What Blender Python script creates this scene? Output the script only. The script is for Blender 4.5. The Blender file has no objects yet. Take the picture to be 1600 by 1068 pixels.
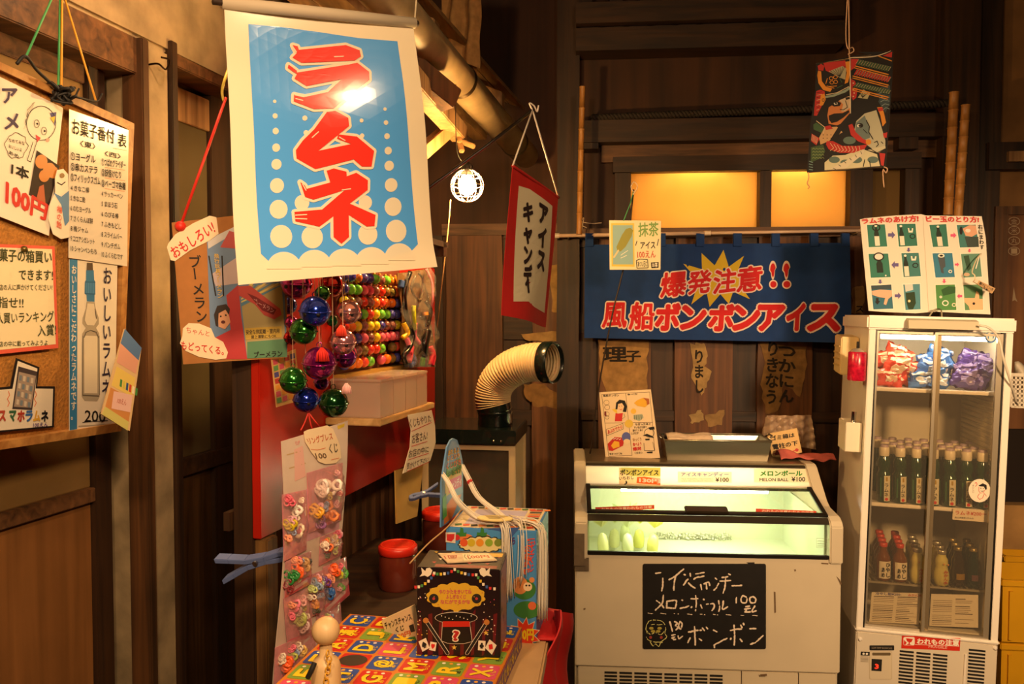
import bpy, bmesh, math, random
from mathutils import Vector as V, Matrix, geometry, noise
R = random.Random(7)
sc = bpy.context.scene
COL = sc.collection
# ---------------------------------------------------------------- camera
FPX, CX, CY, PITCH = 1250.0, 800.0, 534.0, math.radians(2)
CAMP = V((0, 0, 1.4))
cam = bpy.data.cameras.new('camera'); cam.sensor_width = 36; cam.lens = 36 * FPX / 1600; cam.clip_start = .05
camo = bpy.data.objects.new('camera', cam); COL.objects.link(camo)
camo.location = CAMP; camo.rotation_euler = (math.radians(90) - PITCH, 0, 0)
sc.camera = camo
# ---------------------------------------------------------------- world, lamps and added spots outside the frame, exposure
w = bpy.data.worlds.new('world'); sc.world = w; w.use_nodes = True
w.node_tree.nodes['Background'].inputs[0].default_value = (1, .62, .3, 1)
w.node_tree.nodes['Background'].inputs[1].default_value = .012
WARM = (1, .64, .33)
def lamp(name, loc, watt, radius, col=WARM):
    l = bpy.data.lights.new(name, 'POINT'); l.energy = watt; l.shadow_soft_size = radius; l.color = col
    o = bpy.data.objects.new(name, l); COL.objects.link(o); o.location = loc
    return o
def spot(name, loc, aim, watt, ang, blend, radius, col=WARM):
    l = bpy.data.lights.new(name, 'SPOT'); l.energy = watt; l.shadow_soft_size = radius; l.color = col; l.spot_size = math.radians(ang); l.spot_blend = blend
    o = bpy.data.objects.new(name, l); COL.objects.link(o); o.location = loc; o.rotation_euler = (V(aim) - V(loc)).to_track_quat('-Z', 'Y').to_euler()
    return o
BANNER_BULB = lamp('string_bulb_light', (.60, 1.22, 2.04), 20, .035)
spot('unseen_spot_light', (1.40, .25, 1.80), (1.42, 2.7, .82), 300, 66, 1, .13)  # added spot, aimed to brighten the fridge and spare the upper wall
spot('unseen_spot_light', (.25, -.1, 2.1), (-1.05, 2.0, .60), 140, 58, .8, .12)  # added spot that lifts the lower left door
lamp('string_bulb_light', (-.42, .45, 2.1), 46, .05)
lamp('string_bulb_light', (-.62, 1.72, 2.24), 9, .04)
sc.view_settings.view_transform = 'Standard'; sc.view_settings.look = 'None'
sc.view_settings.gamma = 1; sc.view_settings.use_curve_mapping = False
sc.view_settings.exposure = 0.0
sc.cycles.max_bounces = 8; sc.cycles.transparent_max_bounces = 24; sc.cycles.transmission_bounces = 8
sc.cycles.caustics_reflective = False; sc.cycles.caustics_refractive = False
sc.cycles.sample_clamp_indirect = 4
# ---------------------------------------------------------------- materials
def lin(h):
    h = h.lstrip('#'); o = []
    for i in (0, 2, 4):
        c = int(h[i:i+2], 16) / 255
        o.append(c / 12.92 if c <= .04045 else ((c + .055) / 1.055) ** 2.4)
    return (*o, 1)
_M = {}
def newmat(name):
    m = bpy.data.materials.new(name); m.use_nodes = True
    nt = m.node_tree; return m, nt, nt.nodes['Principled BSDF']
def C(h, r=.6, metal=0, n=0, s=20, bump=0, coat=0, trans=0, sheen=0):
    """painted, printed or plain surface; n = strength of its colour variation"""
    k = (h, r, metal, n, s, bump, coat, trans)
    if k in _M: return _M[k]
    m, nt, b = newmat('surface_' + h.strip('#'))
    b.inputs['Roughness'].default_value = r; b.inputs['Metallic'].default_value = metal
    b.inputs['Coat Weight'].default_value = coat; b.inputs['Transmission Weight'].default_value = trans
    c = lin(h); b.inputs['Base Color'].default_value = c
    if n or bump:
        tc = nt.nodes.new('ShaderNodeTexCoord'); nz = nt.nodes.new('ShaderNodeTexNoise')
        nz.inputs['Scale'].default_value = s; nz.inputs['Detail'].default_value = 6
        nt.links.new(tc.outputs['Object'], nz.inputs['Vector'])
        if n:
            rp = nt.nodes.new('ShaderNodeValToRGB'); rp.color_ramp.elements[0].position = .3; rp.color_ramp.elements[1].position = .7
            rp.color_ramp.elements[0].color = tuple(x * (1 - n) for x in c[:3]) + (1,)
            rp.color_ramp.elements[1].color = tuple(min(1, x * (1 + n * .6)) for x in c[:3]) + (1,)
            nt.links.new(nz.outputs['Fac'], rp.inputs['Fac']); nt.links.new(rp.outputs['Color'], b.inputs['Base Color'])
        if bump:
            bp = nt.nodes.new('ShaderNodeBump'); bp.inputs['Strength'].default_value = bump; bp.inputs['Distance'].default_value = .004
            nt.links.new(nz.outputs['Fac'], bp.inputs['Height']); nt.links.new(bp.outputs['Normal'], b.inputs['Normal'])
    _M[k] = m; return m
def WOOD(h1, h2, axis='z', r=.6, s=1.0):
    k = ('wood', h1, h2, axis, r, s)
    if k in _M: return _M[k]
    m, nt, b = newmat('wood_' + h1.strip('#')); b.inputs['Roughness'].default_value = r
    tc = nt.nodes.new('ShaderNodeTexCoord'); mp = nt.nodes.new('ShaderNodeMapping')
    sv = [38 * s] * 3; sv['xyz'.index(axis)] = 1.6 * s; mp.inputs['Scale'].default_value = sv
    nz = nt.nodes.new('ShaderNodeTexNoise'); nz.inputs['Scale'].default_value = 1; nz.inputs['Detail'].default_value = 7; nz.inputs['Distortion'].default_value = .6
    n2 = nt.nodes.new('ShaderNodeTexNoise'); n2.inputs['Scale'].default_value = 4; n2.inputs['Detail'].default_value = 4
    ma = nt.nodes.new('ShaderNodeMath'); ma.operation = 'MULTIPLY_ADD'; ma.inputs[1].default_value = .45
    sb = nt.nodes.new('ShaderNodeMath'); sb.operation = 'SUBTRACT'; sb.inputs[1].default_value = .22
    rp = nt.nodes.new('ShaderNodeValToRGB'); rp.color_ramp.elements[0].position = .28; rp.color_ramp.elements[1].position = .74
    rp.color_ramp.elements[0].color = lin(h1); rp.color_ramp.elements[1].color = lin(h2)
    bp = nt.nodes.new('ShaderNodeBump'); bp.inputs['Strength'].default_value = .35; bp.inputs['Distance'].default_value = .003
    L = nt.links.new
    L(tc.outputs['Object'], mp.inputs['Vector']); L(mp.outputs['Vector'], nz.inputs['Vector']); L(tc.outputs['Object'], n2.inputs['Vector'])
    L(n2.outputs['Fac'], ma.inputs[0]); L(nz.outputs['Fac'], ma.inputs[2]); L(ma.outputs[0], sb.inputs[0]); L(sb.outputs[0], rp.inputs['Fac'])
    L(rp.outputs['Color'], b.inputs['Base Color']); L(nz.outputs['Fac'], bp.inputs['Height']); L(bp.outputs['Normal'], b.inputs['Normal'])
    _M[k] = m; return m
def EMIT(h, st):
    k = ('emit', h, st)
    if k in _M: return _M[k]
    m, nt, b = newmat('glowing_' + h.strip('#'))
    b.inputs['Emission Color'].default_value = lin(h); b.inputs['Emission Strength'].default_value = st
    b.inputs['Base Color'].default_value = lin(h)
    _M[k] = m; return m
def FILM(h='#ffffff', clear=.9, r=.06, gloss=.10):
    """thin clear glass or plastic: mostly see-through with a glossy sheen"""
    k = ('film', h, clear, r, gloss)
    if k in _M: return _M[k]
    m = bpy.data.materials.new('clear_film'); m.use_nodes = True; nt = m.node_tree; nt.nodes.clear()
    o = nt.nodes.new('ShaderNodeOutputMaterial'); t = nt.nodes.new('ShaderNodeBsdfTransparent'); t.inputs[0].default_value = lin(h)
    d = nt.nodes.new('ShaderNodeBsdfDiffuse'); d.inputs[0].default_value = lin(h)
    g = nt.nodes.new('ShaderNodeBsdfGlossy'); g.inputs['Roughness'].default_value = r
    a = nt.nodes.new('ShaderNodeMixShader'); a.inputs[0].default_value = clear
    f = nt.nodes.new('ShaderNodeLayerWeight'); f.inputs[0].default_value = .5
    pw = nt.nodes.new('ShaderNodeMath'); pw.operation = 'POWER'; pw.inputs[1].default_value = 5
    ad = nt.nodes.new('ShaderNodeMath'); ad.operation = 'MULTIPLY_ADD'; ad.use_clamp = True; ad.inputs[1].default_value = .5; ad.inputs[2].default_value = gloss * .5
    x = nt.nodes.new('ShaderNodeMixShader'); L = nt.links.new
    L(d.outputs[0], a.inputs[1]); L(t.outputs[0], a.inputs[2]); L(f.outputs['Facing'], pw.inputs[0]); L(pw.outputs[0], ad.inputs[0]); L(ad.outputs[0], x.inputs[0])
    L(a.outputs[0], x.inputs[1]); L(g.outputs[0], x.inputs[2]); L(x.outputs[0], o.inputs[0])
    _M[k] = m; return m
def PAPER(h, tr=.4, r=.5, n=0):
    """paper or cloth that lets some light through"""
    k = ('paper', h, tr, r)
    if k in _M: return _M[k]
    m = bpy.data.materials.new('translucent_sheet'); m.use_nodes = True; nt = m.node_tree; b = nt.nodes['Principled BSDF']
    b.inputs['Base Color'].default_value = lin(h); b.inputs['Roughness'].default_value = r
    t = nt.nodes.new('ShaderNodeBsdfTranslucent'); t.inputs[0].default_value = lin(h)
    x = nt.nodes.new('ShaderNodeMixShader'); x.inputs[0].default_value = tr
    o = [q for q in nt.nodes if q.type == 'OUTPUT_MATERIAL'][0]
    nt.links.new(b.outputs[0], x.inputs[1]); nt.links.new(t.outputs[0], x.inputs[2]); nt.links.new(x.outputs[0], o.inputs[0])
    _M[k] = m; return m
# ---------------------------------------------------------------- picture geometry: rays, frames
def ray(px, py):
    a, b = (px - CX) / FPX, -(py - CY) / FPX
    return V((a, math.cos(PITCH) + b * math.sin(PITCH), -math.sin(PITCH) + b * math.cos(PITCH)))
def at(px, py, Y):
    d = ray(px, py); return CAMP + d * (Y / d.y)
class Frame:
    """local axes: x to the right along the face, y into it, z up"""
    def __init__(s, o, x, y, z): s.o, s.x, s.y, s.z = V(o), V(x).normalized(), V(y).normalized(), V(z).normalized()
    def p(s, a, b, c): return s.o + s.x * a + s.y * b + s.z * c
    def l(s, P): d = P - s.o; return V((d.dot(s.x), d.dot(s.y), d.dot(s.z)))
    def hit(s, px, py, off=0, n=None):
        n = n or s.y; d = ray(px, py); A = s.o + n * off
        return CAMP + d * ((A - CAMP).dot(n) / d.dot(n))
    def lh(s, px, py, off=0): return s.l(s.hit(px, py, off))
    def lz(s, px, py, z): return s.l(s.hit(px, py, z, s.z))
    def sub(s, a, b, c): return Frame(s.p(a, b, c), s.x, s.y, s.z)
def vframe(p1, Y1, p2, Y2, py=490, tilt=0):
    A, B = at(p1, py, Y1), at(p2, py, Y2); x = B - A; x.z = 0; x.normalize()
    y = V((-x.y, x.x, 0))
    if y.dot(A - CAMP) < 0: y = -y
    z = V((0, 0, 1))
    if tilt:
        t = math.radians(tilt); y, z = (y * math.cos(t) + z * math.sin(t)), (z * math.cos(t) - y * math.sin(t))
    return Frame(A, x, y, z)
def rot(o, deg): a = math.radians(deg); return Frame(o, (math.cos(a), -math.sin(a), 0), (math.sin(a), math.cos(a), 0), (0, 0, 1))
WORLD = Frame((0, 0, 0), (1, 0, 0), (0, 1, 0), (0, 0, 1))
# ---------------------------------------------------------------- objects
def tag(o, label=None, cat=None, group=None, kind=None):
    for k, v in (('label', label), ('category', cat), ('group', group), ('kind', kind)):
        if v: o[k] = v
    return o
def thing(name, label, cat, loc, group=None, kind=None):
    o = bpy.data.objects.new(name, None); COL.objects.link(o); o.location = V(loc); o.empty_display_size = .05
    return tag(o, label, cat, group, kind)
def origin(o):
    p = V((0, 0, 0))
    while o is not None: p += o.location; o = o.parent
    return p
def dup(root, delta, label=None, group=None, rz=0):
    r = root.copy(); COL.objects.link(r); r.location = root.location + V(delta); r.rotation_euler.z += rz
    if label: r['label'] = label
    if group: r['group'] = group
    for ch in list(root.children):
        c = ch.copy(); COL.objects.link(c); c.parent = r
        for g in list(ch.children):
            d = g.copy(); COL.objects.link(d); d.parent = c
    return r
class MB:
    def __init__(s, F=WORLD): s.v, s.f, s.F, s.sm = [], [], F, []
    def add(s, pts, faces, smooth=False, raw=False):
        b = len(s.v); s.v += [V(p) if raw else s.F.p(*p) for p in pts]
        s.f += [tuple(b + i for i in f) for f in faces]; s.sm += [smooth] * len(faces); return s
    def box(s, x0, y0, z0, x1, y1, z1):
        return s.add([(x0,y0,z0),(x1,y0,z0),(x1,y1,z0),(x0,y1,z0),(x0,y0,z1),(x1,y0,z1),(x1,y1,z1),(x0,y1,z1)],
                     [(0,3,2,1),(4,5,6,7),(0,1,5,4),(1,2,6,5),(2,3,7,6),(3,0,4,7)])
    def hexa(s, P, raw=False):  # 8 points: bottom ring, top ring
        return s.add(P, [(0,3,2,1),(4,5,6,7),(0,1,5,4),(1,2,6,5),(2,3,7,6),(3,0,4,7)], raw=raw)
    def prism(s, prof, x0, x1):  # profile in (y, z), run along x
        n = len(prof); P = [(x0, a, b) for a, b in prof] + [(x1, a, b) for a, b in prof]
        return s.add(P, [tuple(range(n))[::-1], tuple(range(n, 2*n))] + [(i, (i+1) % n, n+(i+1) % n, n+i) for i in range(n)])
    def plate(s, out, y0, y1):  # outline in (x, z), thick along y
        n = len(out); P = [(a, y0, b) for a, b in out] + [(a, y1, b) for a, b in out]
        return s.add(P, [tuple(range(n)), tuple(range(n, 2*n))[::-1]] + [(i, n+i, n+(i+1) % n, (i+1) % n) for i in range(n)])
    def slabz(s, out, z0, z1):  # outline in (x, y)
        n = len(out); P = [(a, b, z0) for a, b in out] + [(a, b, z1) for a, b in out]
        return s.add(P, [tuple(range(n))[::-1], tuple(range(n, 2*n))] + [(i, (i+1) % n, n+(i+1) % n, n+i) for i in range(n)])
    def lathe(s, c, prof, n=20, ax=None, cap=True):
        """prof: (radius, height) pairs about c, along local z or along ax (world)"""
        if ax is None: X, Y, Z, O = s.F.x, s.F.y, s.F.z, s.F.p(*c)
        else:
            Z = V(ax).normalized(); X = Z.orthogonal().normalized(); Y = Z.cross(X); O = V(c)
        P = []
        for r, h in prof:
            for i in range(n):
                t = 2 * math.pi * i / n; P.append(O + X * (r * math.cos(t)) + Y * (r * math.sin(t)) + Z * h)
        F = [(j*n+i, j*n+(i+1) % n, (j+1)*n+(i+1) % n, (j+1)*n+i) for j in range(len(prof)-1) for i in range(n)]
        s.add(P, F, True, True)
        if cap: s.add([P[i] for i in range(n)], [tuple(range(n))[::-1]], False, True); s.add(P[-n:], [tuple(range(n))], False, True)
        return s
    def tube(s, path, r, n=6, closed=False):
        P = [V(p) for p in path]; m = len(P); ring = []
        rr = r if isinstance(r, (list, tuple)) else [r] * m; up = None
        for i in range(m):
            a = P[(i-1) % m] if closed or i else P[0]; b = P[(i+1) % m] if closed or i < m-1 else P[-1]
            t = (b - a)
            t = t.normalized() if t.length > 1e-9 else V((0, 0, 1))
            if up is None: up = t.orthogonal().normalized()
            up = (up - t * up.dot(t)); up = up.normalized() if up.length > 1e-6 else t.orthogonal().normalized()
            q = t.cross(up)
            ring += [P[i] + (up * math.cos(2*math.pi*k/n) + q * math.sin(2*math.pi*k/n)) * rr[i] for k in range(n)]
        F = [(j*n+k, j*n+(k+1) % n, ((j+1) % m)*n+(k+1) % n, ((j+1) % m)*n+k) for j in range(m if closed else m-1) for k in range(n)]
        if not closed: F += [tuple(range(n))[::-1], tuple(range((m-1)*n, m*n))]
        return s.add(ring, F, True, True)
    def ball(s, c, r, nu=14, nv=9, sq=(1, 1, 1)):
        c = V(c); P = [c + V((0, 0, r * sq[2]))]
        for j in range(1, nv):
            t = math.pi * j / nv
            for i in range(nu):
                u = 2 * math.pi * i / nu; P.append(c + V((r*sq[0]*math.sin(t)*math.cos(u), r*sq[1]*math.sin(t)*math.sin(u), r*sq[2]*math.cos(t))))
        P.append(c - V((0, 0, r * sq[2]))); e = len(P) - 1
        F = [(0, 1+i, 1+(i+1) % nu) for i in range(nu)] + [(1+j*nu+i, 1+(j+1)*nu+i, 1+(j+1)*nu+(i+1) % nu, 1+j*nu+(i+1) % nu) for j in range(nv-2) for i in range(nu)]
        F += [(e, 1+(nv-2)*nu+(i+1) % nu, 1+(nv-2)*nu+i) for i in range(nu)]
        return s.add(P, F, True, True)
    def grid(s, fn, nx, ny, smooth=True):
        P = [fn(i/nx, j/ny) for j in range(ny+1) for i in range(nx+1)]
        return s.add(P, [(j*(nx+1)+i, (j+1)*(nx+1)+i, (j+1)*(nx+1)+i+1, j*(nx+1)+i+1) for j in range(ny) for i in range(nx)], smooth, True)
    def build(s, name, mat, parent=None, bevel=0, kind=None, label=None, solid=0, flip=False):
        o0 = origin(parent) if parent else V((0, 0, 0))
        me = bpy.data.meshes.new(name); me.from_pydata([p - o0 for p in s.v], [], s.f)
        me.polygons.foreach_set('use_smooth', s.sm)
        if bevel or not solid:
            bm = bmesh.new(); bm.from_mesh(me)
            if not solid and not flip: bmesh.ops.recalc_face_normals(bm, faces=bm.faces)
            if bevel:
                es = [e for e in bm.edges if len(e.link_faces) == 2 and e.calc_face_angle(0) > .5]
                bmesh.ops.bevel(bm, geom=es, offset=bevel, segments=2, affect='EDGES', clamp_overlap=True)
            bm.to_mesh(me); bm.free()
        o = bpy.data.objects.new(name, me); COL.objects.link(o)
        if parent: o.parent = parent
        me.materials.append(mat)
        if solid:
            md = o.modifiers.new('thickness', 'SOLIDIFY'); md.thickness = solid; md.offset = 0
        if kind: o['kind'] = kind
        if label: o['label'] = label
        return o
def single(name, mb, mat, label, cat, group=None, loc=None, **k):
    """a thing that is one mesh"""
    c = loc if loc is not None else sum(mb.v, V((0, 0, 0))) / len(mb.v)
    mb.v = [p - V(c) for p in mb.v]; o = mb.build(name, mat, None, **k); o.location = c
    return tag(o, label, cat, group)
# ---------------------------------------------------------------- flat print and lettering
_T = {}
_tc = bpy.data.curves.new('lettering_source', 'FONT'); _to = bpy.data.objects.new('lettering_source', _tc); COL.objects.link(_to)
def glyphs(s, off=0.0, res=2):
    k = (s, off)
    if k in _T: return _T[k]
    fat = off if off >= .006 else 0
    _tc.body = s; _tc.offset = 0; _tc.resolution_u = res
    dg = bpy.context.evaluated_depsgraph_get(); dg.update()
    me = bpy.data.meshes.new_from_object(_to.evaluated_get(dg))
    r = ([(v.co.x, v.co.y, 0) for v in me.vertices], [tuple(p.vertices) for p in me.polygons]); bpy.data.meshes.remove(me)
    if fat > 0:
        k_ = 6 if fat < .014 else 8 if fat < .035 else 12; v0, f0 = r; vs, fs = [], []
        for j in range(k_):
            a = 2 * math.pi * j / k_; b = len(vs); vs += [(x + fat * math.cos(a), y + fat * math.sin(a), j * .03) for x, y, _z in v0]; fs += [tuple(b + i for i in f) for f in f0]
        r = (vs, fs)
    _T[k] = r; return r
def quad(q):
    if len(q) == 4 and not hasattr(q[0], '__len__'):
        x0, y0, x1, y1 = q; return [(x0, y0), (x1, y0), (x1, y1), (x0, y1)]
    return q
def bil(q, s, t):  # t = 0 at the top
    return tuple((q[0][i]*(1-s) + q[1][i]*s)*(1-t) + (q[3][i]*(1-s) + q[2][i]*s)*t for i in (0, 1))
CLUSTER = ('print', 'painted_pattern')
class Sheet:
    """a flat (or gently bent) printed surface standing at its real place: F.y points away from the viewer"""
    def __init__(s, F, parent, org=(0, 0, 1), bend=None, eps=.0004, maxe=0, off=0):
        s.F, s.parent, s.org, s.bend, s.eps, s.maxe, s.off, s.bag, s.sep, s.tn, s.jit, s.cid, s.hold = F, parent, org, bend, eps, maxe, off, {}, 0, 0, 0, 0, 0
    def px(s, q): return (s.org[0] + q[0] / s.org[2], s.org[1] + q[1] / s.org[2])
    def P(s, q, layer):
        x, y = s.px(q); p = s.F.hit(x, y, s.off)
        return p - s.F.y * (layer * s.eps - (s.bend(x, y) if s.bend else 0))
    def mb(s, mat, layer, name):
        if name in CLUSTER and not s.hold: s.cid += 1
        k = (mat.name, layer, name, (s.sep, s.tn if name == 'lettering' else s.cid if name in CLUSTER else 0))
        if k not in s.bag: s.bag[k] = (MB(), mat, name)
        return s.bag[k][0]
    def tri(s, m, a, b, c, layer, d=0):
        if s.maxe and d < 7:
            e = [((a[0]-b[0])**2+(a[1]-b[1])**2, 0), ((b[0]-c[0])**2+(b[1]-c[1])**2, 1), ((c[0]-a[0])**2+(c[1]-a[1])**2, 2)]
            L, i = max(e)
            if L > (s.maxe * s.org[2]) ** 2:
                h = [(a, b, c), (b, c, a), (c, a, b)][i]; mid = ((h[0][0]+h[1][0])/2, (h[0][1]+h[1][1])/2)
                s.tri(m, h[0], mid, h[2], layer, d+1); s.tri(m, mid, h[1], h[2], layer, d+1); return
        m.add([s.P(a, layer), s.P(b, layer), s.P(c, layer)], [(0, 1, 2)], False, True)
    def poly(s, pts, mat, layer=1, name='print'):
        m = s.mb(mat, layer, name); pts = quad(pts); s.jit = (s.jit + 1) % 32; layer += s.jit * .012
        for t in geometry.tessellate_polygon([[V((x, y, 0)) for x, y in pts]]): s.tri(m, *[pts[i] for i in t], layer)
        return s
    def circ(s, x, y, r, mat, layer=1, name='print', ry=None, n=22, a0=0, a1=360):
        return s.poly([(x + r*math.cos(math.radians(a0+(a1-a0)*i/n)), y + (ry or r)*math.sin(math.radians(a0+(a1-a0)*i/n))) for i in range(n + (a1-a0 < 360))], mat, layer, name)
    def line(s, pts, wd, mat, layer=2, closed=False, name='print'):
        m = s.mb(mat, layer, name); n = len(pts); s.hold = 1
        for i in range(n if closed else n - 1):
            (x0, y0), (x1, y1) = pts[i], pts[(i+1) % n]; L = math.hypot(x1-x0, y1-y0) or 1e-6
            nx, ny = -(y1-y0)/L*wd/2, (x1-x0)/L*wd/2
            q = [(x0+nx, y0+ny), (x1+nx, y1+ny), (x1-nx, y1-ny), (x0-nx, y0-ny)]
            s.jit = (s.jit + 1) % 32; ly = layer + s.jit * .012
            s.tri(m, q[0], q[1], q[2], ly); s.tri(m, q[0], q[2], q[3], ly)
        if wd * (1 / s.org[2]) > 1.2:
            for x, y in (pts if closed else pts): s.circ(x, y, wd/2, mat, layer, name, n=8)
        s.hold = 0
        return s
    def text(s, st, q, mat, layer=3, off=.012, em=False, turn=0, name='lettering'):
        vs, fs = glyphs(st, off); q = quad(q)
        if not vs: return s
        if name == 'lettering' and not em: name = 'lettering'; s.tn += 1
        if turn: vs = [((y, 1 - x, z) if turn == 90 else (1 - y, x, z)) for x, y, z in vs] if em else [((y, -x, z) if turn == 90 else (-y, x, z)) for x, y, z in vs]
        x0, x1 = min(v[0] for v in vs), max(v[0] for v in vs); y0, y1 = min(v[1] for v in vs), max(v[1] for v in vs)
        if em: x0, x1, y0, y1 = 0, 1, -.12, .88
        pp = [bil(q, (v[0]-x0)/(x1-x0), 1-(v[1]-y0)/(y1-y0)) for v in vs]
        m = s.mb(mat, layer, name)
        if s.maxe:
            for f in fs: s.tri(m, pp[f[0]], pp[f[1]], pp[f[2]], layer + vs[f[0]][2])
        else: m.add([s.P(p, layer + v[2]) for p, v in zip(pp, vs)], fs, False, True)
        return s
    def vtext(s, st, q, mat, layer=3, off=.012, name='lettering'):
        q = quad(q); n = len(st); s.tn += 1
        for i, ch in enumerate(st):
            c = [bil(q, 0, i/n), bil(q, 1, i/n), bil(q, 1, (i+1)/n), bil(q, 0, (i+1)/n)]
            s.text(ch, c, mat, layer, off, em=True, turn=90 if ch in 'ー~' else 0, name=name)
        return s
    def body(s, pts, mat, name='sheet', thick=.002, layer=0, nx=0, ny=0, **k):
        """the sheet itself with its thickness"""
        m = MB(); pts = quad(pts)
        if nx:
            for d in (0, 1): m.grid(lambda a, b: s.P(bil(pts, a, b), layer) + s.F.y * (thick * d), nx, ny)
            rim = [bil(pts, i/nx, 0) for i in range(nx)] + [bil(pts, 1, i/ny) for i in range(ny)] + [bil(pts, 1-i/nx, 1) for i in range(nx)] + [bil(pts, 0, 1-i/ny) for i in range(ny)]
        else:
            rim = pts
        n = len(rim); a = [s.P(q, layer) for q in rim]; b = [p + s.F.y * thick for p in a]
        fs = [(i, n+i, n+(i+1) % n, (i+1) % n) for i in range(n)]
        if not nx: fs += [tuple(range(n)), tuple(range(n, 2*n))[::-1]]
        m.add(a + b, fs, False, True)
        return m.build(name, mat, s.parent, **k)
    def flush(s):
        o0 = origin(s.parent); G = {}
        it = [(k, v) for k, v in s.bag.items()]; par = list(range(len(it))); bb = []
        for k, (m, mat, _) in it:
            L = [s.F.l(p) for p in m.v]; bb.append((min(p.x for p in L), max(p.x for p in L), min(p.z for p in L), max(p.z for p in L)) if k[2] in CLUSTER else None)
        def root(i):
            while par[i] != i: i = par[i]
            return i
        for i in range(len(it)):
            if bb[i]:
                for j in range(i):
                    a, b = bb[i], bb[j]
                    if b and it[i][0][2] == it[j][0][2] and a[0] < b[1] + .004 and b[0] < a[1] + .004 and a[2] < b[3] + .004 and b[2] < a[3] + .004: par[root(i)] = root(j)
        for i, ((mn, layer, name, u), (m, mat, _)) in enumerate(it): G.setdefault((name, root(i) if bb[i] else u), []).append((m, mat))
        for (name, u), L in G.items():
            vs, fs, mi, mats = [], [], [], []
            for m, mat in L:
                b = len(vs); vs += [p - o0 for p in m.v]; fs += [tuple(b + i for i in f) for f in m.f]
                if mat not in mats: mats.append(mat)
                mi += [mats.index(mat)] * len(m.f)
            me = bpy.data.meshes.new(name); me.from_pydata(vs, [], fs)
            for mat in mats: me.materials.append(mat)
            me.polygons.foreach_set('material_index', mi)
            o = bpy.data.objects.new(name, me); COL.objects.link(o); o.parent = s.parent
        s.bag = {}
class LSheet(Sheet):
    """the same, drawn in the face's own metres: x to the right, y downwards"""
    def P(s, q, layer): return s.F.p(q[0] / s.org[2] + s.org[0], s.off - layer * s.eps, -(q[1] / s.org[2] + s.org[1]))
def topframe(F, x, y, z):
    """frame lying on a level top: drawing upwards means away from the viewer"""
    return Frame(F.p(x, y, z), F.x, -F.z, F.y)
def sideframe(F, x, y, z):
    """right-hand side of a box"""
    return Frame(F.p(x, y, z), F.y, -F.x, F.z)
def string(name, pts, r, mat, parent=None, n=5): return MB().tube(pts, r, n).build(name, mat, parent)
def sag(a, b, k, n=8):
    a, b = V(a), V(b); return [a.lerp(b, i/n) - V((0, 0, k * 4 * (i/n) * (1 - i/n))) for i in range(n+1)]
def bez(pts, n=24):
    """smooth path through points (Catmull-Rom)"""
    P = [V(p) for p in pts]; P = [P[0]*2-P[1]] + P + [P[-1]*2-P[-2]]; out = []; m = len(P) - 3
    for i in range(n + 1):
        u = i / n * m; k = min(int(u), m - 1); t = u - k; a, b, c, d = P[k:k+4]
        out.append(.5 * ((2*b) + (c-a)*t + (2*a-5*b+4*c-d)*t*t + (3*b-a-3*c+d)*t*t*t))
    return out
INK = C('#15100c', .7); WHITE = C('#f1e9da', .55); CREAM = C('#f0e2c4', .6); RED = C('#c8201c', .55); DKRED = C('#8f1512', .5)
# ================================================================ THE ROOM
LU = V((.2352, .9720, 0)).normalized()
LF = Frame((-1.0, 1.75, 0), LU, (-LU.y, LU.x, 0), (0, 0, 1))         # left wall face: x runs away along it, y into it
BU = V((1, -.083, 0)).normalized()
BF = Frame((.84, 3.5, 0), BU, (-BU.y, BU.x, 0), (0, 0, 1))           # back wall face
def SL(px, py=490, off=0): return LF.lh(px, py, off).x
W_DK = WOOD('#1e1008', '#40260f'); W_MID = WOOD('#332010', '#6c4524'); W_LT = WOOD('#6b4a2a', '#b08658')
W_DKX = WOOD('#1e1008', '#40260f', 'x'); W_MIDX = WOOD('#3a2413', '#7a5230', 'x')
PLASTER = C('#a08a68', .9, n=.45, s=9, bump=.9); PLBACK = C('#5a4028', .9, n=.35, s=5, bump=.4)
def struct(name, mb, mat, parent=None, **k):
    o = mb.build(name, mat, parent, **k)
    if parent is None: o['kind'] = 'structure'
    return o
struct('floor', MB().box(-2.2, -.8, -.05, 3.2, 4.2, 0), C('#4a3a2c', .8, n=.3, s=6, bump=.3))
struct('ceiling', MB().box(-2.2, .9, 3.3, 3.2, 4.2, 3.36), W_DK)
# ---- left wall: plaster pieces around two door openings
ZT = 2.09; s0, s1, s2, s3 = -1.5, SL(224), SL(270), SL(432)
wl = thing('wall_left', None, None, LF.p(0, 0, 0), kind='structure')
wp = MB(LF); wp.box(s0, .0, ZT, 2.6, .2, 3.3); wp.box(s1, .0, 0, s2, .2, ZT); wp.box(s3, 0, 0, 2.6, .2, ZT)
o = wp.build('plaster', PLASTER, wl, bevel=.008)
MB(LF).box(s0, .2, 0, 2.6, .24, 3.3).build('backing', C('#1a120a', .9), wl)
MB(LF).box(s1 - .004, -.012, 0, s1 + .022, .05, ZT).build('corner_post', W_MID, wl, bevel=.003)
GLASSY = C('#8a6c40', .34, n=.22, s=5, bump=.1)
def slider(name, sa, sb, ztop, lint, parts):
    d = thing(name, None, None, LF.p(sa, .05, 0), kind='structure')
    MB(LF).box(sa, .005, lint, sb, .10, ztop).build('lintel', W_MIDX, d, bevel=.003)
    for nm, a, b, z0, z1, y0, m in parts: MB(LF).box(a, y0, z0, b, y0 + .03, z1).build(nm, m, d, bevel=.002)
    return d
e1 = SL(183); e2 = SL(208)
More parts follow.
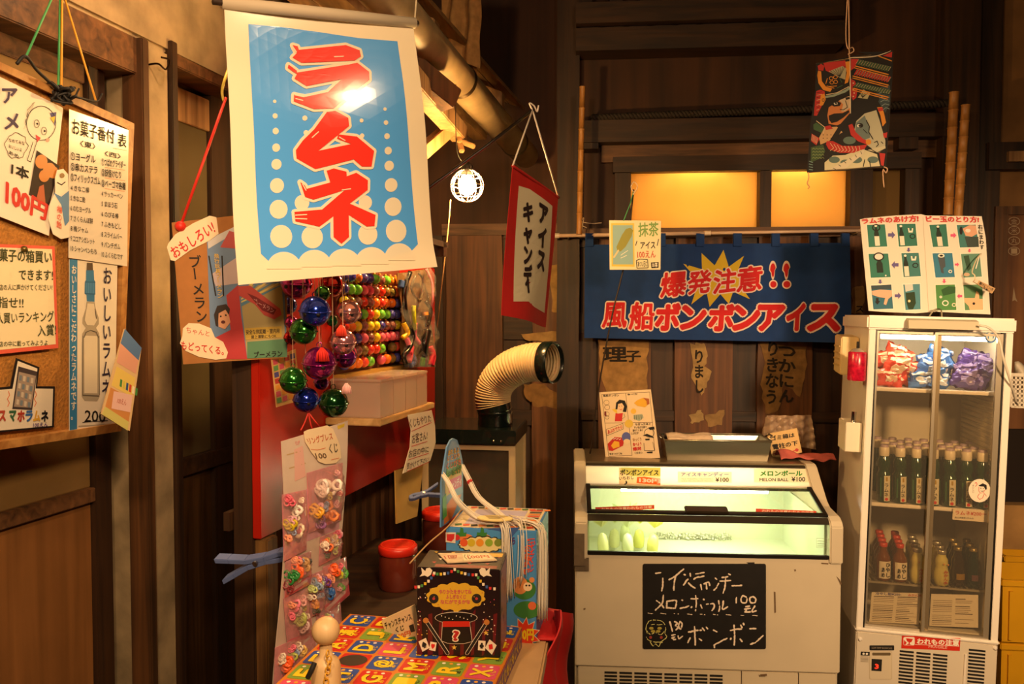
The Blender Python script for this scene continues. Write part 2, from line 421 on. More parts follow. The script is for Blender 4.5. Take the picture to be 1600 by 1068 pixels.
slider('door_1', s0, s1, ZT, 2.0, [
    ('stile', e1, e2, 0, 2.0, .07, W_DK), ('stile', e2 + .004, s1, 0, 2.0, .12, W_DK),
    ('pane', s0, e1, .975, 2.0, .085, GLASSY), ('rail', s0, e1, .94, .975, .07, W_MIDX),
    ('panel', s0, e1, .0, .94, .085, WOOD('#6a4420', '#946234', 'z', .55, .5)), ('glazing_bar', s0, e1, 1.955, 2.0, .078, W_MIDX)])
f1, f2, f3 = SL(278), SL(290), SL(372)
slider('door_2', s2, s3, 2.12, 2.065, [
    ('jamb', s2 - .004, s2 + .02, 0, 2.12, -.012, W_DK), ('stile', f1, f2, 0, 2.065, .06, W_MID),
    ('header_board', f2, s3, 1.955, 2.05, .09, W_LT), ('pane', f2, f3 - .0, .98, 1.955, .1, C('#5d5138', .3, n=.15, s=7)),
    ('rail', f2, s3, .93, .98, .08, W_DKX), ('panel', f2, f3, 0, .93, .1, WOOD('#2f1e10', '#553a20', 'z', .35)),
    ('stile', f3, f3 + .12, 0, 2.065, .085, W_DK), ('pane', f3 + .12, s3, .98, 1.955, .1, C('#5d5138', .3, n=.15, s=7)),
    ('panel', f3 + .12, s3, 0, .93, .1, W_DK)])
# a hook on the plaster post
P = LF.hit(231, 101); q = [P, P - LF.y * .03, P - LF.y * .045 + V((0, 0, -.012)) + LF.x * .01, P - LF.y * .04 + V((0, 0, .018)) + LF.x * .03, P - LF.y * .03 + V((0, 0, .02)) + LF.x * .012]
single('wall_hook', MB().tube(bez(q), .0025, 6), C('#3a2a1c', .4, 1), 'bent rusty wire hook screwed into the plaster post beside the corkboard', 'hook', loc=P)
# ---- back wall: upper boards around the lit window, lower planks
wb = thing('wall_back', None, None, BF.p(0, 0, 0), kind='structure')
def bx(px, py, off=0): v = BF.lh(px, py, off); return v.x, v.z
ZF = bx(1100, 365)[1]
xL, xR = -1.55, 1.75
wx0, wz1 = bx(962, 262); wx1, wz0 = bx(1430, 357)
m = MB(BF).box(xL, 0, wz1, xR, .1, 3.3).box(xL, 0, 0, xR, .1, wz0).box(xL, 0, wz0, wx0, .1, wz1).box(wx1, 0, wz0, xR, .1, wz1)
m.build('upper_board', WOOD('#2a1509', '#4e2c14', 'z', .75, .35), wb)
# raised planks of the lower part, each with worn edges
def plank(pxa, pxb, ya, yb, th, mat, name='plank', wob=.004, y0=0.0):
    a, z1 = bx(pxa, ya, -th); b, z0 = bx(pxb, yb, -th); z0 = max(z0, 0); n = 12
    L = [(a + R.uniform(-wob, wob), z0 + (z1 - z0) * i / n) for i in range(n + 1)]; Q = [(b + R.uniform(-wob, wob), z0 + (z1 - z0) * i / n) for i in range(n + 1)]
    return MB(BF).plate(L[::-1] + Q, -th, -y0).build(name, mat, wb)
WA = WOOD('#3c1f0a', '#744520'); WB = WOOD('#1f1007', '#432813'); WC = WOOD('#43250c', '#7e4e26')
for a, b, m_, th in ((640, 694, WB, .012), (697, 785, WA, .03), (787, 828, WB, .008), (832, 893, WC, .032), (897, 934, WB, .008), (936, 1014, WC, .03),
                     (1017, 1054, WB, .008), (1056, 1139, WA, .03), (1142, 1184, WB, .008), (1186, 1263, WC, .03), (1266, 1318, WB, .008), (1320, 1400, WA, .03),
                     (1403, 1478, WB, .008)):
    plank(a, b, 368, 1100, th, m_, wob=.003 if th > .01 else .0)
for a, b, y, h in ((787, 832, 350, 22), (787, 832, 500, 30), (895, 936, 362, 24), (895, 936, 490, 30), (895, 1500, 640, 22), (787, 832, 640, 24)):
    plank(a, b, y, y + h, .022, W_DKX, 'rail', 0)
plank(690, 900, 350, 366, .036, W_MIDX, 'top_rail', 0); plank(893, 1480, 357, 368, .036, W_MIDX, 'top_rail', 0)
plank(871, 903, -140, 1100, .07, W_DK, 'post', .002)
# beam, ledge and lattice above the window
plank(905, 1495, 188, 212, .10, W_DKX, 'ledge', 0); plank(940, 1480, 212, 245, .03, W_MIDX, 'lintel', 0)
plank(958, 1440, 245, 262, .05, W_DKX, 'window_head', 0)
for a in (905, 1405): plank(a, a + 30, 205, 232, .09, W_DK, 'bracket', 0)
plank(900, 1320, 4, 24, .16, W_DKX, 'eave_beam', 0); plank(900, 1320, 44, 68, .13, W_DKX, 'eave_beam', 0)
for i in range(11): plank(908 + i * 38, 936 + i * 38, 20, 48, .11, W_DK, 'slat', 0)
for i in range(9): plank(905 + i * 48, 925 + i * 48, -140, 8, .12, W_DK, 'slat', 0)
# dark column, plaster bay, shelf and panelled door at the right
plank(1480, 1512, -140, 1100, .09, W_DK, 'post', 0); plank(1512, 1545, -140, 1100, .06, WOOD('#1c1008', '#3c2614'), 'post', 0)
a, _ = bx(1545, 300, -.03); MB(BF).box(a, -.03, .95, xR + .6, -.0, 3.3).build('plaster_bay', C('#8a6238', .9, n=.3, s=6, bump=.5), wb)
plank(1546, 1720, 222, 262, .09, W_DK, 'shelf', 0); plank(1577, 1720, 236, 250, .11, W_LT, 'shelf_edge', 0)
plank(1556, 1700, 322, 760, .06, WOOD('#5a3418', '#8a5a30', 'z', .6, .5), 'cupboard_panel', 0)
for a, b, c, d in ((1556, 1567, 322, 760), (1567, 1700, 322, 334)): plank(a, b, c, d, .075, W_MID, 'cupboard_frame', 0)
a, z = bx(1560, 792, -.2); MB(BF).box(a - .05, -.16, 0, xR + .6, -.03, z).build('low_wall', C('#a8814c', .9, n=.3, s=8, bump=.6), wb)
MB(BF).box(a - .05, -.10, z, xR + .6, -.03, z + .3).build('recess_shade_block', C('#20140b', .9), wb)  # solid block, the recess's shade is put into its dark colour
# faint white rubbed print on the cupboard panel
S = Sheet(BF, wb, off=-.0605); S.org = (1500, 300, 2.67)
PALE = C('#a08a70', .8)
for t, y in (('金', 122), ('米', 160), ('丸', 203), ('一', 246)):
    S.line([(225 + 24*math.cos(i*.39), y + 17*math.sin(i*.39)) for i in range(16)], 3, PALE, 2, True, name='stamp'); S.text(t, (212, y-11, 238, y+11), PALE, off=0)
S.poly([(218, 455), (224, 395), (232, 440), (240, 458), (228, 450)], PALE, name='scratch'); S.flush()
# ---- window_1: warm paper panes with a lamp behind
wn = thing('window_1', None, None, BF.p((wx0 + wx1) / 2, 0, wz0), kind='structure')
PANE = PAPER('#f2dcaa', .8, .7)
def wpane(pa, pb, y0, y1, mat):
    a, z1 = bx(pa, y0); b, z0 = bx(pb, y1); MB(BF).box(a, .03, z0, b, .034, z1).build('pane', mat, wn)
wpane(983, 1187, 264, 357, PANE); wpane(1201, 1327, 264, 357, PANE); wpane(1358, 1412, 264, 357, PAPER('#a8844c', .6, .7))
for pa, pb in ((960, 985), (1185, 1203), (1325, 1360), (1410, 1432)):
    a, _ = bx(pa, 300); b, _ = bx(pb, 300); MB(BF).box(a, -.03, wz0, b, .045, wz1).build('mullion', W_DK, wn, bevel=.002)
for z0_, z1_ in ((wz1 - .012, wz1 + .01), (wz0 - .012, wz0 + .006)): MB(BF).box(wx0, -.035, z0_, wx1, .045, z1_).build('rail', W_DKX, wn, bevel=.002)
m = MB(BF).box(wx0, .30, wz0 - .02, wx1, .32, wz1 + .02).box(wx0, .1, wz1, wx1, .32, wz1 + .02).box(wx0, .1, wz0 - .02, wx1, .32, wz0).box(wx0 - .02, .1, wz0, wx0, .32, wz1).box(wx1, .1, wz0, wx1 + .02, .32, wz1)
ap = bx(1340, 300)[0]; m.box(ap, .05, wz0, ap + .01, .32, wz1)
m.build('light_box', C('#e8cf98', .8), wn)
for px_, st, L in ((1092, 360, .10), (1245, 115, .10)):
    a, z = bx(px_, 270); MB(BF).lathe((a - L, .10, wz1 - .012), [(.008, 0), (.008, 2 * L)], 10, ax=BF.x) if 0 else None
    MB().tube([BF.p(a - L, .062, wz1 - .012), BF.p(a + L, .062, wz1 - .012)], .008, 10).build('lamp_tube', EMIT('#ffd98c', st), wn)
# black rope along the ledge
a, z = bx(925, 184, -.09); b, z2 = bx(1492, 152, -.12)
A, B = BF.p(a, -.09, z), BF.p(b, -.09, z + .03); n = 260; m = MB()
for k in range(3): m.tube([A.lerp(B, i/n) + V((0, math.cos(i*.75 + k*2.09)*.009, math.sin(i*.75 + k*2.09)*.009 - .0)) for i in range(n+1)], .0085, 5)
single('twisted_rope', m, C('#2a2018', .8), 'thick dark twisted rope lying along the ledge over the lit window', 'rope')
# bamboo poles
def bamboo(p, q, Y, r, label):
    A, B = at(*p, Y), at(*q, Y); n = 7; prof = []
    L = (B - A).length
    for i in range(n):
        h = L * i / n; prof += [(r, h), (r * .96, h + L/n*.45), (r, h + L/n*.95), (r * 1.12, h + L/n*.97), (r * 1.12, h + L/n*.99)]
    single('bamboo_pole', MB().lathe(A, prof, 12, ax=B - A), WOOD('#8a5a2a', '#c48a48', 'z', .45), label, 'bamboo pole', 'bamboo poles tied to the back wall')
bamboo((905, 366), (910, 135), 3.28, .012, 'thin bamboo pole beside the dark post left of the window')
bamboo((1481, 336), (1491, 144), 3.2, .018, 'taller bamboo pole of the pair right of the hanging kite')
bamboo((1497, 338), (1509, 164), 3.18, .0165, 'shorter bamboo pole of the pair right of the hanging kite')
# ---- eave at the left: sloped boards, rafters, pipe
ev = thing('roof_eave', None, None, LF.p(.5, -.3, 2.2), kind='structure')
for i in range(9):
    t0, t1 = i / 9, (i + 1) / 9; d0, d1 = -.60 + .66 * t0, -.60 + .66 * t1 - .006
    z = lambda d: 2.30 + (d + .6) * .42
    MB(LF).hexa([(-1.0, d0, z(d0)), (2.2, d0, z(d0)), (2.2, d1, z(d1)), (-1.0, d1, z(d1)), (-1.0, d0, z(d0) + .015), (2.2, d0, z(d0) + .015), (2.2, d1, z(d1) + .015), (-1.0, d1, z(d1) + .015)]).build('plank', WOOD('#5a4022', '#a67c4a', 'y'), ev)
for s_ in (-.4, .0, .40, .80, 1.20, 1.6):
    MB(LF).hexa([(s_, -.60, 2.19), (s_ + .05, -.60, 2.19), (s_ + .05, .02, 2.44), (s_, .02, 2.44), (s_, -.60, 2.27), (s_ + .05, -.60, 2.27), (s_ + .05, .02, 2.53), (s_, .02, 2.53)]).build('rafter', W_LT, ev, bevel=.003)
MB(LF).box(-1.0, -.50, 2.12, 1.75, -.44, 2.19).build('purlin', WOOD('#5a4022', '#a67c4a', 'y'), ev, bevel=.003)
MB(LF).hexa([(1.0, -.49, 2.13), (1.04, -.49, 2.13), (1.04, .0, 1.80), (1.0, .0, 1.80), (1.0, -.46, 2.17), (1.04, -.46, 2.17), (1.04, .03, 1.85), (1.0, .03, 1.85)]).build('strut', W_LT, ev, bevel=.003)
def timber(name, a, b, r, mat):
    d = (b - a).normalized(); q = d.cross(V((0, 0, 1))).normalized() * r; u = q.cross(d).normalized() * r
    MB().hexa([a - q - u, a + q - u, a + q + u, a - q + u, b - q - u, b + q - u, b + q + u, b - q + u], raw=True).build(name, mat, ev, bevel=.003)
timber('purlin', at(630, 108, 1.95), at(718, 209, 2.62), .026, W_LT); timber('rafter_end', at(632, 98, 2.1), at(706, 158, 2.2), .030, W_MID)
timber('strut', at(632, 262, 2.35), at(700, 203, 2.50), .020, W_LT)
for a_, b_ in (((716, 194), (718, 222)), ((718, 220), (741, 229)), ((717, 218), (722, 237))): timber('bracket', at(*a_, 2.58), at(*b_, 2.55), .008, W_LT)
gp = thing('gutter_pipe', 'weathered round gutter pipe running under the eave toward the back wall', 'pipe', at(640, 40, 2.0))
A, B = at(612, 6, 1.9), at(822, 243, 3.25); A = A - (B - A) * .5
PIPEM = C('#8c7654', .55, n=.35, s=14, bump=.3)
MB().lathe(A, [(.046, 0), (.05, .002), (.05, (B-A).length), (.046, (B-A).length)], 28, ax=B - A).build('pipe', PIPEM, gp)
for p_, Y in (((706, 122), 2.4), ((800, 222), 3.05)):
    t = ((at(*p_, Y) - A).dot((B-A).normalized())); cpt = A + (B-A).normalized() * t
    for k in range(3): MB().lathe(cpt + (B-A).normalized() * (k*.007), [(.0515, 0), (.0535, .002), (.0515, .004)], 28, ax=B - A, cap=False).build('wire_band', C('#4a3c28', .4, .8), gp)
MB().tube([A + V((-.0, 0, .075)), at(806, 200, 3.2)], .004, 6).build('edge_wire', C('#c8a870', .35, .9), gp)
# burlap cloth hanging from the dark above
F = vframe(690, 2.75, 748, 2.7); S = Sheet(F, None, bend=lambda x, y: .018 * math.sin((x - 690) * .22 + y * .012) + .006 * math.sin(y * .09 + x * .1))
cl = thing('burlap_cloth', 'tan burlap cloth hanging from above behind the gutter pipe', 'cloth', F.hit(718, 60)); S.parent = cl
S.body([(694, -60), (752, -60), (746, 104), (684, 92)], C('#a87c48', .95, n=.3, s=40, bump=.4), 'cloth', .003, nx=20, ny=24)
S2 = Sheet(vframe(690, 2.78, 748, 2.74), cl); S2.body([(703, 60), (747, 60), (744, 130), (715, 122)], C('#8a5a2c', .95, n=.2, s=30), 'under_layer', .003)
# ================================================================ LEFT: CORKBOARD AND ITS PAPERS
F = vframe(0, 1.46, 209, 1.86, tilt=11)   # hangs leaning forward
cb = thing('corkboard', 'wood framed corkboard crowded with handwritten candy notes hanging on strings', 'noticeboard', F.hit(100, 450))
q = [(-62, 68), (210, 193), (190, 673), (-62, 712)]
S = Sheet(F, cb); qi = [(-62, 80), (201, 202), (182, 661), (-62, 700)]
S.off = .006; S.body(qi, C('#b47a34', .9, n=.28, s=160, bump=.6), 'cork', .008)
S.off = -.006; FW = WOOD('#9a6430', '#cf9a58', 'x', .5)
for i in range(4): S.body([q[i], q[(i+1) % 4], qi[(i+1) % 4], qi[i]], FW, 'frame_rail', .024)
def sheet_thing(name, label, cat, pts, mat, F, org, thick=.0012, off=-.004, group=None, pname='paper', **k):
    S = Sheet(F, None, org, off=off, **k); pts = quad(pts); c = [sum(p[i] for p in pts) / len(pts) for i in (0, 1)]
    t = thing(name, label, cat, S.P(c, 0), group); S.parent = t
    b = S.body(pts, mat, pname, thick); S.base = b
    return S, t
PW = C('#efe6d6', .45)
# candy poster
S, t = sheet_thing('candy_poster', 'large white poster with a doodled lollipop face and red 100 yen price', 'poster', [(-110, 8), (310, 215), (240, 842), (-110, 705)], PW, F, (0, 100, 3.14))
PUR = C('#3a2c58', .6)
S.text('ア', [(6, 118), (84, 118), (76, 200), (10, 192)], PUR, off=.03); S.text('メ', [(22, 245), (94, 240), (88, 325), (18, 320)], PUR, off=.03)
S.text('ー', [(-70, 300), (-6, 330), (-10, 350), (-74, 320)], PUR, off=.03)
pts = [(200 + 72*math.cos(i*.2618), 290 + 84*math.sin(i*.2618)) for i in range(24)]
S.line(pts, 3, INK, closed=True)
for x, y in ((178, 292), (214, 328)): S.line([(x + 13*math.cos(i*.524), y + 19*math.sin(i*.524)) for i in range(12)], 2.5, INK, closed=True); S.circ(x+3, y, 5, INK, 2)
S.poly([(172, 345), (198, 362), (180, 384)], C('#d43a4a'), 2); S.circ(232, 372, 9, C('#f0b0a0'), 2)
S.poly([(243, 240), (275, 235), (268, 305)], C('#4a4a8a'), 2); S.poly([(243, 262), (268, 255), (262, 290)], C('#e8c840'), 3)
S.line([(180, 375), (148, 480), (132, 470), (160, 380)], 3, INK)
pts = [(78 + (54 + 6*math.cos(i*1.9))*math.cos(i*.3307), 400 + (62 + 6*math.sin(i*2.3))*math.sin(i*.3307)) for i in range(19)]
S.line(pts, 2.5, INK, closed=True)
for i, tx in enumerate(('なめてみな', 'おいしいよ', 'あめ')): S.text(tx, [(40, 362 + i*30), (118 - i*14, 380 + i*32), (118 - i*14, 398 + i*32), (40, 380 + i*30)], INK, off=.01)
S.text('カラフル', [(112, 330), (130, 215), (172, 180), (160, 205)], INK, off=.01)
S.text('1本', [(54, 480), (142, 512), (138, 572), (50, 540)], INK, off=.03)
S.poly([(178, 422), (290, 500), (240, 694), (140, 640)], C('#2a1c16', .7), 2)
for x, y, r in ((200, 478, 30), (240, 520, 32), (214, 548, 26), (258, 530, 26)): S.circ(x, y, r, C('#c07830', .4), 3, ry=r*1.15)
S.poly([(190, 600), (212, 590), (220, 680), (176, 660)], C('#b05a38'), 3)
S.text('100円', [(26, 560), (236, 690), (222, 770), (22, 690)], RED, off=.045); S.flush()
# tag
S, t = sheet_thing('price_tag', 'white oval tag with a blue scarf drawing between poster and price list', 'tag', [(282, 520), (312, 515), (334, 540), (340, 700), (340, 850), (300, 858), (262, 835), (238, 760), (245, 690), (272, 630), (272, 560)], PW, F, (0, 100, 3.14), off=-.008)
S.poly([(262, 630), (300, 650), (338, 620), (338, 770), (318, 795), (300, 690)], C('#5a8ac0'), 1); S.line([(280, 580), (300, 592), (318, 578)], 4, INK)
S.vtext('梅の飴', [(278, 690), (304, 700), (300, 810), (274, 800)], C('#d86a5a'), off=.02); S.circ(303, 546, 12, C('#8a6a3a', .3), 2)
S.flush()
# price list (leans a little towards the lamp)
F2 = F; LIST_OFF = -.0062
S, t = sheet_thing('price_list', 'tall cream price list with two numbered columns catching the lamp glare', 'price list', [(340, 222), (631, 324), (624, 992), (338, 950)], C('#efe6d6', .24, coat=.5), F2, (0, 100, 3.14), off=LIST_OFF)
for tx, qq in (('お菓子番付', [(352, 262), (560, 322), (560, 392), (352, 345)]), ('表', [(578, 338), (620, 348), (618, 412), (576, 404)]), ('〈東〉', [(392, 372), (466, 388), (466, 420), (392, 404)]), ('〈西〉', [(512, 424), (590, 440), (590, 466), (512, 450)])):
    S.text(tx, qq, INK, off=.015)
left = ['①ヨーグル', '②串カステラ', '③フィリックスガム', '4 きなこ棒', '5 きなこ飴', '6 のむヨーグル', '7 さくらんぼ餅', '8 梅ジャム', '9 ココアシガレット', '10 シャンペンもち']
right = ['①つばめグライダー', '②妖怪けむり', '③ベーゴマ各種', '4 サッカーペン', '5 まほう石', '6 のびる棒', '7 ふきもどし', '8 スライムバー', '9 パンチガム', '10 ふくらむです']
for i in range(10):
    y = 428 + i*52 if i < 3 else 590 + (i-3)*49.5; h = 42 if i < 3 else 30; wl_ = [122, 132, 146, 92, 72, 100, 110, 86, 118, 128][i]; wr = [118, 96, 118, 104, 78, 84, 96, 100, 92, 104][i]
    S.text(left[i], [(344, y), (344 + wl_, y + wl_*.16), (344 + wl_, y + h + wl_*.14), (344, y + h)], INK, off=.012 if i > 2 else .02)
    y2 = y + 30
    S.text(right[i], [(496, y2), (496 + wr, y2 + wr*.16), (496 + wr, y2 + h*.95 + wr*.14), (496, y2 + h*.95)], INK, off=.012 if i > 2 else .02)
    if i < 3: S.line([(512, y2 + h + 6), (612, y2 + h + 20)], 2.5, C('#d88a6a'))
S.line([(552, 412), (620, 424)], 2.5, C('#d8806a')); S.flush()
# bulk-buy note
S, t = sheet_thing('bulk_buying_note', 'cream handwritten note with a pink border pinned to the corkboard', 'note', [(-130, 0), (285, 15), (305, 545), (-130, 590)], C('#e2604c', .6), F, (0, 380, 3.336))
S.poly([(-130, 16), (270, 30), (290, 525), (-130, 568)], C('#f0e2bc', .6), 1); OL = C('#3c4426', .7)
for tx, qq, o_ in (('お菓子の箱買い', [(-50, 22), (268, 40), (268, 104), (-50, 92)], .02), ('できます!', [(95, 135), (274, 138), (274, 194), (95, 190)], .02), ('お店の人に声かけてください!', [(-30, 212), (270, 212), (270, 246), (-30, 244)], .008),
                  ('目指せ!!', [(-60, 275), (120, 280), (120, 338), (-60, 334)], .012), ('大人買いランキング', [(-60, 362), (278, 350), (280, 408), (-60, 420)], .012), ('入賞!', [(194, 425), (290, 418), (290, 478), (194, 486)], .012), ('お店の中に載ってみようよ', [(-30, 510), (246, 502), (246, 530), (-30, 540)], .008)):
    S.text(tx, qq, OL, off=o_)
S.flush()
single('push_pin', MB().ball(S.P((118, 28), 8), .006), C('#6a5a2a', .3, .6), 'small brass push pin at the top of the pink bordered note', 'pin')
# soda poster with a bottle
S, t = sheet_thing('soda_poster', 'tall white soda poster with blue strip and big glass bottle picture', 'poster', [(362, 82), (612, 95), (598, 958), (362, 978)], PW, F, (0, 380, 3.336), off=-.003)
S.poly([(362, 82), (403, 84), (401, 976), (362, 978)], C('#3a86c0', .5), 1); IND = C('#2a2440', .6)
S.vtext('おいしさにこだわったラムネです。', [(369, 110), (397, 112), (396, 920), (366, 922)], WHITE, off=.02)
S.vtext('おいしいラムネ', [(534, 118), (582, 122), (574, 800), (526, 800)], IND, off=.018)
S.poly([(452, 100), (482, 102), (484, 140), (450, 140)], C('#5a4a3a'), 1); CAPB = C('#4a86b8', .3)
S.poly([(448, 140), (488, 140), (490, 190), (496, 200), (496, 262), (492, 268), (492, 304), (452, 302), (450, 268), (440, 262), (442, 200), (448, 190)], CAPB, 1)
for y in (200, 262): S.line([(442, y), (496, y+2)], 3, C('#2a5a8a'))
for x in range(450, 495, 9): S.line([(x, 206), (x, 258)], 1.6, C('#7ab0d8'), 3)
GL = C('#b4aa98', .3); GLL = C('#e6dcc8', .3); GLD = C('#6a6258', .4)
S.poly([(450, 304), (492, 306), (498, 340), (514, 390), (514, 420), (500, 440), (516, 470), (518, 800), (505, 822), (440, 820), (425, 798), (428, 470), (446, 440), (428, 416), (430, 388), (446, 340)], GL, 1)
S.poly([(454, 312), (488, 314), (496, 370), (504, 400), (488, 428), (452, 426), (440, 400), (448, 350)], GLL, 2); S.poly([(436, 480), (506, 482), (506, 782), (438, 780)], GLL, 2)
S.line([(436, 490), (446, 462), (470, 452), (500, 462), (510, 490)], 4, GLD, 3); S.line([(430, 790), (512, 794)], 5, GLD, 3); S.line([(492, 340), (500, 392)], 4, GLD, 3); S.line([(430, 480), (428, 790)], 3, GLD, 3); S.line([(514, 480), (516, 790)], 3, GLD, 3)
S.text('200', [(440, 868), (548, 872), (548, 930), (436, 930)], INK, off=.01); S.line([(428, 932), (560, 922)], 3, INK); S.line([(410, 952), (590, 940)], 6, C('#b8ac98')); S.flush()
# snack sachet hanging off the corner
F3 = vframe(158, 1.70, 222, 1.78, tilt=-4)
S, t = sheet_thing('snack_sachet', 'small colourful snack sachet hanging at the lower right of the corkboard', 'sachet', [(650, 445), (738, 545), (676, 978), (528, 890)], C('#d8b888', .25), F3, (0, 380, 3.336), .004, pname='sachet')
S.poly([(650, 445), (738, 545), (722, 610), (628, 520)], C('#5a7aa8', .3), 1); S.poly([(628, 520), (722, 610), (708, 680), (608, 620)], C('#d8a088', .3), 1)
S.poly([(608, 640), (705, 700), (690, 800), (580, 740)], C('#e0c468', .3), 1); S.poly([(576, 750), (688, 812), (670, 930), (548, 850)], C('#c88a50', .3), 1)
S.poly([(592, 770), (690, 790), (678, 880), (580, 860)], C('#e0b8b0', .3), 2)
for i in range(6): S.poly([(626 + i*16, 706 + i*9), (637 + i*16, 712 + i*9), (633 + i*16, 750 + i*9), (622 + i*16, 744 + i*9)], C(['#4a8a4a', '#c8c050', '#3a5a8a', '#c84a3a', '#e8e0c0', '#4a8a4a'][i], .3), 2)
S.text('100えん', [(612, 805), (660, 815), (655, 845), (607, 832)], C('#b0604a'), off=.01); S.poly([(548, 850), (670, 930), (664, 975), (530, 890)], C('#c8c070', .3), 2); S.flush()
# phone shaped candy card
S, t = sheet_thing('phone_candy_card', 'cut-out card picturing a smartphone above coloured katakana letters', 'sign', [(-60, 757), (55, 745), (85, 597), (206, 645), (194, 745), (287, 745), (281, 958), (-60, 990)], C('#1e1a1c', .5), F, (0, 380, 3.336))
S.poly([(-60, 768), (64, 757), (92, 612), (194, 652), (184, 756), (276, 757), (270, 950), (-60, 980)], C('#ece2d0', .5), 1)
S.poly([(94, 640), (192, 668), (166, 868), (62, 862)], C('#4a4244', .3), 2); S.poly([(96, 668), (184, 690), (160, 856), (70, 850)], C('#a8988c', .3), 3)
for j in range(4):
    for i in range(4): x, y = 98 + i*20 - j*5, 684 + j*42 + i*5; S.poly([(x, y), (x+13, y+3), (x+10, y+30), (x-3, y+27)], C('#cfc4b4' if (i+j) % 2 else '#7a8a98', .4), 4)
for x in (42, 182): S.line([(x, 770), (x+6, 790), (x-6, 810), (x+5, 830), (x-5, 850)], 3.5, C('#e0703a'))
for tx, x, c in (('ス', -10, '#b84a3a'), ('マ', 44, '#3a6a4a'), ('ホ', 88, '#b03a2a'), ('ラ', 130, '#3a6ab0'), ('ム', 170, '#d8a83a'), ('ネ', 212, '#1c1a22')): S.text(tx, [(x, 870), (x + 38, 868), (x + 36, 926), (x - 2, 930)], C(c), 4, off=.05)
S.text('100えん', [(170, 934), (248, 930), (246, 952), (168, 958)], C('#5a3a8a'), 4, off=.015); S.flush()
# strings and the knotted cords
g = C('#3f9a5a', .6); yl = C('#e0a030', .6)
def pF(px, py, off=0): return F.hit(px, py, off)
top = at(94, -20, 1.66)
for nm, a, b, mt, lb in (('hanging_string', at(86, -14, 1.6), pF(40, 90, -.01), g, 'green string tied to the left of the corkboard top edge'), ('hanging_string', top, pF(91, 145, -.01), g, 'green string down the middle to the black knot'),
                     ('hanging_string', top + V((.004, 0, 0)), pF(96, 143, -.012), yl, 'yellow string beside the green one to the black knot'), ('hanging_string', at(97, -16, 1.68), pF(150, 158, -.012), yl, 'yellow string slanting to the right of the corkboard')):
    single(nm, MB().tube([a, b], .0022, 6), mt, lb, 'string', 'coloured strings that hold the corkboard', loc=a)
m = MB(); K = pF(98, 148, -.014)
m.tube(bez([pF(26, 100, -.01), pF(40, 88, -.014), pF(58, 110, -.012), pF(84, 134, -.014), K]), .003, 6)
for i in range(9): m.tube(bez([K] + [K + V((R.uniform(-.026, .026), R.uniform(-.02, .004), R.uniform(-.02, .02))) for _ in range(3)] + [K + V((R.uniform(-.03, .03), -.006, R.uniform(-.024, .016)))], 14), .003, 5)
m.tube(bez([K, pF(115, 152, -.016), pF(124, 138, -.02)]), .0018, 5); m.tube(bez([K, pF(122, 152, -.014), pF(150, 158, -.012), pF(160, 146, -.016)]), .0022, 5)
single('black_cord', m, C('#15110f', .6), 'tangled black cord knotted at the top edge of the corkboard', 'cord')
# ================================================================ BOOMERANG CARD
F = vframe(268, 1.655, 445, 1.69)
S, t = sheet_thing('boomerang_card', 'brown cardboard boomerang sign hung on a red string by the plaster post', 'sign', [(35, 75), (800, -10), (806, 974), (112, 1020)], C('#a8703a', .8, n=.12, s=30), F, (260, 330, 4.27), .004, off=0, pname='cardboard')
S.poly([(270, 190), (560, 60), (770, 60), (806, 972), (300, 980)], C('#6a86b0', .4), 1, 'package_print')
S.poly([(275, 190), (480, 90), (480, 130), (280, 250)], C('#c8c8d0', .4), 2, 'package_print'); S.poly([(360, 240), (420, 130), (490, 150), (480, 250)], C('#b84848', .4), 2, 'package_print')
S.poly([(300, 420), (480, 300), (480, 480), (330, 500)], C('#c0b0b8', .4), 2, 'package_print'); S.poly([(400, 560), (480, 490), (500, 700), (540, 985), (300, 985), (330, 840), (430, 790)], C('#b83a40', .4), 3, 'package_print')
S.poly([(340, 670), (410, 650), (428, 740), (392, 786), (350, 770)], C('#d8a080', .5), 4, 'package_print'); S.poly([(318, 690), (340, 630), (400, 618), (425, 650), (418, 690), (395, 655), (350, 680), (345, 770), (330, 760)], C('#2a1a14', .5), 5, 'package_print')
for x, y in ((364, 700), (398, 692)): S.circ(x, y, 6, INK, 5, 'package_print')
S.circ(380, 738, 14, C('#5a1a1a'), 5, 'package_print', ry=11)
for x0, x1 in ((285, 330), (372, 382)): S.line([(x0, 300), (x1, 560)], 9, INK, 4, name='package_print')
S.vtext('飛行玩具ブーメラン', [(318, 282), (350, 282), (382, 580), (340, 580)], C('#d8b868'), 5, .02)
S.poly([(490, 500), (770, 480), (800, 972), (540, 975), (510, 700)], C('#b0a070', .4), 2, 'package_print')
for i in range(6): S.poly([(500, 560 + i*10), (560 + i*45, 480), (585 + i*42, 480), (500, 575 + i*12)], C('#5a8ab0' if i % 2 else '#d8c878', .4), 3, 'package_print')
S.poly([(480, 500), (560, 495), (760, 650), (770, 690), (720, 720), (650, 690), (590, 620), (485, 560)], C('#c04a48', .4), 4, 'package_print'); S.poly([(540, 545), (600, 570), (735, 655), (715, 690), (640, 660)], C('#7a1a24', .4), 5, 'package_print')
S.text('ブーメラン', [(580, 575), (725, 650), (712, 680), (600, 620)], C('#d8a0a0'), 6, .01)
S.poly([(520, 780), (770, 765), (772, 840), (530, 856)], C('#c8a84a', .4), 4, 'package_print'); S.poly([(540, 870), (800, 850), (804, 970), (540, 980)], C('#5a8a6a', .4), 3, 'package_print')
S.text('安全な飛距離・室内用', [(530, 790), (755, 780), (755, 812), (532, 822)], C('#3a2a14'), 5, .02); S.text('屋上運動にもOK', [(565, 826), (735, 818), (735, 842), (566, 850)], C('#3a2a14'), 5, .015)
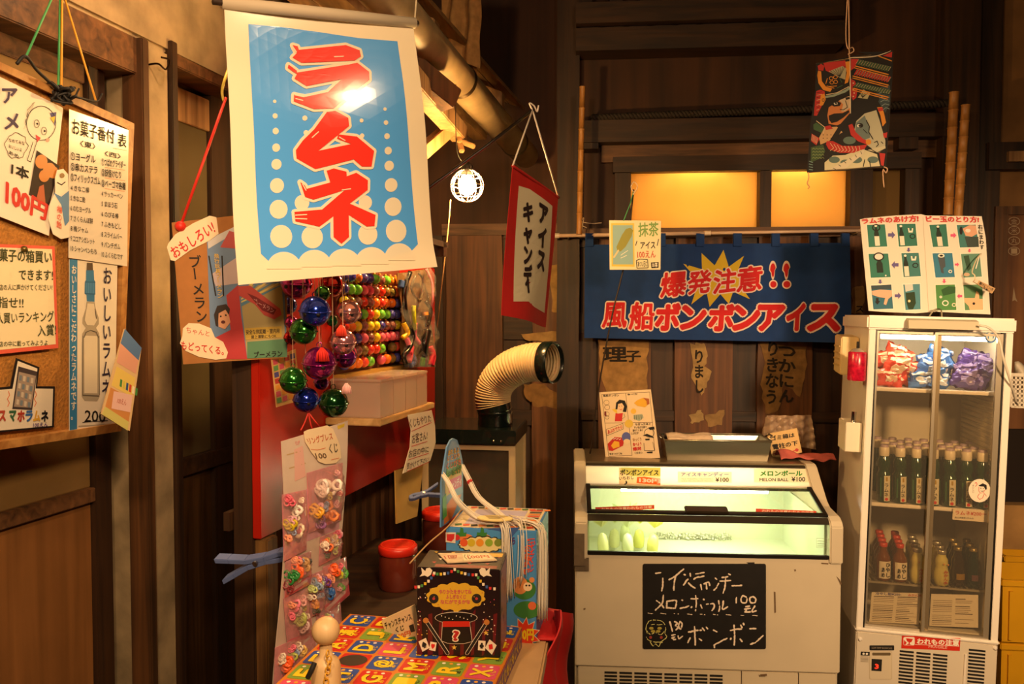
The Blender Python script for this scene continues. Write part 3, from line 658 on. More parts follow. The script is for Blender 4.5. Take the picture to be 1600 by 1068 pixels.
S.text('ブーメラン', [(585, 935), (775, 925), (775, 968), (585, 976)], INK, 5, .03)
S.vtext('ブーメラン', [(140, 290), (232, 290), (282, 745), (196, 745)], INK, 3, .012)
S.poly([(5, 240), (14, 215), (60, 155), (180, 80), (290, 30), (335, 40), (350, 150), (290, 195), (160, 260), (60, 332), (30, 325)], C('#efd8b8', .6), 5, 'slogan_tag')
S.text('おもしろい!', [(18, 250), (300, 60), (332, 140), (62, 318)], RED, 6, .02)
S.sep = 1; S.poly([(108, 830), (112, 780), (150, 745), (220, 748), (300, 780), (325, 840), (380, 870), (412, 940), (400, 980), (330, 990), (220, 970), (130, 930), (92, 880)], C('#efd8b8', .6), 5, 'slogan_tag')
S.text('ちゃんと', [(135, 770), (292, 800), (288, 835), (135, 812)], C('#c85a4a'), 6, .008); S.text('もどってくる。', [(100, 862), (385, 905), (385, 960), (100, 920)], RED, 6, .02); S.flush()
a = S.P((95, 100), 3); b = at(353, 152, 1.70)
single('red_string', MB().tube([a, b], .003, 6).ball(a, .011), C('#d8281c', .5), 'red string running up from the boomerang card to a yellow hook', 'string', loc=a)
hk = bez([b, at(350, 158, 1.70), at(347, 144, 1.70), at(350, 128, 1.70), at(356, 110, 1.72)]) + bez([at(357, 104, 1.72), at(366, 20, 1.8), at(372, -30, 1.85), at(372, -60, 1.86)], 8)
single('yellow_hook', MB().tube(hk, .003, 6), C('#d8c050', .4), 'yellow wire hook holding the red string beside the big banner', 'hook', loc=b)
# ================================================================ BIG SODA BANNER
F = vframe(360, 1.40, 672, 1.645)
bn = lambda x, y: .006 * math.sin((x - 350) * .012 + y * .006) + .004 * math.sin(y * .02 + 1) - .012 * max(0, (y - 380) / 60) * max(0, (x - 640) / 40)
S = Sheet(F, None, (330, 0, 2.3216), bend=bn, eps=.0006, maxe=26)
t = thing('soda_banner', 'big hanging cloth banner with red ramune katakana on blue and white dots', 'banner', F.hit(510, 225)); S.parent = t
CLOTH = PAPER('#f2e6cc', .22, .16); BL = C('#4f9cec', .16, coat=.3); BRED = C('#e0352a', .16, coat=.3)
_c = ((552 - 330) * 2.3216, 150 * 2.3216); _P = S.P(_c, 0); _n = (S.P((_c[0] + 20, _c[1]), 0) - _P).cross(S.P((_c[0], _c[1] + 20), 0) - _P).normalized()
_d = (_P - CAMP).normalized(); BANNER_BULB.location = _P + (_d - 2 * _d.dot(_n) * _n) * 1.05   # the bulb hangs where the vinyl mirrors it
S.body([(50, 8), (733, 92), (815, 968), (98, 1033)], CLOTH, 'cloth', .0012, nx=24, ny=32)
S.poly([(140, 83), (260, 92), (400, 112), (540, 136), (675, 150), (690, 300), (710, 540), (730, 720), (750, 885), (728, 908), (628, 940), (527, 946), (425, 950), (317, 952), (207, 945), (182, 920), (166, 660), (150, 360)], BL, 1, 'blue_field')
for x, y, r in ((231, 367, 6), (232, 420, 9), (234, 475, 11), (236, 535, 14), (238, 595, 18), (241, 672, 25), (247, 758, 32), (255, 857, 39), (622, 399, 6), (625, 448, 8), (629, 497, 10), (634, 549, 13), (639, 603, 17), (648, 672, 23), (657, 750, 31), (669, 838, 38), (338, 429, 9), (342, 482, 9), (538, 440, 7), (540, 495, 8), (365, 860, 38), (565, 850, 35), (330, 735, 26), (556, 735, 24)): S.sep += 1; S.circ(x, y, r, CLOTH, 2, 'white_dot', ry=r*1.08)
for i, (x, y) in enumerate(((262, 975), (371, 968), (477, 964), (578, 958), (680, 944))): S.sep += 1; S.circ(x, y, 62 if i != 4 else 57, CLOTH, 2, 'white_dot', ry=62, a0=180, a1=360, n=16)
g1 = [[(300, 160), (318, 165), (322, 178), (490, 162), (538, 182), (542, 205), (520, 220), (330, 226), (298, 206), (314, 190)],
      [(283, 232), (296, 242), (312, 255), (312, 262), (500, 234), (528, 228), (568, 262), (568, 292), (520, 330), (440, 395), (370, 397), (298, 368), (300, 343), (340, 352), (420, 335), (472, 288), (345, 312), (303, 284), (312, 268), (280, 245)],
      [(415, 408), (445, 404), (490, 430), (493, 460), (385, 548), (500, 525), (450, 505), (455, 490), (520, 498), (582, 550), (574, 606), (540, 606), (510, 580), (375, 614), (308, 575), (305, 545), (330, 510), (370, 470)],
      [(415, 620), (440, 612), (485, 624), (488, 662), (430, 668)],
      [(322, 660), (338, 672), (345, 685), (430, 662), (520, 628), (562, 655), (562, 690), (420, 800), (390, 822), (305, 802), (302, 768), (400, 760), (480, 690), (370, 724), (340, 714)],
      [(440, 745), (495, 735), (495, 860), (468, 884), (440, 860)], [(490, 735), (592, 780), (588, 820), (560, 822), (480, 770)]]
for p_ in g1:
    S.line(p_, 20, CLOTH, 3, True, 'letter_outline'); S.poly(p_, BRED, 5, 'letter')
for a, b in (((303, 345), (335, 352)), ((305, 358), (330, 365)), ((448, 205), (480, 204)), ((458, 500), (478, 512)), ((305, 780), (345, 778)), ((305, 792), (345, 794)), ((330, 668), (342, 690)), ((362, 500), (384, 480)), ((470, 690), (500, 686)), ((302, 170), (312, 186))): S.line([a, b], 3.5, CLOTH, 6, name='brush_mark')
S.flush()
A, B = S.P((40, 6), 0), S.P((738, 84), 0); MB().tube([A, B], .011, 12).build('top_roll', C('#c8b8a0', .7), t)
MB().tube([A + (A-B)*.04, B + (B-A)*.02], .006, 8).build('hanging_rod', W_DK, t)
for p_ in (A, B): MB().tube([p_, p_ + V((.02, .05, .35))], .0018, 5).build('hanging_cord', C('#d8c8a8'), t)
# ================================================================ RED DISPLAY STAND
O = at(405, 600, 1.70); O.z = 0; DF = Frame(O, LU, (-LU.y, LU.x, 0), (0, 0, 1))
REDP = C('#a81c10', .28, n=.12, s=4)
ds = thing('display_stand', 'red panelled candy stand with slatted back along the left wall', 'stand', DF.p(.5, .05, 0))
MB(DF).box(0, 0, .917, 1.14, .02, 1.56).build('red_panel', REDP, ds, bevel=.002)
for x in (0.005, 1.09): MB(DF).box(x, .02, 0, x + .045, .07, 1.56).build('post', W_DK, ds, bevel=.003)
MB(DF).box(.004, -.012, 0, .05, .018, .915).build('front_post', WOOD('#4a3018', '#8a6434'), ds, bevel=.003)
for i in range(14): MB(DF).box(.10 + i*.072, .09, .1, .142 + i*.072, .105, 1.0).build('slat', W_MID, ds)
MB(DF).box(.0, .075, .93, 1.13, .09, .97).build('slat_rail', W_DK, ds)
MB(DF).box(.16, -.24, .672, .82, .09, .69).build('lower_shelf', W_DKX, ds, bevel=.002)
MB(DF).box(.60, -.24, 0, .64, -.20, .672).build('shelf_leg', W_DK, ds)
zs = 1.124
MB(DF).box(.30, -.15, zs, .70, -.001, zs + .017).build('shelf', WOOD('#b08a50', '#dcb880', 'y'), ds, bevel=.002)
MB(DF).box(.31, -.03, zs - .05, .32, -.001, zs).build('shelf_bracket', C('#6a6258', .4, .8), ds)
MB(DF).box(.02, -.22, 1.585, .62, -.20, 1.60).build('hanging_rail', W_DK, ds); MB(DF).box(.02, -.22, 1.56, .05, .03, 1.60).build('rail_arm', W_DK, ds); MB(DF).box(.58, -.22, 1.56, .61, .03, 1.60).build('rail_arm', W_DK, ds)
# four plastic boxes on the shelf
PLB = FILM('#f6e4d2', .62, .2, .2); names = ['nearest', 'second', 'third', 'farthest']
for i in range(4):
    a = .318 + i*.086; t = thing('plastic_box', f'milky plastic box with lid on the red stand shelf, {names[i]} of the row of four', 'box', DF.p(a + .041, -.07, zs + .017), 'milky plastic boxes on the shelf')
    z0 = zs + .0175; m = MB(DF); x1 = a + .082
    m.box(a, -.142, z0, x1, -.008, z0 + .003); m.box(a, -.142, z0, a + .002, -.008, z0 + .088); m.box(x1 - .002, -.142, z0, x1, -.008, z0 + .088); m.box(a, -.142, z0, x1, -.140, z0 + .088); m.box(a, -.010, z0, x1, -.008, z0 + .088)
    m.build('box_body', PLB, t); MB(DF).box(a - .002, -.144, z0 + .0882, x1 + .002, -.006, z0 + .0962).build('lid', PLB, t, bevel=.002)
    MB(DF).box(a + .01, -.13, z0 + .0035, x1 - .01, -.02, z0 + .02 + .01*(i % 2)).build('paper_slips', C('#d8a080', .8, n=.3, s=60), t, bevel=.003)
# ball lottery card
bt = thing('ball_card', 'display card with eight rows of small coloured rubber balls on the red stand', 'display card', DF.p(.55, -.02, 1.25))
xa, xb = DF.lh(520, 500).x, DF.lh(622, 500).x
MB(DF).box(xa, -.006, 1.245, xb, -.001, 1.54).build('backing_card', C('#5a2416', .6), bt)
MB(DF).box(xa, -.034, 1.232, xb, -.001, 1.246).build('bottom_ledge', C('#b08a3c', .45), bt, bevel=.001)
pal = ['#f07818', '#f07818', '#e85a80', '#ee6a8c', '#e83a22', '#f0d820', '#6ac83a', '#3a3aa0', '#4a4ab0', '#7a6a30', '#8a5a50', '#e84a30']
bm_ = MB(DF); n = int((xb - xa) / .040)
base = MB().ball((0, 0, 0), .0125, 14, 9); meshes = {}
R2 = random.Random(3)
for j in range(8):
    z = 1.497 - j*.0325
    for i in range(n):
        if R2.random() < .04: continue
        h = R2.choice(pal); x = xa + .020 + i*.040 + R2.uniform(-.002, .002); p = DF.p(x, -.0215, z)
        if h not in meshes:
            o = MB().ball(bt.location, .0145, 14, 9).build('ball', C(h, .18, coat=.5, n=.25 if h in ('#7a6a30', '#8a5a50') else 0, s=200), bt); meshes[h] = o; o.location = p - bt.location
        else:
            o = meshes[h].copy(); COL.objects.link(o); o.location = p - bt.location
        bm_.ball(DF.p(x + .02, -.010, z + .0165), .0042, 6, 4)
bm_.build('peg', C('#d89030', .4), bt, kind='stuff')
# toy bag with rubber snake
F = vframe(626, 2.36, 690, 2.62); tb = thing('toy_bag', 'clear toy bag with a black rubber snake and colourful bits beside the ball card', 'toy bag', F.hit(658, 500))
S = Sheet(F, tb, (520, 420, 5.93), bend=lambda x, y: .006 * math.sin(x*.3 + y*.05), maxe=0)
S.body([(612, 40), (900, -10), (945, 905), (650, 910)], C('#6a4a28', .5, n=.4, s=20), 'printed_backing', .002, nx=8, ny=14)
S.off = -.018
def st(pts, r, c, nm='toy_piece', n=26): MB().tube(bez([S.P(p, 1) for p in pts], n), r, 8).build(nm, C(c, .25), tb)
st([(700, 30), (650, 180), (655, 330), (700, 500), (735, 620), (690, 740), (655, 800), (660, 880)], .0075, '#14100e', 'rubber_snake', 40)
st([(770, 60), (740, 180), (780, 290), (840, 240), (840, 100), (790, 40)], .004, '#5a4a38', 'toy_ring'); st([(860, 300), (900, 380), (880, 500), (850, 520)], .006, '#2a2018')
for pts, r, c in (([(670, 500), (690, 590), (660, 640)], .008, '#e8c020'), ([(740, 340), (735, 440), (760, 560)], .007, '#c8d030'), ([(760, 500), (775, 620), (800, 690)], .007, '#e05a78'), ([(690, 780), (720, 730), (690, 860)], .010, '#d84a5a'),
                  ([(740, 800), (760, 860), (730, 890)], .010, '#3a4a8a'), ([(830, 820), (840, 890)], .008, '#6ac83a'), ([(905, 720), (915, 800), (900, 890)], .011, '#e03050'), ([(850, 400), (850, 430)], .010, '#e08a20'), ([(640, 110), (630, 170)], .010, '#3a5a9a'), ([(860, 570), (830, 700), (850, 800)], .014, '#1a1614'), ([(680, 640), (690, 700)], .008, '#e0708a')): st(pts, r, c)
st([(880, 0), (905, 120), (912, 260), (920, 360)], .004, '#e07a90', 'pink_trim')
S.bend = lambda x, y: -.012 + .008 * math.sin(x*.25 + y*.07) + .004 * math.sin(y*.21 - x*.1); S.off = -.018
S.body([(612, 40), (900, -10), (945, 905), (650, 910)], FILM('#ffffff', .97, .08, .12), 'clear_film', .0006, nx=12, ny=24)
# paper note and cardboard strip below the shelf, small clip
F = vframe(632, 2.06, 680, 2.26)
S, t = sheet_thing('lottery_note', 'curled cream note with red underlines hanging below the plastic boxes', 'note', [(412, 470), (612, 430), (640, 560), (645, 700), (600, 850), (370, 958), (430, 740), (440, 600)], C('#eadcc0', .6), F, (560, 560, 5.34))
for tx, qq in (('くじもやりた', [(420, 505), (600, 465), (604, 525), (428, 580)]), ('お客さん!', [(444, 625), (572, 600), (572, 670), (446, 715)]), ('お店の中に', [(420, 760), (584, 725), (584, 780), (416, 832)]), ('声かけて下さい', [(400, 870), (592, 815), (580, 855), (398, 940)])):
    S.text(tx, qq, C('#4a2a24', .7), off=.008)
for a, b in (((440, 606), (608, 532)), ((440, 732), (572, 690)), ((412, 845), (584, 788)), ((400, 942), (590, 860))): S.line([a, b], 5, RED, 3)
S.flush()
S, t = sheet_thing('cardboard_strip', 'plain brown cardboard strip hanging under the lottery note', 'cardboard', [(618, 735), (662, 722), (652, 806), (620, 818)], C('#c49a4a', .8, n=.1), vframe(618, 2.12, 662, 2.3), (0, 0, 1), .004, off=.004)
def clip(name, label, P0, dx, dy, dz, sc_, mat):
    """spring clothespin: two levers crossing at a spring, jaws along dx"""
    t = thing(name, label, 'clothespin', P0); X, Yv, Z = V(dx).normalized(), V(dy).normalized(), V(dz).normalized()
    Q = lambda a, b, c: P0 + (X*a + Z*b + Yv*c) * sc_
    for sg in (1, -1):
        prof = [(-.55, .22*sg), (-.35, .15*sg), (-.1, .06*sg), (.2, .035*sg), (.45, .06*sg), (.62, .015*sg)]
        m = MB()
        for (a, b), (c, d) in zip(prof[:-1], prof[1:]):
            th = .045
            m.hexa([Q(a, b-th, -.09), Q(c, d-th, -.09), Q(c, d-th, .09), Q(a, b-th, .09), Q(a, b+th, -.09), Q(c, d+th, -.09), Q(c, d+th, .09), Q(a, b+th, .09)], raw=True)
        m.build('lever', mat, t, bevel=.001)
    MB().lathe(Q(.05, 0, -.11), [(.05*sc_, 0), (.05*sc_, .22*sc_)], 10, ax=Yv).build('spring', C('#b0b0b0', .3, 1), t)
CLB = C('#5a6a9c', .4)
clip('clothespin', 'big blue plastic clothespin gripping the prize sheet edge by the stand post', at(398, 876, 1.56), (1, .25, .18), (.25, 1, .35), (-.2, -.35, 1), .115, CLB)
clip('clothespin', 'small blue clothespin below the curled lottery note', at(664, 771, 2.16), (-1, -.2, -.25), (.2, -.6, .8), (-.3, .5, 1), .072, CLB)
# jars with red lids
def jar(P, r, h, label):
    t = thing('candy_jar', label, 'jar', P)
    MB().lathe(P, [(r*.9, 0), (r*.97, .006), (r*.97, h*.72), (r*.86, h*.84), (r*.86, h*.86)], 24, ax=(0, 0, 1)).build('jar_body', C('#6a2a1c', .12, n=.2, coat=.5), t)
    MB().lathe(P, [(r*.93, h*.80), (r, h*.82), (r, h*.96), (r*.92, h), (r*.3, h*1.0)], 24, ax=(0, 0, 1)).build('lid', C('#d42a18', .35), t)
    MB().lathe(P + V((0, 0, h)), [(r*.9, -.002), (r*.9, .002), (r*.82, .002), (r*.82, -.002)], 24, ax=(0, 0, 1), cap=False).build('lid_ridge', C('#e03a22', .3), t)
P = at(622, 930, 2.06); P.z = .6905; jar(P, .051, .112, 'red lidded candy jar on the lower shelf left of the magic box')
P = at(688, 868, 2.40); P.z = .6905; jar(P, .056, .118, 'red lidded candy jar half hidden behind the blue string box')
# ================================================================ BELLS
def bell(px, py, r, Y, h, label, tas=None, lid=None):
    P = at(px, py, Y); rm = r / FPX * Y; t = thing('jingle_bell', label, 'bell', P, 'shiny jingle bells on the red stand'); mt = C(h, .16, .82, coat=.6)
    prof = []
    for i in range(19):
        a = math.pi * (i / 18); rr, zz = rm * math.sin(a), -rm * math.cos(a)
        prof.append((max(rr, .0006), zz))
    MB().lathe(P, prof, 26, ax=(.05, -.1, 1)).build('shell', mt, t)
    MB().lathe(P, [(rm*.995, -.05*rm), (rm*1.07, -.03*rm), (rm*1.07, .03*rm), (rm*.995, .05*rm)], 26, ax=(.05, -.1, 1), cap=False).build('seam_ring', mt, t)
    dk = C('#0a0606', .6)
    m = MB(); n = 10; a0 = R.uniform(-.5, .5)
    for i in range(n):
        a = -1.05 + i*.19
        q = []
        for da, w_ in ((0, .07), (0, -.07), (.19, -.07), (.19, .07)):
            e = a + da; d = V((math.sin(a0 + w_*1.2)*math.cos(.5), -math.cos(a0 + w_*1.2), 0)); q.append(P + (V((0, 0, -1)) * math.cos(e*.7) * .99 + V((math.cos(a0), math.sin(a0), 0)) * math.sin(e*.7)) * rm * 1.012 + V((-math.sin(a0), math.cos(a0), 0)) * (w_ * rm))
        m.add(q, [(0, 1, 2, 3)], False, True)
    m.build('slot', dk, t)
    for k in range(2):
        c = P + V((-.42 + .84*k, -.85, -.22)).normalized() * rm * 1.003; MB().lathe(c, [(rm*.13, -.001), (rm*.13, .0012), (rm*.02, .0014)], 10, ax=c - P).build('hole', dk, t)
    top = V((P.x, P.y, 1.585)); top = top if top.z > P.z + rm else P + V((0, 0, rm + .05))
    MB().tube([P + V((0, 0, rm)), P + V((0, 0, rm*1.25)), top], .0008, 5).build('cord', C('#b89078', .6), t)
    MB().tube([P + V((math.cos(i*.63)*rm*.16, 0, rm*1.1 + math.sin(i*.63)*rm*.16)) for i in range(10)], rm*.03, 5, True).build('loop', mt, t)
    if tas:
        a = at(tas[0], tas[1], Y - rm*1.1); L = tas[3] / FPX * Y; m = MB()
        for i in range(46):
            u = R.uniform(0, 6.28); q = math.sqrt(R.random()) * L * .55
            m.tube([a + V((math.cos(u)*q*.12, math.sin(u)*q*.12, L*.5)), a + V((math.cos(u)*q*.8, math.sin(u)*q*.5, L*.1)), a + V((math.cos(u)*q, math.sin(u)*q*.5, -L*.55))], .0011, 4)
        m.build('tassel', C(tas[2], .7), t, kind='stuff')
for a in ((463, 443, 24, 1.68, '#b0208a', 'big magenta bell at the top left of the bunch, under the banner hem'), (518, 445, 19, 1.74, '#b01a1e', 'red bell at the top right of the bunch, under the banner hem'),
          (504, 458, 12, 1.66, '#2a7a2a', 'small green bell in front of the top red bell'), (492, 486, 24, 1.60, '#2440c0', 'largest blue bell in the upper middle of the bunch'),
          (450, 477, 14, 1.72, '#2a3a98', 'blue bell peeking out beside the boomerang card'), (474, 517, 21, 1.63, '#2c7a28', 'bright green bell just under the largest blue bell'),
          (454, 527, 12, 1.70, '#c01c24', 'small red bell left of the middle green bell'), (455, 503, 10, 1.69, '#c02a8c', 'tiny magenta bell between blue and red bells at left'),
          (545, 487, 19, 1.70, '#e0a0a8', 'pale rose bell at the right edge beside the ball rows'), (539, 557, 18, 1.76, '#8a2290', 'purple bell tucked under the rose bell with red tassel'),
          (502, 597, 12, 1.68, '#8a1c86', 'small purple bell between the tasselled magenta bell and the blue one'), (458, 594, 21, 1.62, '#2a7e2c', 'green bell at the lower left of the bunch'),
          (478, 624, 20, 1.66, '#2236b0', 'blue bell hanging lowest between two green bells'), (519, 501, 9, 1.72, '#1e6a3a', 'tiny green bell behind the largest blue bell')):
    bell(*a)
bell(536, 534, 20, 1.62, '#d8909c', 'rose silver bell wearing a red tassel', (533, 516, '#e0402a', 16)); bell(499, 567, 26, 1.60, '#9a1e7c', 'big magenta bell with a long red tassel in the lower middle', (503, 553, '#d8281e', 20))
bell(521, 629, 23, 1.64, '#174a22', 'darkest green bell at the bottom right with a pink tassel', (541, 606, '#e8b0b0', 15))
P = at(482, 644, 1.66); single('red_ribbon', MB().tube(bez([P, at(476, 660, 1.65), at(470, 672, 1.64)]), .0018, 5).tube(bez([P, at(486, 664, 1.66), at(491, 676, 1.67)]), .0018, 5).tube(bez([P, at(494, 660, 1.66), at(500, 668, 1.68)]), .0018, 5), C('#c82a20', .6), 'thin red ribbons dangling below the lowest blue bell', 'ribbon')
# patterned card behind the bells
S, t = sheet_thing('patterned_card', 'checked multicoloured card behind the bells at the left', 'card', [(424, 560), (462, 545), (470, 625), (432, 636)], C('#d8b070', .5), vframe(424, 1.70, 470, 1.80), (0, 0, 1))
for j in range(7):
    for i in range(4): S.poly([(426 + i*9 + j, 562 + j*10 - i*3), (433 + i*9 + j, 560 + j*10 - i*3), (434 + i*9 + j, 568 + j*10 - i*3), (427 + i*9 + j, 570 + j*10 - i*3)], C(['#c84a6a', '#4a4a98', '#d89030', '#5a9a5a', '#b03030'][(i*2 + j*3) % 5], .5))
S.flush()
# ================================================================ PRIZE SHEET
F = vframe(436, 1.50, 540, 1.70); ps = thing('prize_sheet', 'long backing sheet of plastic wrapped ring prizes hanging on the red stand', 'prize sheet', F.hit(490, 860))
S = Sheet(F, ps, (420, 640, 4.853), bend=lambda x, y: .010 * math.sin((y - 650) * .012 + x*.02))
S.body([(105, 238), (570, 80), (545, 560), (540, 2120), (60, 2120), (82, 560)], C('#d8c8bc', .5), 'backing', .0015) if 0 else S.body([(100, 240), (570, 80), (560, 2150), (60, 2150)], C('#d0bcae', .45, n=.1), 'backing', .0015, nx=6, ny=24)
S.maxe = 12
for i, (x, y) in enumerate(((130, 340), (140, 440), (190, 420), (160, 330))): S.line([(x, y), (x + 60, y - 18)], 8, C('#b89a70', .5), 1)
S.poly([(490, 120), (545, 100), (540, 125), (495, 145)], C('#d8b838'), 1); S.text('リング', [(190, 235), (218, 228), (218, 262), (190, 268)], C('#d86a70'), off=.02); S.poly([(180, 300), (240, 270), (250, 500), (170, 540)], C('#d8a8a0', .5), 1)
S.poly([(80, 660), (250, 600), (540, 500), (535, 900), (80, 1060)], C('#c890a0', .4), 1)
S.poly([(245, 165), (270, 150), (410, 115), (450, 140), (500, 270), (510, 360), (470, 400), (390, 408), (340, 390), (290, 320), (250, 240)], C('#e8d0ac', .6), 8, 'slogan_tag')
S.text('リングブレス', [(258, 212), (440, 165), (446, 222), (276, 258)], C('#c05a30'), 10, .008); S.text('くじ', [(412, 258), (476, 245), (482, 315), (420, 330)], INK, 10, .01); S.text('100', [(310, 325), (392, 325), (398, 362), (322, 368)], C('#5a3a20'), 10, .01)
S.line([(285, 295), (330, 300), (390, 285)], 4, C('#d87a50'), 10); S.line([(430, 375), (490, 360)], 4, C('#d87a50'), 10); S.flush(); S.maxe = 0
FL = FILM('#fff4f0', .90, .12, .30)
def packet(pts, band, bits, seed, lift=.016):
    rr = random.Random(seed); S.off = -.003; pts = quad(pts); base = S.bend
    b = S.body(pts, C('#d88a98', .4, n=.25, s=60), 'packet', .001); o0 = ps.location
    if band:
        S.parent = b; S.poly([bil(pts, 0, .78), bil(pts, 1, .70), bil(pts, 1, .98), bil(pts, 0, .99)], C(band, .35), 2, 'packet_label'); S.line([bil(pts, .15, .88), bil(pts, .8, .82)], 5, C('#f0c8d0', .5), 3, name='packet_label'); S.flush(); S.parent = ps
    bits = list(bits) + [(rr.choice(['#e0d0c0', '#d86a80', '#c8b050', '#8a9ac0', '#e09070', '#b8c880', '#d8a0b0']), rr.uniform(.15, .85), rr.uniform(.12, .72), rr.uniform(.005, .008)) for _ in range(7)]
    for c, cx, cy, r in bits:
        p0 = bil(pts, cx, cy); m = MB(); S.off = -.012; ctr = S.P(p0, 1)
        for k in range(5):
            u = rr.uniform(0, 6.28); d = V((math.cos(u), -.3, math.sin(u))) * r * rr.uniform(.3, .9); tt = rr.uniform(0, 3.14)
            m.tube([ctr + d + V((math.cos(i*.7 + tt)*r*.6, math.sin(i*.9)*r*.2, math.sin(i*.7 + tt)*r*.6)) for i in range(8)], r*.26, 6, True)
        o = m.build('trinket', C(c, .3), b)
    S.off = -.006; h = {}
    def pil(x, y): return 0
    m = MB(); nx, ny = 10, 14
    pts2 = [S.P(bil(pts, i/nx, j/ny), 0) - F.y * (lift * (math.sin(math.pi*i/nx) * math.sin(math.pi*j/ny)) ** .6 + (rr.uniform(-.0028, .0028) if 0 < i < nx and 0 < j < ny else 0)) for j in range(ny+1) for i in range(nx+1)]
    m.add(pts2, [(j*(nx+1)+i, (j+1)*(nx+1)+i, (j+1)*(nx+1)+i+1, j*(nx+1)+i+1) for j in range(ny) for i in range(nx)], True, True)
    m.build('film', FL, b)
S.org = (0, 0, 1)
packet([(436, 772), (472, 764), (476, 858), (438, 876)], None, [('#e0d8d0', .5, .25, .010), ('#c8b020', .3, .45, .010), ('#e8d8c0', .6, .6, .012), ('#d05a70', .3, .12, .009)], 1)
packet([(474, 738), (530, 722), (534, 812), (478, 832)], None, [('#e8dcd8', .35, .3, .014), ('#f0e8e0', .65, .3, .015), ('#e08a50', .6, .75, .015), ('#d8a030', .2, .65, .012), ('#8a5a90', .35, .9, .010)], 2, .028)
packet([(441, 876), (484, 860), (488, 912), (443, 934)], '#d83a5a', [('#2a7a3a', .22, .45, .011), ('#e0602a', .42, .35, .011), ('#b89060', .7, .32, .011), ('#7a2a30', .2, .7, .009), ('#3a3a3a', .85, .3, .007)], 3)
packet([(499, 838), (536, 826), (538, 868), (500, 884)], None, [('#e0703a', .3, .4, .010), ('#c8b0a0', .7, .35, .009), ('#4a5a3a', .4, .75, .006)], 4)
packet([(508, 886), (546, 870), (552, 930), (512, 966)], '#e02a5a', [('#e8602a', .4, .2, .012), ('#6a3a90', .12, .32, .009), ('#c8c830', .65, .4, .011), ('#4a9a3a', .85, .35, .010), ('#2a5aa0', .25, .6, .010), ('#5aa83a', .7, .66, .007)], 5)
packet([(486, 898), (510, 890), (514, 956), (488, 966)], None, [('#8aa0c0', .4, .25, .010), ('#a0b0c8', .6, .4, .009), ('#e8a04a', .5, .7, .010), ('#4a4a3a', .5, .93, .006)], 6)
packet([(441, 934), (484, 918), (496, 996), (456, 1022)], '#e02a5e', [('#e88098', .45, .22, .012), ('#d8a0a0', .7, .2, .009), ('#a8b060', .55, .5, .012), ('#e8c8c8', .7, .68, .009)], 7)
packet([(500, 955), (538, 940), (540, 1000), (504, 1030)], None, [('#e07a80', .4, .3, .010), ('#e8b0b0', .6, .6, .010)], 9)
packet([(433, 1012), (498, 985), (502, 1080), (434, 1096)], '#d82a50', [('#e8602a', .25, .35, .013), ('#a8b050', .45, .25, .010), ('#e03a6a', .3, .7, .014), ('#d8b060', .65, .25, .009), ('#e03a50', .75, .5, .012)], 8)
# ================================================================ TABLE WITH LOTTERY BOXES
TZ = .76; P = WORLD.lz(865, 955, TZ); a = math.radians(7)
TF = Frame(P, (math.cos(a), -math.sin(a), 0), (math.sin(a), math.cos(a), 0), (0, 0, 1))
tb_ = thing('table', 'pale topped wooden side table carrying the lottery boxes', 'table', TF.p(-.25, -.3, -TZ))
MB(TF).slabz([(-.43, -.62), (0, -.62), (0, 0), (-.235, 0), (-.235, -.165), (-.43, -.165)], -.03, 0).build('table_top', C('#c8a070', .4, n=.15, s=10), tb_, bevel=.004)
for x in (-.41, -.05):
    for y in ((-.60, -.20) if x < -.2 else (-.60, -.05)): MB(TF).box(x, y, -TZ, x + .03, y + .03, -.03).build('leg', W_DK, tb_)
MB(TF).box(-.235, -.045, -.09, -.03, -.03, -.03).build('apron', W_DK, tb_)
F = vframe(856, 1.56, 889, 1.80); S = Sheet(F, None, bend=lambda x, y: .012 * math.sin(x*.35 + y*.01) + .006*math.sin(y*.05))
rc = thing('red_cloth', 'red cloth draped over the right edge of the lottery table', 'cloth', F.hit(870, 1010)); S.parent = rc
S.off = -.012; S.body([(866, 952), (888, 958), (897, 1210), (842, 1210)], C('#d01c1c', .7, n=.15, s=8), 'drape', .003, nx=12, ny=20)
m = MB(TF); m.grid(lambda u, v: TF.p(-.06 + .075*u, -.16 + .165*v, .004 + .004*math.sin(u*5)*math.sin(v*7)), 6, 8); m.build('folded_edge', C('#d01c1c', .7, n=.15, s=8), rc, solid=.004)
# letter tile game box
ga = math.radians(11); GO = V((.017, 1.515, TZ + .0005)); GF = Frame(GO, (math.cos(ga), -math.sin(ga), 0), (math.sin(ga), math.cos(ga), 0), (0, 0, 1))
gb = thing('letter_game_box', 'flat lottery box printed with coloured letter tiles lying on the table', 'box', GF.p(-.17, -.17, 0))
TS = .0575; MB(GF).box(-TS*6 - .004, -TS*6 - .004, 0, .002, .002, .0395).build('box_body', C('#c8741e', .4), gb, bevel=.001)
S = LSheet(topframe(GF, 0, 0, .0395), gb, (0, 0, 1), eps=.0003)
TC = ['#c02018', '#2a4a9c', '#7a9a38', '#d04a6a']; YE = C('#ecc820', .35)
rows = [(1, 'を', 0, 'E', 2, 'N', 3, 'T', 0, 'B', 1, 'C'), (0, 'Z', 2, 'W', 3, 'U', 1, 'K', 2, 'J', 0, '漢'), (2, 'Y', 0, 'S', 1, '字', 3, 'L', 1, 'D', 0, 'A'), (3, 'X', 2, 'R', 0, 'M', 1, '@', 4, '', 1, 'F'), (1, '絵', 3, 'P', 2, 'I', 0, 'G', 1, 'H', 2, 'E'), (0, 'V', 1, 'Q', 3, 'O', 2, 'L', 0, 'N', 3, 'K')]
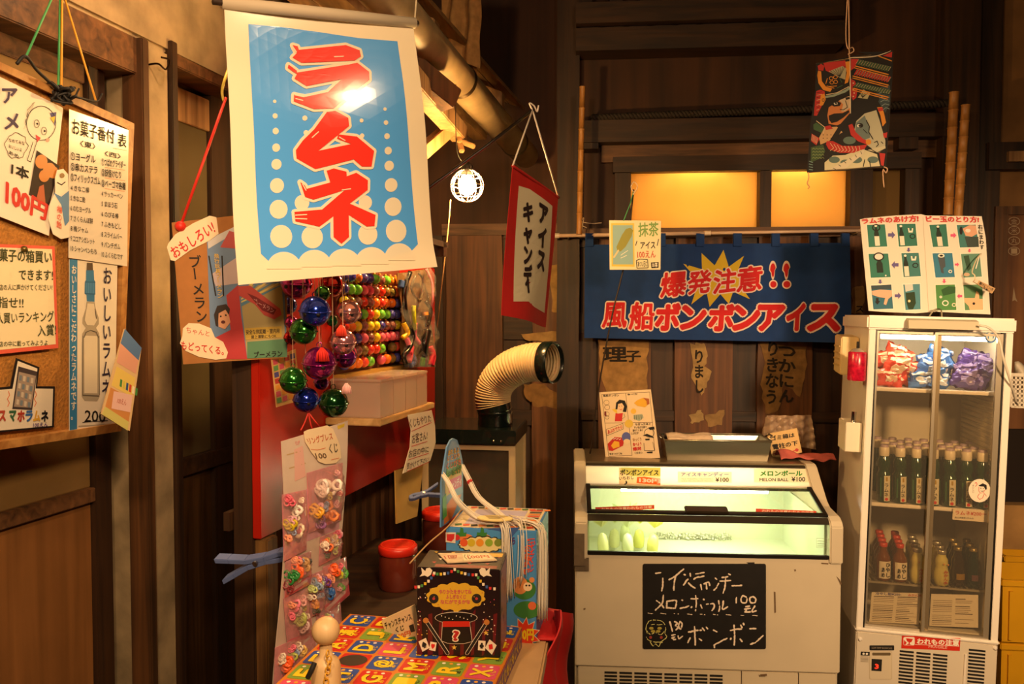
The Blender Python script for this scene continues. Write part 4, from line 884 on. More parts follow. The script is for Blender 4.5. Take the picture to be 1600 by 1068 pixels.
def rr_(x0, y0, x1, y1, r, n=4):
    o = []
    for cx, cy, a0 in ((x1-r, y0+r, -90), (x1-r, y1-r, 0), (x0+r, y1-r, 90), (x0+r, y0+r, 180)):
        o += [(cx + r*math.cos(math.radians(a0 + 90*i/n)), cy + r*math.sin(math.radians(a0 + 90*i/n))) for i in range(n + 1)]
    return o
for j, rw in enumerate(rows):
    for i in range(6):
        c, ch = rw[i*2], rw[i*2+1]; x1, y0 = -i*TS, j*TS; x0, y1 = x1 - TS, y0 + TS; g_ = .0025; S.sep += 1
        if c == 4: S.poly(rr_(x0+g_, y0+g_, x1-g_, y1-g_, .004), C('#c02018', .35), 1); S.circ((x0+x1)/2, (y0+y1)/2, .025, C('#2a1810', .5), 2, ry=.022); continue
        S.poly(rr_(x0 + g_, y0 + g_, x1 - g_, y1 - g_, .006), C(TC[c], .35), 1, 'tile_print')
        q = [(x0 + .010, y1 - .010), (x0 + .010, y0 + .018), (x1 - .012, y0 + .018), (x1 - .012, y1 - .010)]
        S.text(ch, q, INK, 2, .055); S.text(ch, q, YE, 3, .036)
        for k in range(3): S.circ(x0 + .014 + k*.013, y0 + .010, .0035, C(['#f0e8d0', '#e8a030', '#f0d8d0'][k], .4), 2, n=8)
        S.text(R.choice(['くじ', 'もじ', 'あて', 'かな']), [(x1 - .016, y1 - .014), (x1 - .016, y1 - .034), (x1 - .006, y1 - .034), (x1 - .006, y1 - .014)], YE if c != 2 else INK, 3, .01)
S.flush()
S = LSheet(sideframe(GF, .002, -.35, .0395), gb, (0, 0, 1), eps=.0004); S.poly((.002, .001, .348, .038), C('#5a3a78', .35), 1)
S.text('もじもじくじもじもじくじ', (.06, .008, .335, .032), YE, 2, .04); S.line([(.002, .003), (.348, .003)], .002, C('#e05a78'), 2); S.flush()
# magic hat box
P = WORLD.lz(652, 1022, TZ + .0415); MF = rot(P, 6); mw_, md_, mh_ = .147, .104, .1555
mb_ = thing('magic_lottery_box', 'black lottery box printed with a magician top hat and wands', 'box', MF.p(mw_/2, md_/2, 0))
MB(MF).box(0, 0, 0, mw_, md_, mh_).build('box_body', C('#1c0e12', .35), mb_, bevel=.0015)
S = Sheet(MF, mb_, (630, 830, 4.485), eps=.0003); D2 = C('#5a1218', .35); YB = C('#c8a030', .4); OW = C('#e0d4c0', .5)
for i in range(8): S.poly([(95 + i*76, 870), (100 + i*76, 620 - (i % 2)*40), (128 + i*76, 600 - (i % 3)*30), (136 + i*72, 860)], D2, 1)
cl = [(370 + (195 + 16*abs(math.sin(i*.75)))*math.cos(i*.1047), 455 + (86 + 16*abs(math.sin(i*.75)))*math.sin(i*.1047)) for i in range(60)]
S.poly(cl, YB, 2); S.poly([(350, 545), (392, 545), (372, 606)], YB, 2)
for tx, qq in (('やりかたをきいてね', (252, 405, 480, 435)), ('ふしぎなくじ', (300, 440, 440, 470)), ('なにがでるかな', (262, 475, 470, 505))): S.text(tx, qq, C('#b84a5a', .4), 3, .03)
for x, a0 in ((215, 40), (515, 220)): S.circ(x, 468, 34, INK, 3); S.circ(x, 468, 10, C('#a83030'), 4)
for i in range(14): S.circ(190 + 28*i, 400 + 110*((i*7) % 5)/4, 4, C('#a87020'), 3, n=8)
S.circ(372, 602, 150, C('#c8b8a8', .5), 3, ry=42); S.circ(372, 602, 146, C('#0c0808', .4), 4, ry=38)
S.poly([(275, 632), (468, 632), (486, 770), (430, 784), (370, 786), (310, 782), (265, 765)], C('#c8b8a8', .5), 3); S.poly([(279, 634), (464, 634), (482, 767), (430, 780), (370, 782), (310, 778), (269, 762)], C('#120c0c', .4), 4)
S.poly([(278, 626), (466, 626), (470, 664), (276, 666)], C('#b82418', .4), 5); S.text('?', (342, 682, 402, 770), OW, 6, .1); S.text('?', (350, 690, 394, 762), C('#a81c1c'), 7, .04)
for i in range(9): S.circ(270 + i*26, 598 + ((i*5) % 4)*8 - 10, 4, OW, 6, n=6)
for (x0, y0), (x1, y1) in (((160, 620), (312, 850)), ((586, 632), (448, 850))):
    S.line([(x0, y0), (x1, y1)], 26, OW, 4); S.line([(x0, y0), (x1, y1)], 20, INK, 5); S.circ(x0, y0, 20, C('#b07030'), 6)
for q_, c_ in (([(108, 768), (160, 742), (186, 812), (136, 840)], '♠'), ([(192, 768), (236, 776), (226, 836), (182, 826)], '♥'), ([(528, 760), (578, 764), (574, 832), (524, 828)], '♣'), ([(606, 752), (656, 794), (622, 860), (574, 812)], '♦')):
    S.poly(q_, OW, 4); k = [(sum(p[0] for p in q_)/4 + (p[0]-sum(t[0] for t in q_)/4)*.6, sum(p[1] for p in q_)/4 + (p[1]-sum(t[1] for t in q_)/4)*.6) for p in q_]; S.text(c_, k, INK if c_ in '♠♣' else RED, 5, .02)
for cx, cy in ((105, 380), (640, 396)): pass
fl = [(88, 386), (110, 384), (132, 376), (155, 362), (178, 344), (198, 322), (212, 300), (218, 288), (240, 294), (265, 295), (290, 292), (315, 288), (340, 276), (362, 262), (385, 276), (410, 286), (435, 292), (460, 298), (488, 300), (512, 300), (526, 320), (542, 344), (562, 366), (586, 384), (610, 394), (640, 398)]
for i, (x, y) in enumerate(fl): S.poly([(x-9, y-8), (x+9, y-8), (x+8, y+12), (x-8, y+12)], C(['#c83030', '#e0d4c0', '#4a8a4a', '#d8b030', '#e0d4c0', '#3a5a9a'][i % 6], .4), 3)
for x, s_ in ((165, 1), (572, -1)): S.poly([(x - 38*s_, 250), (x - 10*s_, 276), (x - 2*s_, 256), (x + 22*s_, 252), (x + 40*s_, 270), (x + 30*s_, 300), (x + 8*s_, 316), (x - 14*s_, 306), (x - 50*s_, 314), (x - 32*s_, 292)], OW, 3)
for i in range(34):
    x, y = (120 + R.uniform(-20, 60), R.uniform(430, 740)) if i % 2 else (600 + R.uniform(-40, 50), R.uniform(430, 740)); S.circ(x, y, R.uniform(2.5, 5), C(R.choice(['#e0d4c0', '#e0d4c0', '#d8a840', '#c84a6a'])), 2, n=6)
for x, y in ((358, 810), (580, 708)): S.poly([(x + (20 if i % 2 == 0 else 8)*math.sin(i*.6283), y - (20 if i % 2 == 0 else 8)*math.cos(i*.6283)) for i in range(10)], C('#d8b048'), 3)
S.flush()
S = LSheet(topframe(MF, 0, md_, mh_), mb_, (0, 0, 1), eps=.0003)
for i in range(16): S.poly([(.012 + .008*i, .012 + .02*((i*3) % 4)), (.020 + .008*i, .010 + .02*((i*3) % 4)), (.018 + .008*i, .020 + .02*((i*3) % 4))], C(['#c8a030', '#a83030', '#e0d4c0', '#8a2a4a'][i % 4], .4), 1)
S.poly((.10, .012, .142, .034), YB, 2); S.poly((.03, .085, .14, .1), C('#7a1a20', .4), 1); S.flush()
S = LSheet(sideframe(MF, mw_, 0, mh_), mb_, (0, 0, 1), eps=.0003); S.poly((.01, .005, .095, .15), C('#a87068', .4), 1)
for i in range(24): S.poly([(.014 + .007*(i % 11), .012 + .0056*i), (.026 + .006*(i % 11), .010 + .0056*i), (.020 + .006*(i % 11), .020 + .0056*i)], C(['#3a1c1c', '#d8b8a0', '#c83a3a', '#5a3a6a'][i % 4], .4), 2)
S.flush()
# price cards lying on top of the magic box
m = MB(MF).slabz([(.022, .075), (.115, .085), (.136, .045), (.05, .022)], mh_ + .0012, mh_ + .0032)
cd = thing('price_card', 'worn handwritten price card lying on top of the magic box', 'card', MF.p(.08, .055, mh_ + .0012)); m.build('card', C('#c8b090', .6, n=.2, s=60), cd)
S = LSheet(topframe(MF, 0, md_, mh_ + .0034), cd, (0, 0, 1), eps=.0002)
S.text('1回', [(.035, .045), (.060, .040), (.062, .058), (.044, .066)], C('#a84030'), 1, .02); S.poly([(.068, .030), (.116, .024), (.130, .056), (.078, .070)], C('#e0cca8', .6), 1); S.text('100円', [(.078, .040), (.116, .034), (.122, .050), (.084, .060)], C('#b8502a'), 2, .02); S.text('くじ', [(.070, .034), (.082, .032), (.090, .062), (.080, .066)], INK, 2, .02); S.flush()
# chance lottery sign
F = vframe(596, 1.385, 650, 1.345, tilt=8); S, t = sheet_thing('lottery_sign', 'small tilted lottery sign with green scribble leaning left of the magic box', 'sign', [(340, 150), (578, 40), (632, 312), (430, 412)], C('#dcc498', .6), F, (530, 940, 5.161), .012, off=0)
S.text('チャンスチャンス', [(362, 168), (575, 92), (590, 142), (378, 222)], INK, 2, .015); S.text('くじ', [(452, 205), (520, 180), (528, 225), (460, 246)], INK, 2, .02); S.text('100円', [(448, 262), (574, 226), (580, 262), (458, 318)], C('#c8502a'), 2, .02)
S.poly([(400, 262), (420, 250), (438, 330), (470, 345), (540, 290), (612, 275), (624, 308), (520, 352), (476, 362), (476, 384), (440, 380), (420, 330)], C('#4a8a38', .6), 1); S.poly([(562, 190), (600, 175), (612, 235), (580, 245)], C('#2a2a20', .6), 1); S.flush()
# blue string-pull box
P = at(838, 832, 1.535); P.z = TZ + .0005; BO = P - V((math.cos(math.radians(10)), -math.sin(math.radians(10)), 0)) * .18; XF = rot(BO, 10); bw, bd, bh = .18, .18, .2195
bb = thing('string_lottery_box', 'blue cartoon printed box with white pull strings spilling over its top', 'box', XF.p(bw/2, bd/2, 0))
MB(XF).box(0, 0, 0, bw, bd, bh).build('box_body', C('#4a8cc8', .35), bb, bevel=.0015)
S = Sheet(XF, bb, (670, 670, 5.62), eps=.0003)
for x in (280, 460): S.poly([(x, 860), (x+22, 870), (x+28, 910), (x+52, 905), (x+48, 940), (x-40, 945), (x-36, 905), (x-8, 908)], C('#3a7a3a', .4), 2)
S.circ(330, 960, 60, C('#d87a40', .4), 1, ry=40); S.circ(480, 965, 70, C('#e0a050', .4), 1, ry=45)
cl = [(470 + (200 + 18*abs(math.sin(i*.9)))*math.cos(i*.1047), 1010 + (62 + 18*abs(math.sin(i*.9)))*math.sin(i*.1047)) for i in range(60)]
S.poly(cl, INK, 3); S.poly([(470 + (x-470)*.95, 1010 + (y-1010)*.87) for x, y in cl], C('#e0cf90', .4), 4)
for i, x in enumerate((310, 375, 450, 530, 610)): S.circ(x, 995, 34, C(['#d85a30', '#c8b030', '#e09030', '#8aa838', '#7a8a38'][i], .4), 5)
S.poly([(150, 905), (238, 905), (235, 1000), (150, 990)], C('#d8c8b8', .4), 4); S.poly([(160, 920), (228, 918), (224, 960), (200, 985), (158, 975)], C('#c03030', .4), 5); S.circ(248, 950, 26, C('#c03030', .4), 3)
S.poly([(500, 870), (800, 862), (720, 960), (640, 900)], C('#3a5a98', .4), 1)
S.text('きら', [(690, 960), (760, 940), (760, 1010), (690, 1030)], C('#4a2a6a'), 3, .05)
S.org = (680, 500, 1.88)  # lower part in another measure
S.text('いとひきくじ', [(268, 640), (296, 640), (276, 742), (262, 742)], C('#d84a30'), 3, .04, turn=90); 
S.vtext('おねがい', [(262, 660), (280, 655), (276, 745), (258, 750)], C('#e0682a'), 4, .03); S.vtext('いとくじ', [(282, 645), (296, 640), (290, 735), (274, 742)], C('#d83a2a'), 4, .03)
S.circ(262, 790, 34, C('#3a7a3a', .4), 1, ry=30); S.circ(250, 778, 22, C('#d88a50', .4), 2, ry=26); S.circ(272, 782, 13, C('#e8c8a0', .4), 3); S.circ(268, 778, 3, INK, 4, n=8); S.circ(277, 778, 3, INK, 4, n=8); S.circ(284, 762, 8, C('#d88a50', .4), 2); S.circ(258, 766, 8, C('#d88a50', .4), 2)
S.circ(270, 850, 40, C('#3a7a38', .4), 1, ry=26); S.circ(285, 838, 12, C('#d86a40', .4), 2)
bst = [(262 + (48 if i % 2 else 30)*math.cos(i*.2856), 925 + (56 if i % 2 else 36)*math.sin(i*.2856)) for i in range(22)]
S.poly(bst, C('#e0d0b0', .4), 3); S.poly([(262 + (x-262)*.93, 925 + (y-925)*.93) for x, y in bst], C('#d83a22', .4), 4); S.text('100円', (238, 905, 290, 940), YE, 5, .05)
S.text('くじ', (262, 955, 298, 980), INK, 6, .06); S.flush()
S = LSheet(topframe(XF, 0, bd, bh), bb, (0, 0, 1), eps=.0003); S.poly((.004, .004, .176, .176), C('#d8c4a0', .4), 1); S.poly((.03, .03, .14, .15), C('#b0a8c8', .4), 2)
for i in range(22):
    x, y = (.012 + .016*(i % 11), .012 if i < 11 else .155); S.poly([(x, y), (x + .013, y - .004), (x + .016, y + .008), (x + .004, y + .014)], C(['#c8402a', '#2a2a2a', '#d8782a', '#3a6a3a'][i % 4], .4), 3)
for i in range(8): S.poly([(.145, .02 + i*.016), (.172, .018 + i*.016), (.170, .028 + i*.016), (.147, .030 + i*.016)], C(['#c8402a', '#2a2a2a', '#d8782a'][i % 3], .4), 3)
S.flush()
S = LSheet(sideframe(XF, bw, 0, bh), bb, (0, 0, 1), eps=.0003)
for i in range(10): S.poly([(.03 + .012*(i % 9), .02 + i*.019), (.09 + .008*(i % 7), .015 + i*.019), (.07 + .006*i, .035 + i*.018)], C(['#d86a40', '#e0c060', '#3a7a3a', '#2a5a9a'][i % 4], .4), 1)
S.flush()
# tall rounded header card of that box
F = vframe(690, 1.62, 724, 1.755); S = Sheet(F, bb, (670, 670, 5.62), eps=.0004)
out = [(108, 862), (112, 460), (132, 340), (160, 160), (192, 95), (216, 80), (250, 95), (275, 170), (300, 290), (302, 690), (160, 830)]
S.body(out, C('#5a88b8', .4), 'header_card', .003); S.poly([(120, 850), (124, 470), (146, 340), (170, 170), (200, 105), (240, 108), (262, 180), (286, 300), (290, 680), (160, 815)], C('#7a9ac0', .4), 1)
S.poly([(140, 400), (282, 290), (288, 480), (140, 600)], C('#c8a850', .4), 2); S.poly([(150, 350), (270, 240), (284, 330), (142, 440)], C('#4a8a5a', .4), 2)
for tx, qq, c_ in (('あたるよ', [(164, 185), (256, 155), (262, 200), (162, 238)], '#e8b020'), ('いとひき', [(160, 240), (262, 205), (268, 245), (156, 285)], '#e89a20'), ('くじびき', [(150, 300), (276, 255), (280, 310), (146, 360)], '#e06a20'), ('おまけ', [(146, 370), (280, 320), (284, 380), (146, 430)], '#5a9a30')):
    S.text(tx, qq, INK, 3, .06); S.text(tx, qq, C(c_, .4), 4, .025)
S.poly([(170, 450), (280, 400), (284, 500), (170, 560)], C('#d85a88', .4), 3); S.text('キャンディ', [(176, 462), (278, 415), (280, 490), (176, 540)], C('#f0d8e0', .4), 4, .03)
S.poly([(130, 700), (200, 600), (284, 570), (200, 780), (130, 840)], C('#d87a3a', .4), 2); S.poly([(118, 600), (150, 560), (156, 760), (118, 800)], C('#4a9a4a', .4), 2); S.flush()
# strings
def bundle(paths, n, spread, r, seed):
    rr = random.Random(seed); m = MB(); B_ = [V(p) for p in paths]
    for k in range(n):
        o = V((rr.gauss(0, 1), rr.gauss(0, 1), rr.gauss(0, 1))) * spread; m.tube(bez([p + o * (.6 + .5*i/len(B_)) + V((0, 0, abs(o.z)*.3)) for i, p in enumerate(B_)], 14), r, 4)
    return m
CRD = C('#ece2d0', .7); zt = TZ + bh
bundle([at(692, 742, 1.60), at(702, 757, 1.585), at(716, 784, 1.57), XF.p(.055, .03, bh + .012), XF.p(.10, .025, bh + .008)], 26, .0028, .0009, 1).build('string_bundle', CRD, bb, kind='stuff')
bundle([at(722, 726, 1.74), at(732, 746, 1.72), at(748, 776, 1.69), XF.p(.085, .09, bh + .012), XF.p(.11, .05, bh + .008)], 26, .0028, .0009, 2).build('string_bundle', CRD, bb, kind='stuff')
MB().lathe(at(734, 752, 1.712), [(.006, -.002), (.0065, .0), (.006, .002)], 12, ax=at(748, 776, 1.69) - at(732, 746, 1.72)).build('red_tie', RED, bb)
bundle([XF.p(.10, .03, bh + .01), XF.p(.12, -.003, bh + .006), XF.p(.125, -.010, bh - .05), XF.p(.128, -.008, bh - .13)], 22, .006, .0007, 3).build('string_bundle', CRD, bb, kind='stuff')
bundle([XF.p(.12, .04, bh + .009), XF.p(.178, .022, bh + .006), XF.p(.190, .012, bh - .03), XF.p(.190, .0, bh - .17)], 34, .0055, .0007, 4).build('string_bundle', CRD, bb, kind='stuff')
bundle([XF.p(.12, .04, bh + .009), XF.p(.150, .010, bh + .006), XF.p(.158, -.012, bh - .04), XF.p(.155, -.010, bh - .10)], 10, .006, .0007, 5).build('string_bundle', CRD, bb, kind='stuff')
m = MB(XF).slabz([(.095 + .036*math.cos(i*.3927), .018 + .022*math.sin(i*.3927)) for i in range(16)], bh + .016, bh + .018)
tg = m.build('yellow_tag', C('#d8c080', .6), bb); S = LSheet(topframe(XF, 0, bd, bh + .0184), bb, (0, 0, 1), eps=.0002)
for i in range(4): S.line([(.072 + .004*i, bd - .030 + i*.007), (.118 - .004*i, bd - .032 + i*.007)], .0022, C('#6a5a30'), 1)
S.flush()
string('brown_cord', bez([at(640, 880, 1.50), at(668, 850, 1.53), at(700, 822, 1.56), at(722, 795, 1.62)]), .0016, C('#b08858', .7), bb)
# wooden ball-topped peg
P = at(509, 985, 1.22); wpz = TZ + .0005; H = P.z - wpz
wp_ = thing('wooden_peg', 'pale wooden ball topped peg standing at the front of the table', 'peg', V((P.x, P.y, wpz))); PW_ = WOOD('#c8a070', '#e6c898', 'z', .45, .6)
B0 = V((P.x, P.y, wpz)); MB().lathe(B0, [(.026, 0), (.026, .02), (.023, .06), (.0225, H - .055), (.019, H - .045), (.010, H - .038), (.0095, H - .016)], 24, ax=(0, 0, 1)).build('peg_body', PW_, wp_)
MB().ball(P, .0215, 24, 16).build('peg_ball', PW_, wp_)
m = MB()
for k in range(9):
    c = P + V((.008 + .0025*math.sin(k), -.0235, -.026 - k*.0085)); m.tube([c + V((math.cos(i*.785)*.0035*(1 if k % 2 else .4), math.cos(i*.785)*.0035*(0.3 if k % 2 else 1), math.sin(i*.785)*.0058)) for i in range(8)], .0012, 5, True)
m.build('yellow_chain', C('#d8a030', .4), wp_); MB().tube(bez([P + V((-.012, -.022, -.04)), P + V((-.016, -.026, -.05)), P + V((-.022, -.026, -.062))]), .004, 8).build('black_tie', INK, wp_)
# ================================================================ ICE CREAM FREEZER
P = at(899, 870, 2.65); a = math.radians(4); ZF = Frame((P.x, 2.65, 0), (math.cos(a), -math.sin(a), 0), (math.sin(a), math.cos(a), 0), (0, 0, 1))
FWd, FD = .869, .57
FRZ = C('#cdbfa6', .38, n=.06, s=5, coat=.2); GRY = C('#4a4238', .35, .6); BLK = C('#15110d', .35)
fz = thing('ice_cream_freezer', 'cream ice cream display freezer with sloped glass lid and chalkboard front', 'freezer', ZF.p(FWd/2, FD/2, 0))
MB(ZF).box(0, .004, .217, FWd, .03, .60).build('front_panel', FRZ, fz, bevel=.004)
MB(ZF).box(0, .03, .04, .02, FD, .60).build('side_panel', FRZ, fz); MB(ZF).box(FWd - .02, .03, .04, FWd, FD, .60).build('side_panel', FRZ, fz)
MB(ZF).box(0, FD - .02, .04, FWd, FD, .84).build('back_panel', FRZ, fz)
m = MB(ZF); m.box(.01, .012, .05, FWd - .01, .022, .213)
m.build('grille_panel', C('#cfc0a4', .45), fz, bevel=.003)
g0, g1 = ZF.lh(943, 1055).x, ZF.lh(1132, 1055).x
m = MB(ZF)
for c in range(8):
    for r in range(9): x = g0 + (g1 - g0) * c / 8; m.box(x + .004, .0095, .192 - r*.012, x + (g1-g0)/8 - .004, .0122, .198 - r*.012)
m.build('grille_slots', C('#100c08', .8), fz, kind='stuff')
for px_ in (912, 1301): v = ZF.lh(px_, 1064, .012); MB(ZF).lathe((v.x, .012, v.z), [(.005, 0), (.005, .004), (.002, .005)], 10, ax=-ZF.y).build('screw', BLK, fz)
for px_ in (1158, 1247): v = ZF.lh(px_, 1064, .012); MB(ZF).box(v.x, .0095, .05, v.x + .002, .013, .213).build('panel_seam', C('#4a3a28'), fz)
prof = [(FD, .858), (.294, .858), (.278, .850), (.163, .757), (.13, .742), (.03, .734), (.006, .722), (-.006, .705), (-.006, .584), (.03, .578), (FD, .578)]
for x0, x1 in ((-.002, .040), (FWd - .040, FWd + .002)): MB(ZF).prism(prof, x0, x1).build('end_cheek', FRZ, fz, bevel=.004)
x0, x1 = .040, FWd - .040
MB(ZF).box(x0, .285, .846, x1, FD, .858).build('top_cover', C('#8a7a60', .3, .7), fz, bevel=.002)
MB(ZF).prism([(.296, .845), (.282, .852), (.272, .846), (.286, .838)], x0, x1).build('top_trim', GRY, fz)
MB(ZF).prism([(.278, .842), (.282, .842), (.214, .784), (.210, .784)], x0, x1).build('sign_panel', PAPER('#fff6e6', .7, .4), fz)
MB(ZF).prism([(.214, .785), (.222, .787), (.222, .775), (.206, .775)], x0, x1).build('lid_rear_trim', GRY, fz)
# lit tubes: one behind the sign strip, one over the tub
MB().tube([ZF.p(.24, .315, .815), ZF.p(FWd - .20, .315, .815)], .010, 10).build('sign_tube', EMIT('#fff4e0', 60), fz)
MB().tube([ZF.p(.17, .285, .760), ZF.p(FWd - .17, .285, .760)], .011, 12).build('tub_tube', EMIT('#fff6e4', 75), fz)
MB(ZF).prism([(.345, .845), (.35, .845), (.35, .775), (.345, .775)], x0, x1).build('reflector', C('#f0ead8', .4), fz)
# tub
TUB = C('#dfe2cc', .4)
m = MB(ZF); m.box(.045, .04, .50, FWd - .045, .54, .51); m.box(.045, .035, .50, FWd - .045, .045, .598); m.box(.045, .535, .50, FWd - .045, .545, .80); m.box(.041, .035, .50, .047, .54, .72); m.box(FWd - .047, .035, .50, FWd - .041, .54, .72)
m.build('tub', TUB, fz)
# glass: lower front pane and sliding lid with frame and handle
GLS = FILM('#e8f2e0', .97, .04, .06)
MB(ZF).box(x0, .006, .606, x1, .010, .716).build('front_glass', GLS, fz)
MB(ZF).box(x0, .0, .596, x1, .014, .609).build('lower_trim', BLK, fz, bevel=.002)
MB(ZF).prism([(-.002, .712), (.02, .731), (.03, .724), (.012, .708)], x0, x1).build('lid_front_rail', GRY, fz, bevel=.002)
sl = (.783 - .733) / (.205 - .03); zl = lambda y: .733 + (y - .03) * sl
MB(ZF).prism([(.035, zl(.035)), (.205, zl(.205)), (.205, zl(.205) + .004), (.035, zl(.035) + .004)], x0 + .012, x1 - .012).build('lid_glass', GLS, fz)
for xx in (x0 - .001, x1 - .014): MB(ZF).prism([(.02, zl(.02) + .001), (.208, zl(.208) + .001), (.208, zl(.208) + .009), (.02, zl(.02) + .009)], xx, xx + .015).build('lid_side_rail', BLK, fz, bevel=.001)
MB(ZF).prism([(.02, zl(.02)), (.036, zl(.036)), (.036, zl(.036) + .008), (.02, zl(.02) + .008)], x0, x1).build('lid_edge', BLK, fz, bevel=.001)
h0, h1 = ZF.lh(1072, 803).x, ZF.lh(1140, 803).x
MB(ZF).prism([(.012, .735), (.05, .748), (.048, .757), (.008, .746)], h0, h1).build('lid_handle', C('#3a3024', .35, .5), fz, bevel=.003)
v = (h0 + h1) / 2; MB(ZF).lathe((v, .010, .7425), [(.006, 0), (.006, .004)], 12, ax=V((0, -.9, .3))).build('lock', C('#d8d0c0', .2, 1), fz)
# lettering on the freezer: red fragile tapes, sign strip cards
import types
LIDF = Frame(ZF.p(0, .035, zl(.035) + .0048), ZF.x, -(ZF.z * math.cos(math.atan(sl)) - ZF.y * math.sin(math.atan(sl))), ZF.y * math.cos(math.atan(sl)) + ZF.z * math.sin(math.atan(sl)))
S = Sheet(LIDF, fz, (900, 690, 3.72), eps=.0004)
for q_ in ([(112, 380), (455, 366), (455, 390), (115, 410)], [(1045, 388), (1398, 402), (1393, 424), (1045, 412)]):
    S.sep += 1; S.poly(q_, C('#d8452a', .4), 1, 'warning_tape'); i0 = [bil(q_, .1, .18), bil(q_, .96, .18), bil(q_, .96, .85), bil(q_, .1, .85)]; S.text('われもの注意われもの注意', i0, C('#f2dcc8', .4), 2, .03)
S.flush()
SGN = Frame(ZF.p(0, .210, .784), ZF.x, (ZF.y * .65 - ZF.z * .76), (ZF.z * .65 + ZF.y * .76))
SGN = Frame(ZF.p(0, .2099, .784), ZF.x, (V(ZF.y) * (.842-.784) - V(ZF.z) * (.278-.210)), (V(ZF.z) * (.842-.784) + V(ZF.y) * (.278-.210)))
S = Sheet(SGN, fz, (900, 690, 3.72), eps=.0005, off=-.0006); LB = PAPER('#f4ead4', .55, .5)
S.poly([(250, 150), (492, 152), (490, 258), (250, 248)], PAPER('#f0d8b0', .5, .5), 1, 'price_label'); S.poly([(262, 150), (490, 150), (490, 200), (330, 200), (258, 178)], PAPER('#d8e08a', .5, .5), 2, 'price_label')
S.text('ボンボンアイス', [(256, 160), (482, 164), (478, 196), (256, 196)], INK, 3, .03); S.text('いちおし', [(250, 204), (335, 198), (335, 218), (252, 224)], INK, 3, .02); S.text('♪', [(280, 226), (300, 226), (300, 250), (280, 250)], INK, 3, .02)
S.poly([(355, 206), (400, 204), (490, 216), (490, 250), (420, 246), (352, 240)], PAPER('#f07030', .4, .5), 3, 'price_burst'); S.text('130円', [(366, 210), (488, 218), (488, 244), (366, 238)], WHITE, 4, .05)
S.sep = 1; S.poly([(592, 172), (905, 174), (905, 238), (592, 236)], LB, 1, 'price_label'); S.text('アイスキャンディー', [(610, 178), (888, 178), (888, 203), (610, 203)], C('#6a78c0'), 3, .035)
S.text('¥100', [(810, 208), (888, 208), (888, 234), (810, 234)], C('#2a2420'), 3, .02); S.text('MILK PINEAPPLE STRAWBERRY', [(612, 212), (795, 212), (795, 221), (612, 221)], C('#c8a090'), 3, .0); S.text('SODA MELON GRAPE MANGO', [(612, 225), (795, 225), (795, 233), (612, 233)], C('#c8a090'), 3, .0)
S.sep = 2; S.poly([(1034, 155), (1360, 158), (1358, 236), (1034, 236)], LB, 1, 'price_label'); S.text('メロンボール', [(1070, 168), (1316, 168), (1316, 200), (1070, 200)], C('#2a8a28'), 3, .045)
S.text('MELON BALL', [(1066, 212), (1234, 212), (1234, 230), (1066, 230)], C('#1a1410'), 3, .02); S.text('¥100', [(1252, 204), (1332, 204), (1332, 232), (1252, 232)], C('#1a1410'), 3, .025); S.circ(1352, 188, 8, C('#b0a080'), 3, ry=14); S.flush()
# lettering on front glass
S = Sheet(Frame(ZF.p(0, .0055, .6), ZF.x, ZF.y, ZF.z), fz, (900, 690, 3.72), eps=.0003)
for i in range(3): S.line([(1405, 575 + i*14), (1465 - i*8, 577 + i*14)], 2.5, C('#a8ac90'), 1)
S.line([(1398, 560), (1472, 562), (1472, 615), (1398, 613)], 2, C('#b8bca0'), 1, True); S.flush()
# ice pops lying in the tub
for i, (x, y, z, r, c, lb) in enumerate(((.105, .30, .548, -.1, '#e0dca8', 'cream ice pop lying at the far left of the tub'), (.150, .36, .548, .05, '#e6e6b4', 'yellow ice pop second from the left in the tub'), (.196, .30, .548, .0, '#e8ecc8', 'whitish ice pop in front of the tub bunch'),
                                         (.242, .36, .548, .1, '#ecea80', 'bright yellow ice pop on the right of the tub bunch'), (.196, .43, .548, .0, '#d8e0b0', 'pale green ice pop at the back of the tub bunch'), (.288, .30, .548, .15, '#eae488', 'yellow ice pop leaning at the right end of the bunch'))):
    t = thing('ice_pop', lb, 'ice pop', ZF.p(x, y, z), 'wrapped ice pops in the freezer tub'); c0 = ZF.p(x, y, z); d = (ZF.x * math.sin(r) * .7 + ZF.y * .25 + V((0, 0, .75))).normalized()
    rr = random.Random(i); MB().lathe(c0 - d*.03, [(.012, 0), (.020, .008), (.021, .035), (.015, .062), (.004, .07)], 14, ax=d).build('pop', C(c, .25), t)
    m = MB()
    for k in range(10):
        u = k*.628; q_ = d.orthogonal(); w_ = d.cross(q_); e = q_*math.cos(u) + w_*math.sin(u); p_ = c0 + d*.06
        m.add([p_, p_ + e*.020 + d*.02, p_ + e*(.034 + rr.uniform(-.006, .006)) + d*(.055 + rr.uniform(-.012, .012)), p_ + q_*.006*math.cos(u+.5) + w_*.016*math.sin(u+.5) + d*.045], [(0, 1, 2, 3)], True, True)
    m.build('wrapper', PAPER(c, .5, .2), t, kind='stuff')
m = MB(ZF)
for k in range(200): x, y = R.uniform(.33, .62), R.uniform(.50, .53); m.ball(ZF.p(x, y, .512 + R.uniform(0, .025)), R.uniform(.003, .006), 5, 3)
single('ice_frost', m, C('#d8d4c4', .5), 'frosty ice crumbs along the back of the freezer tub', 'frost', kind='stuff')
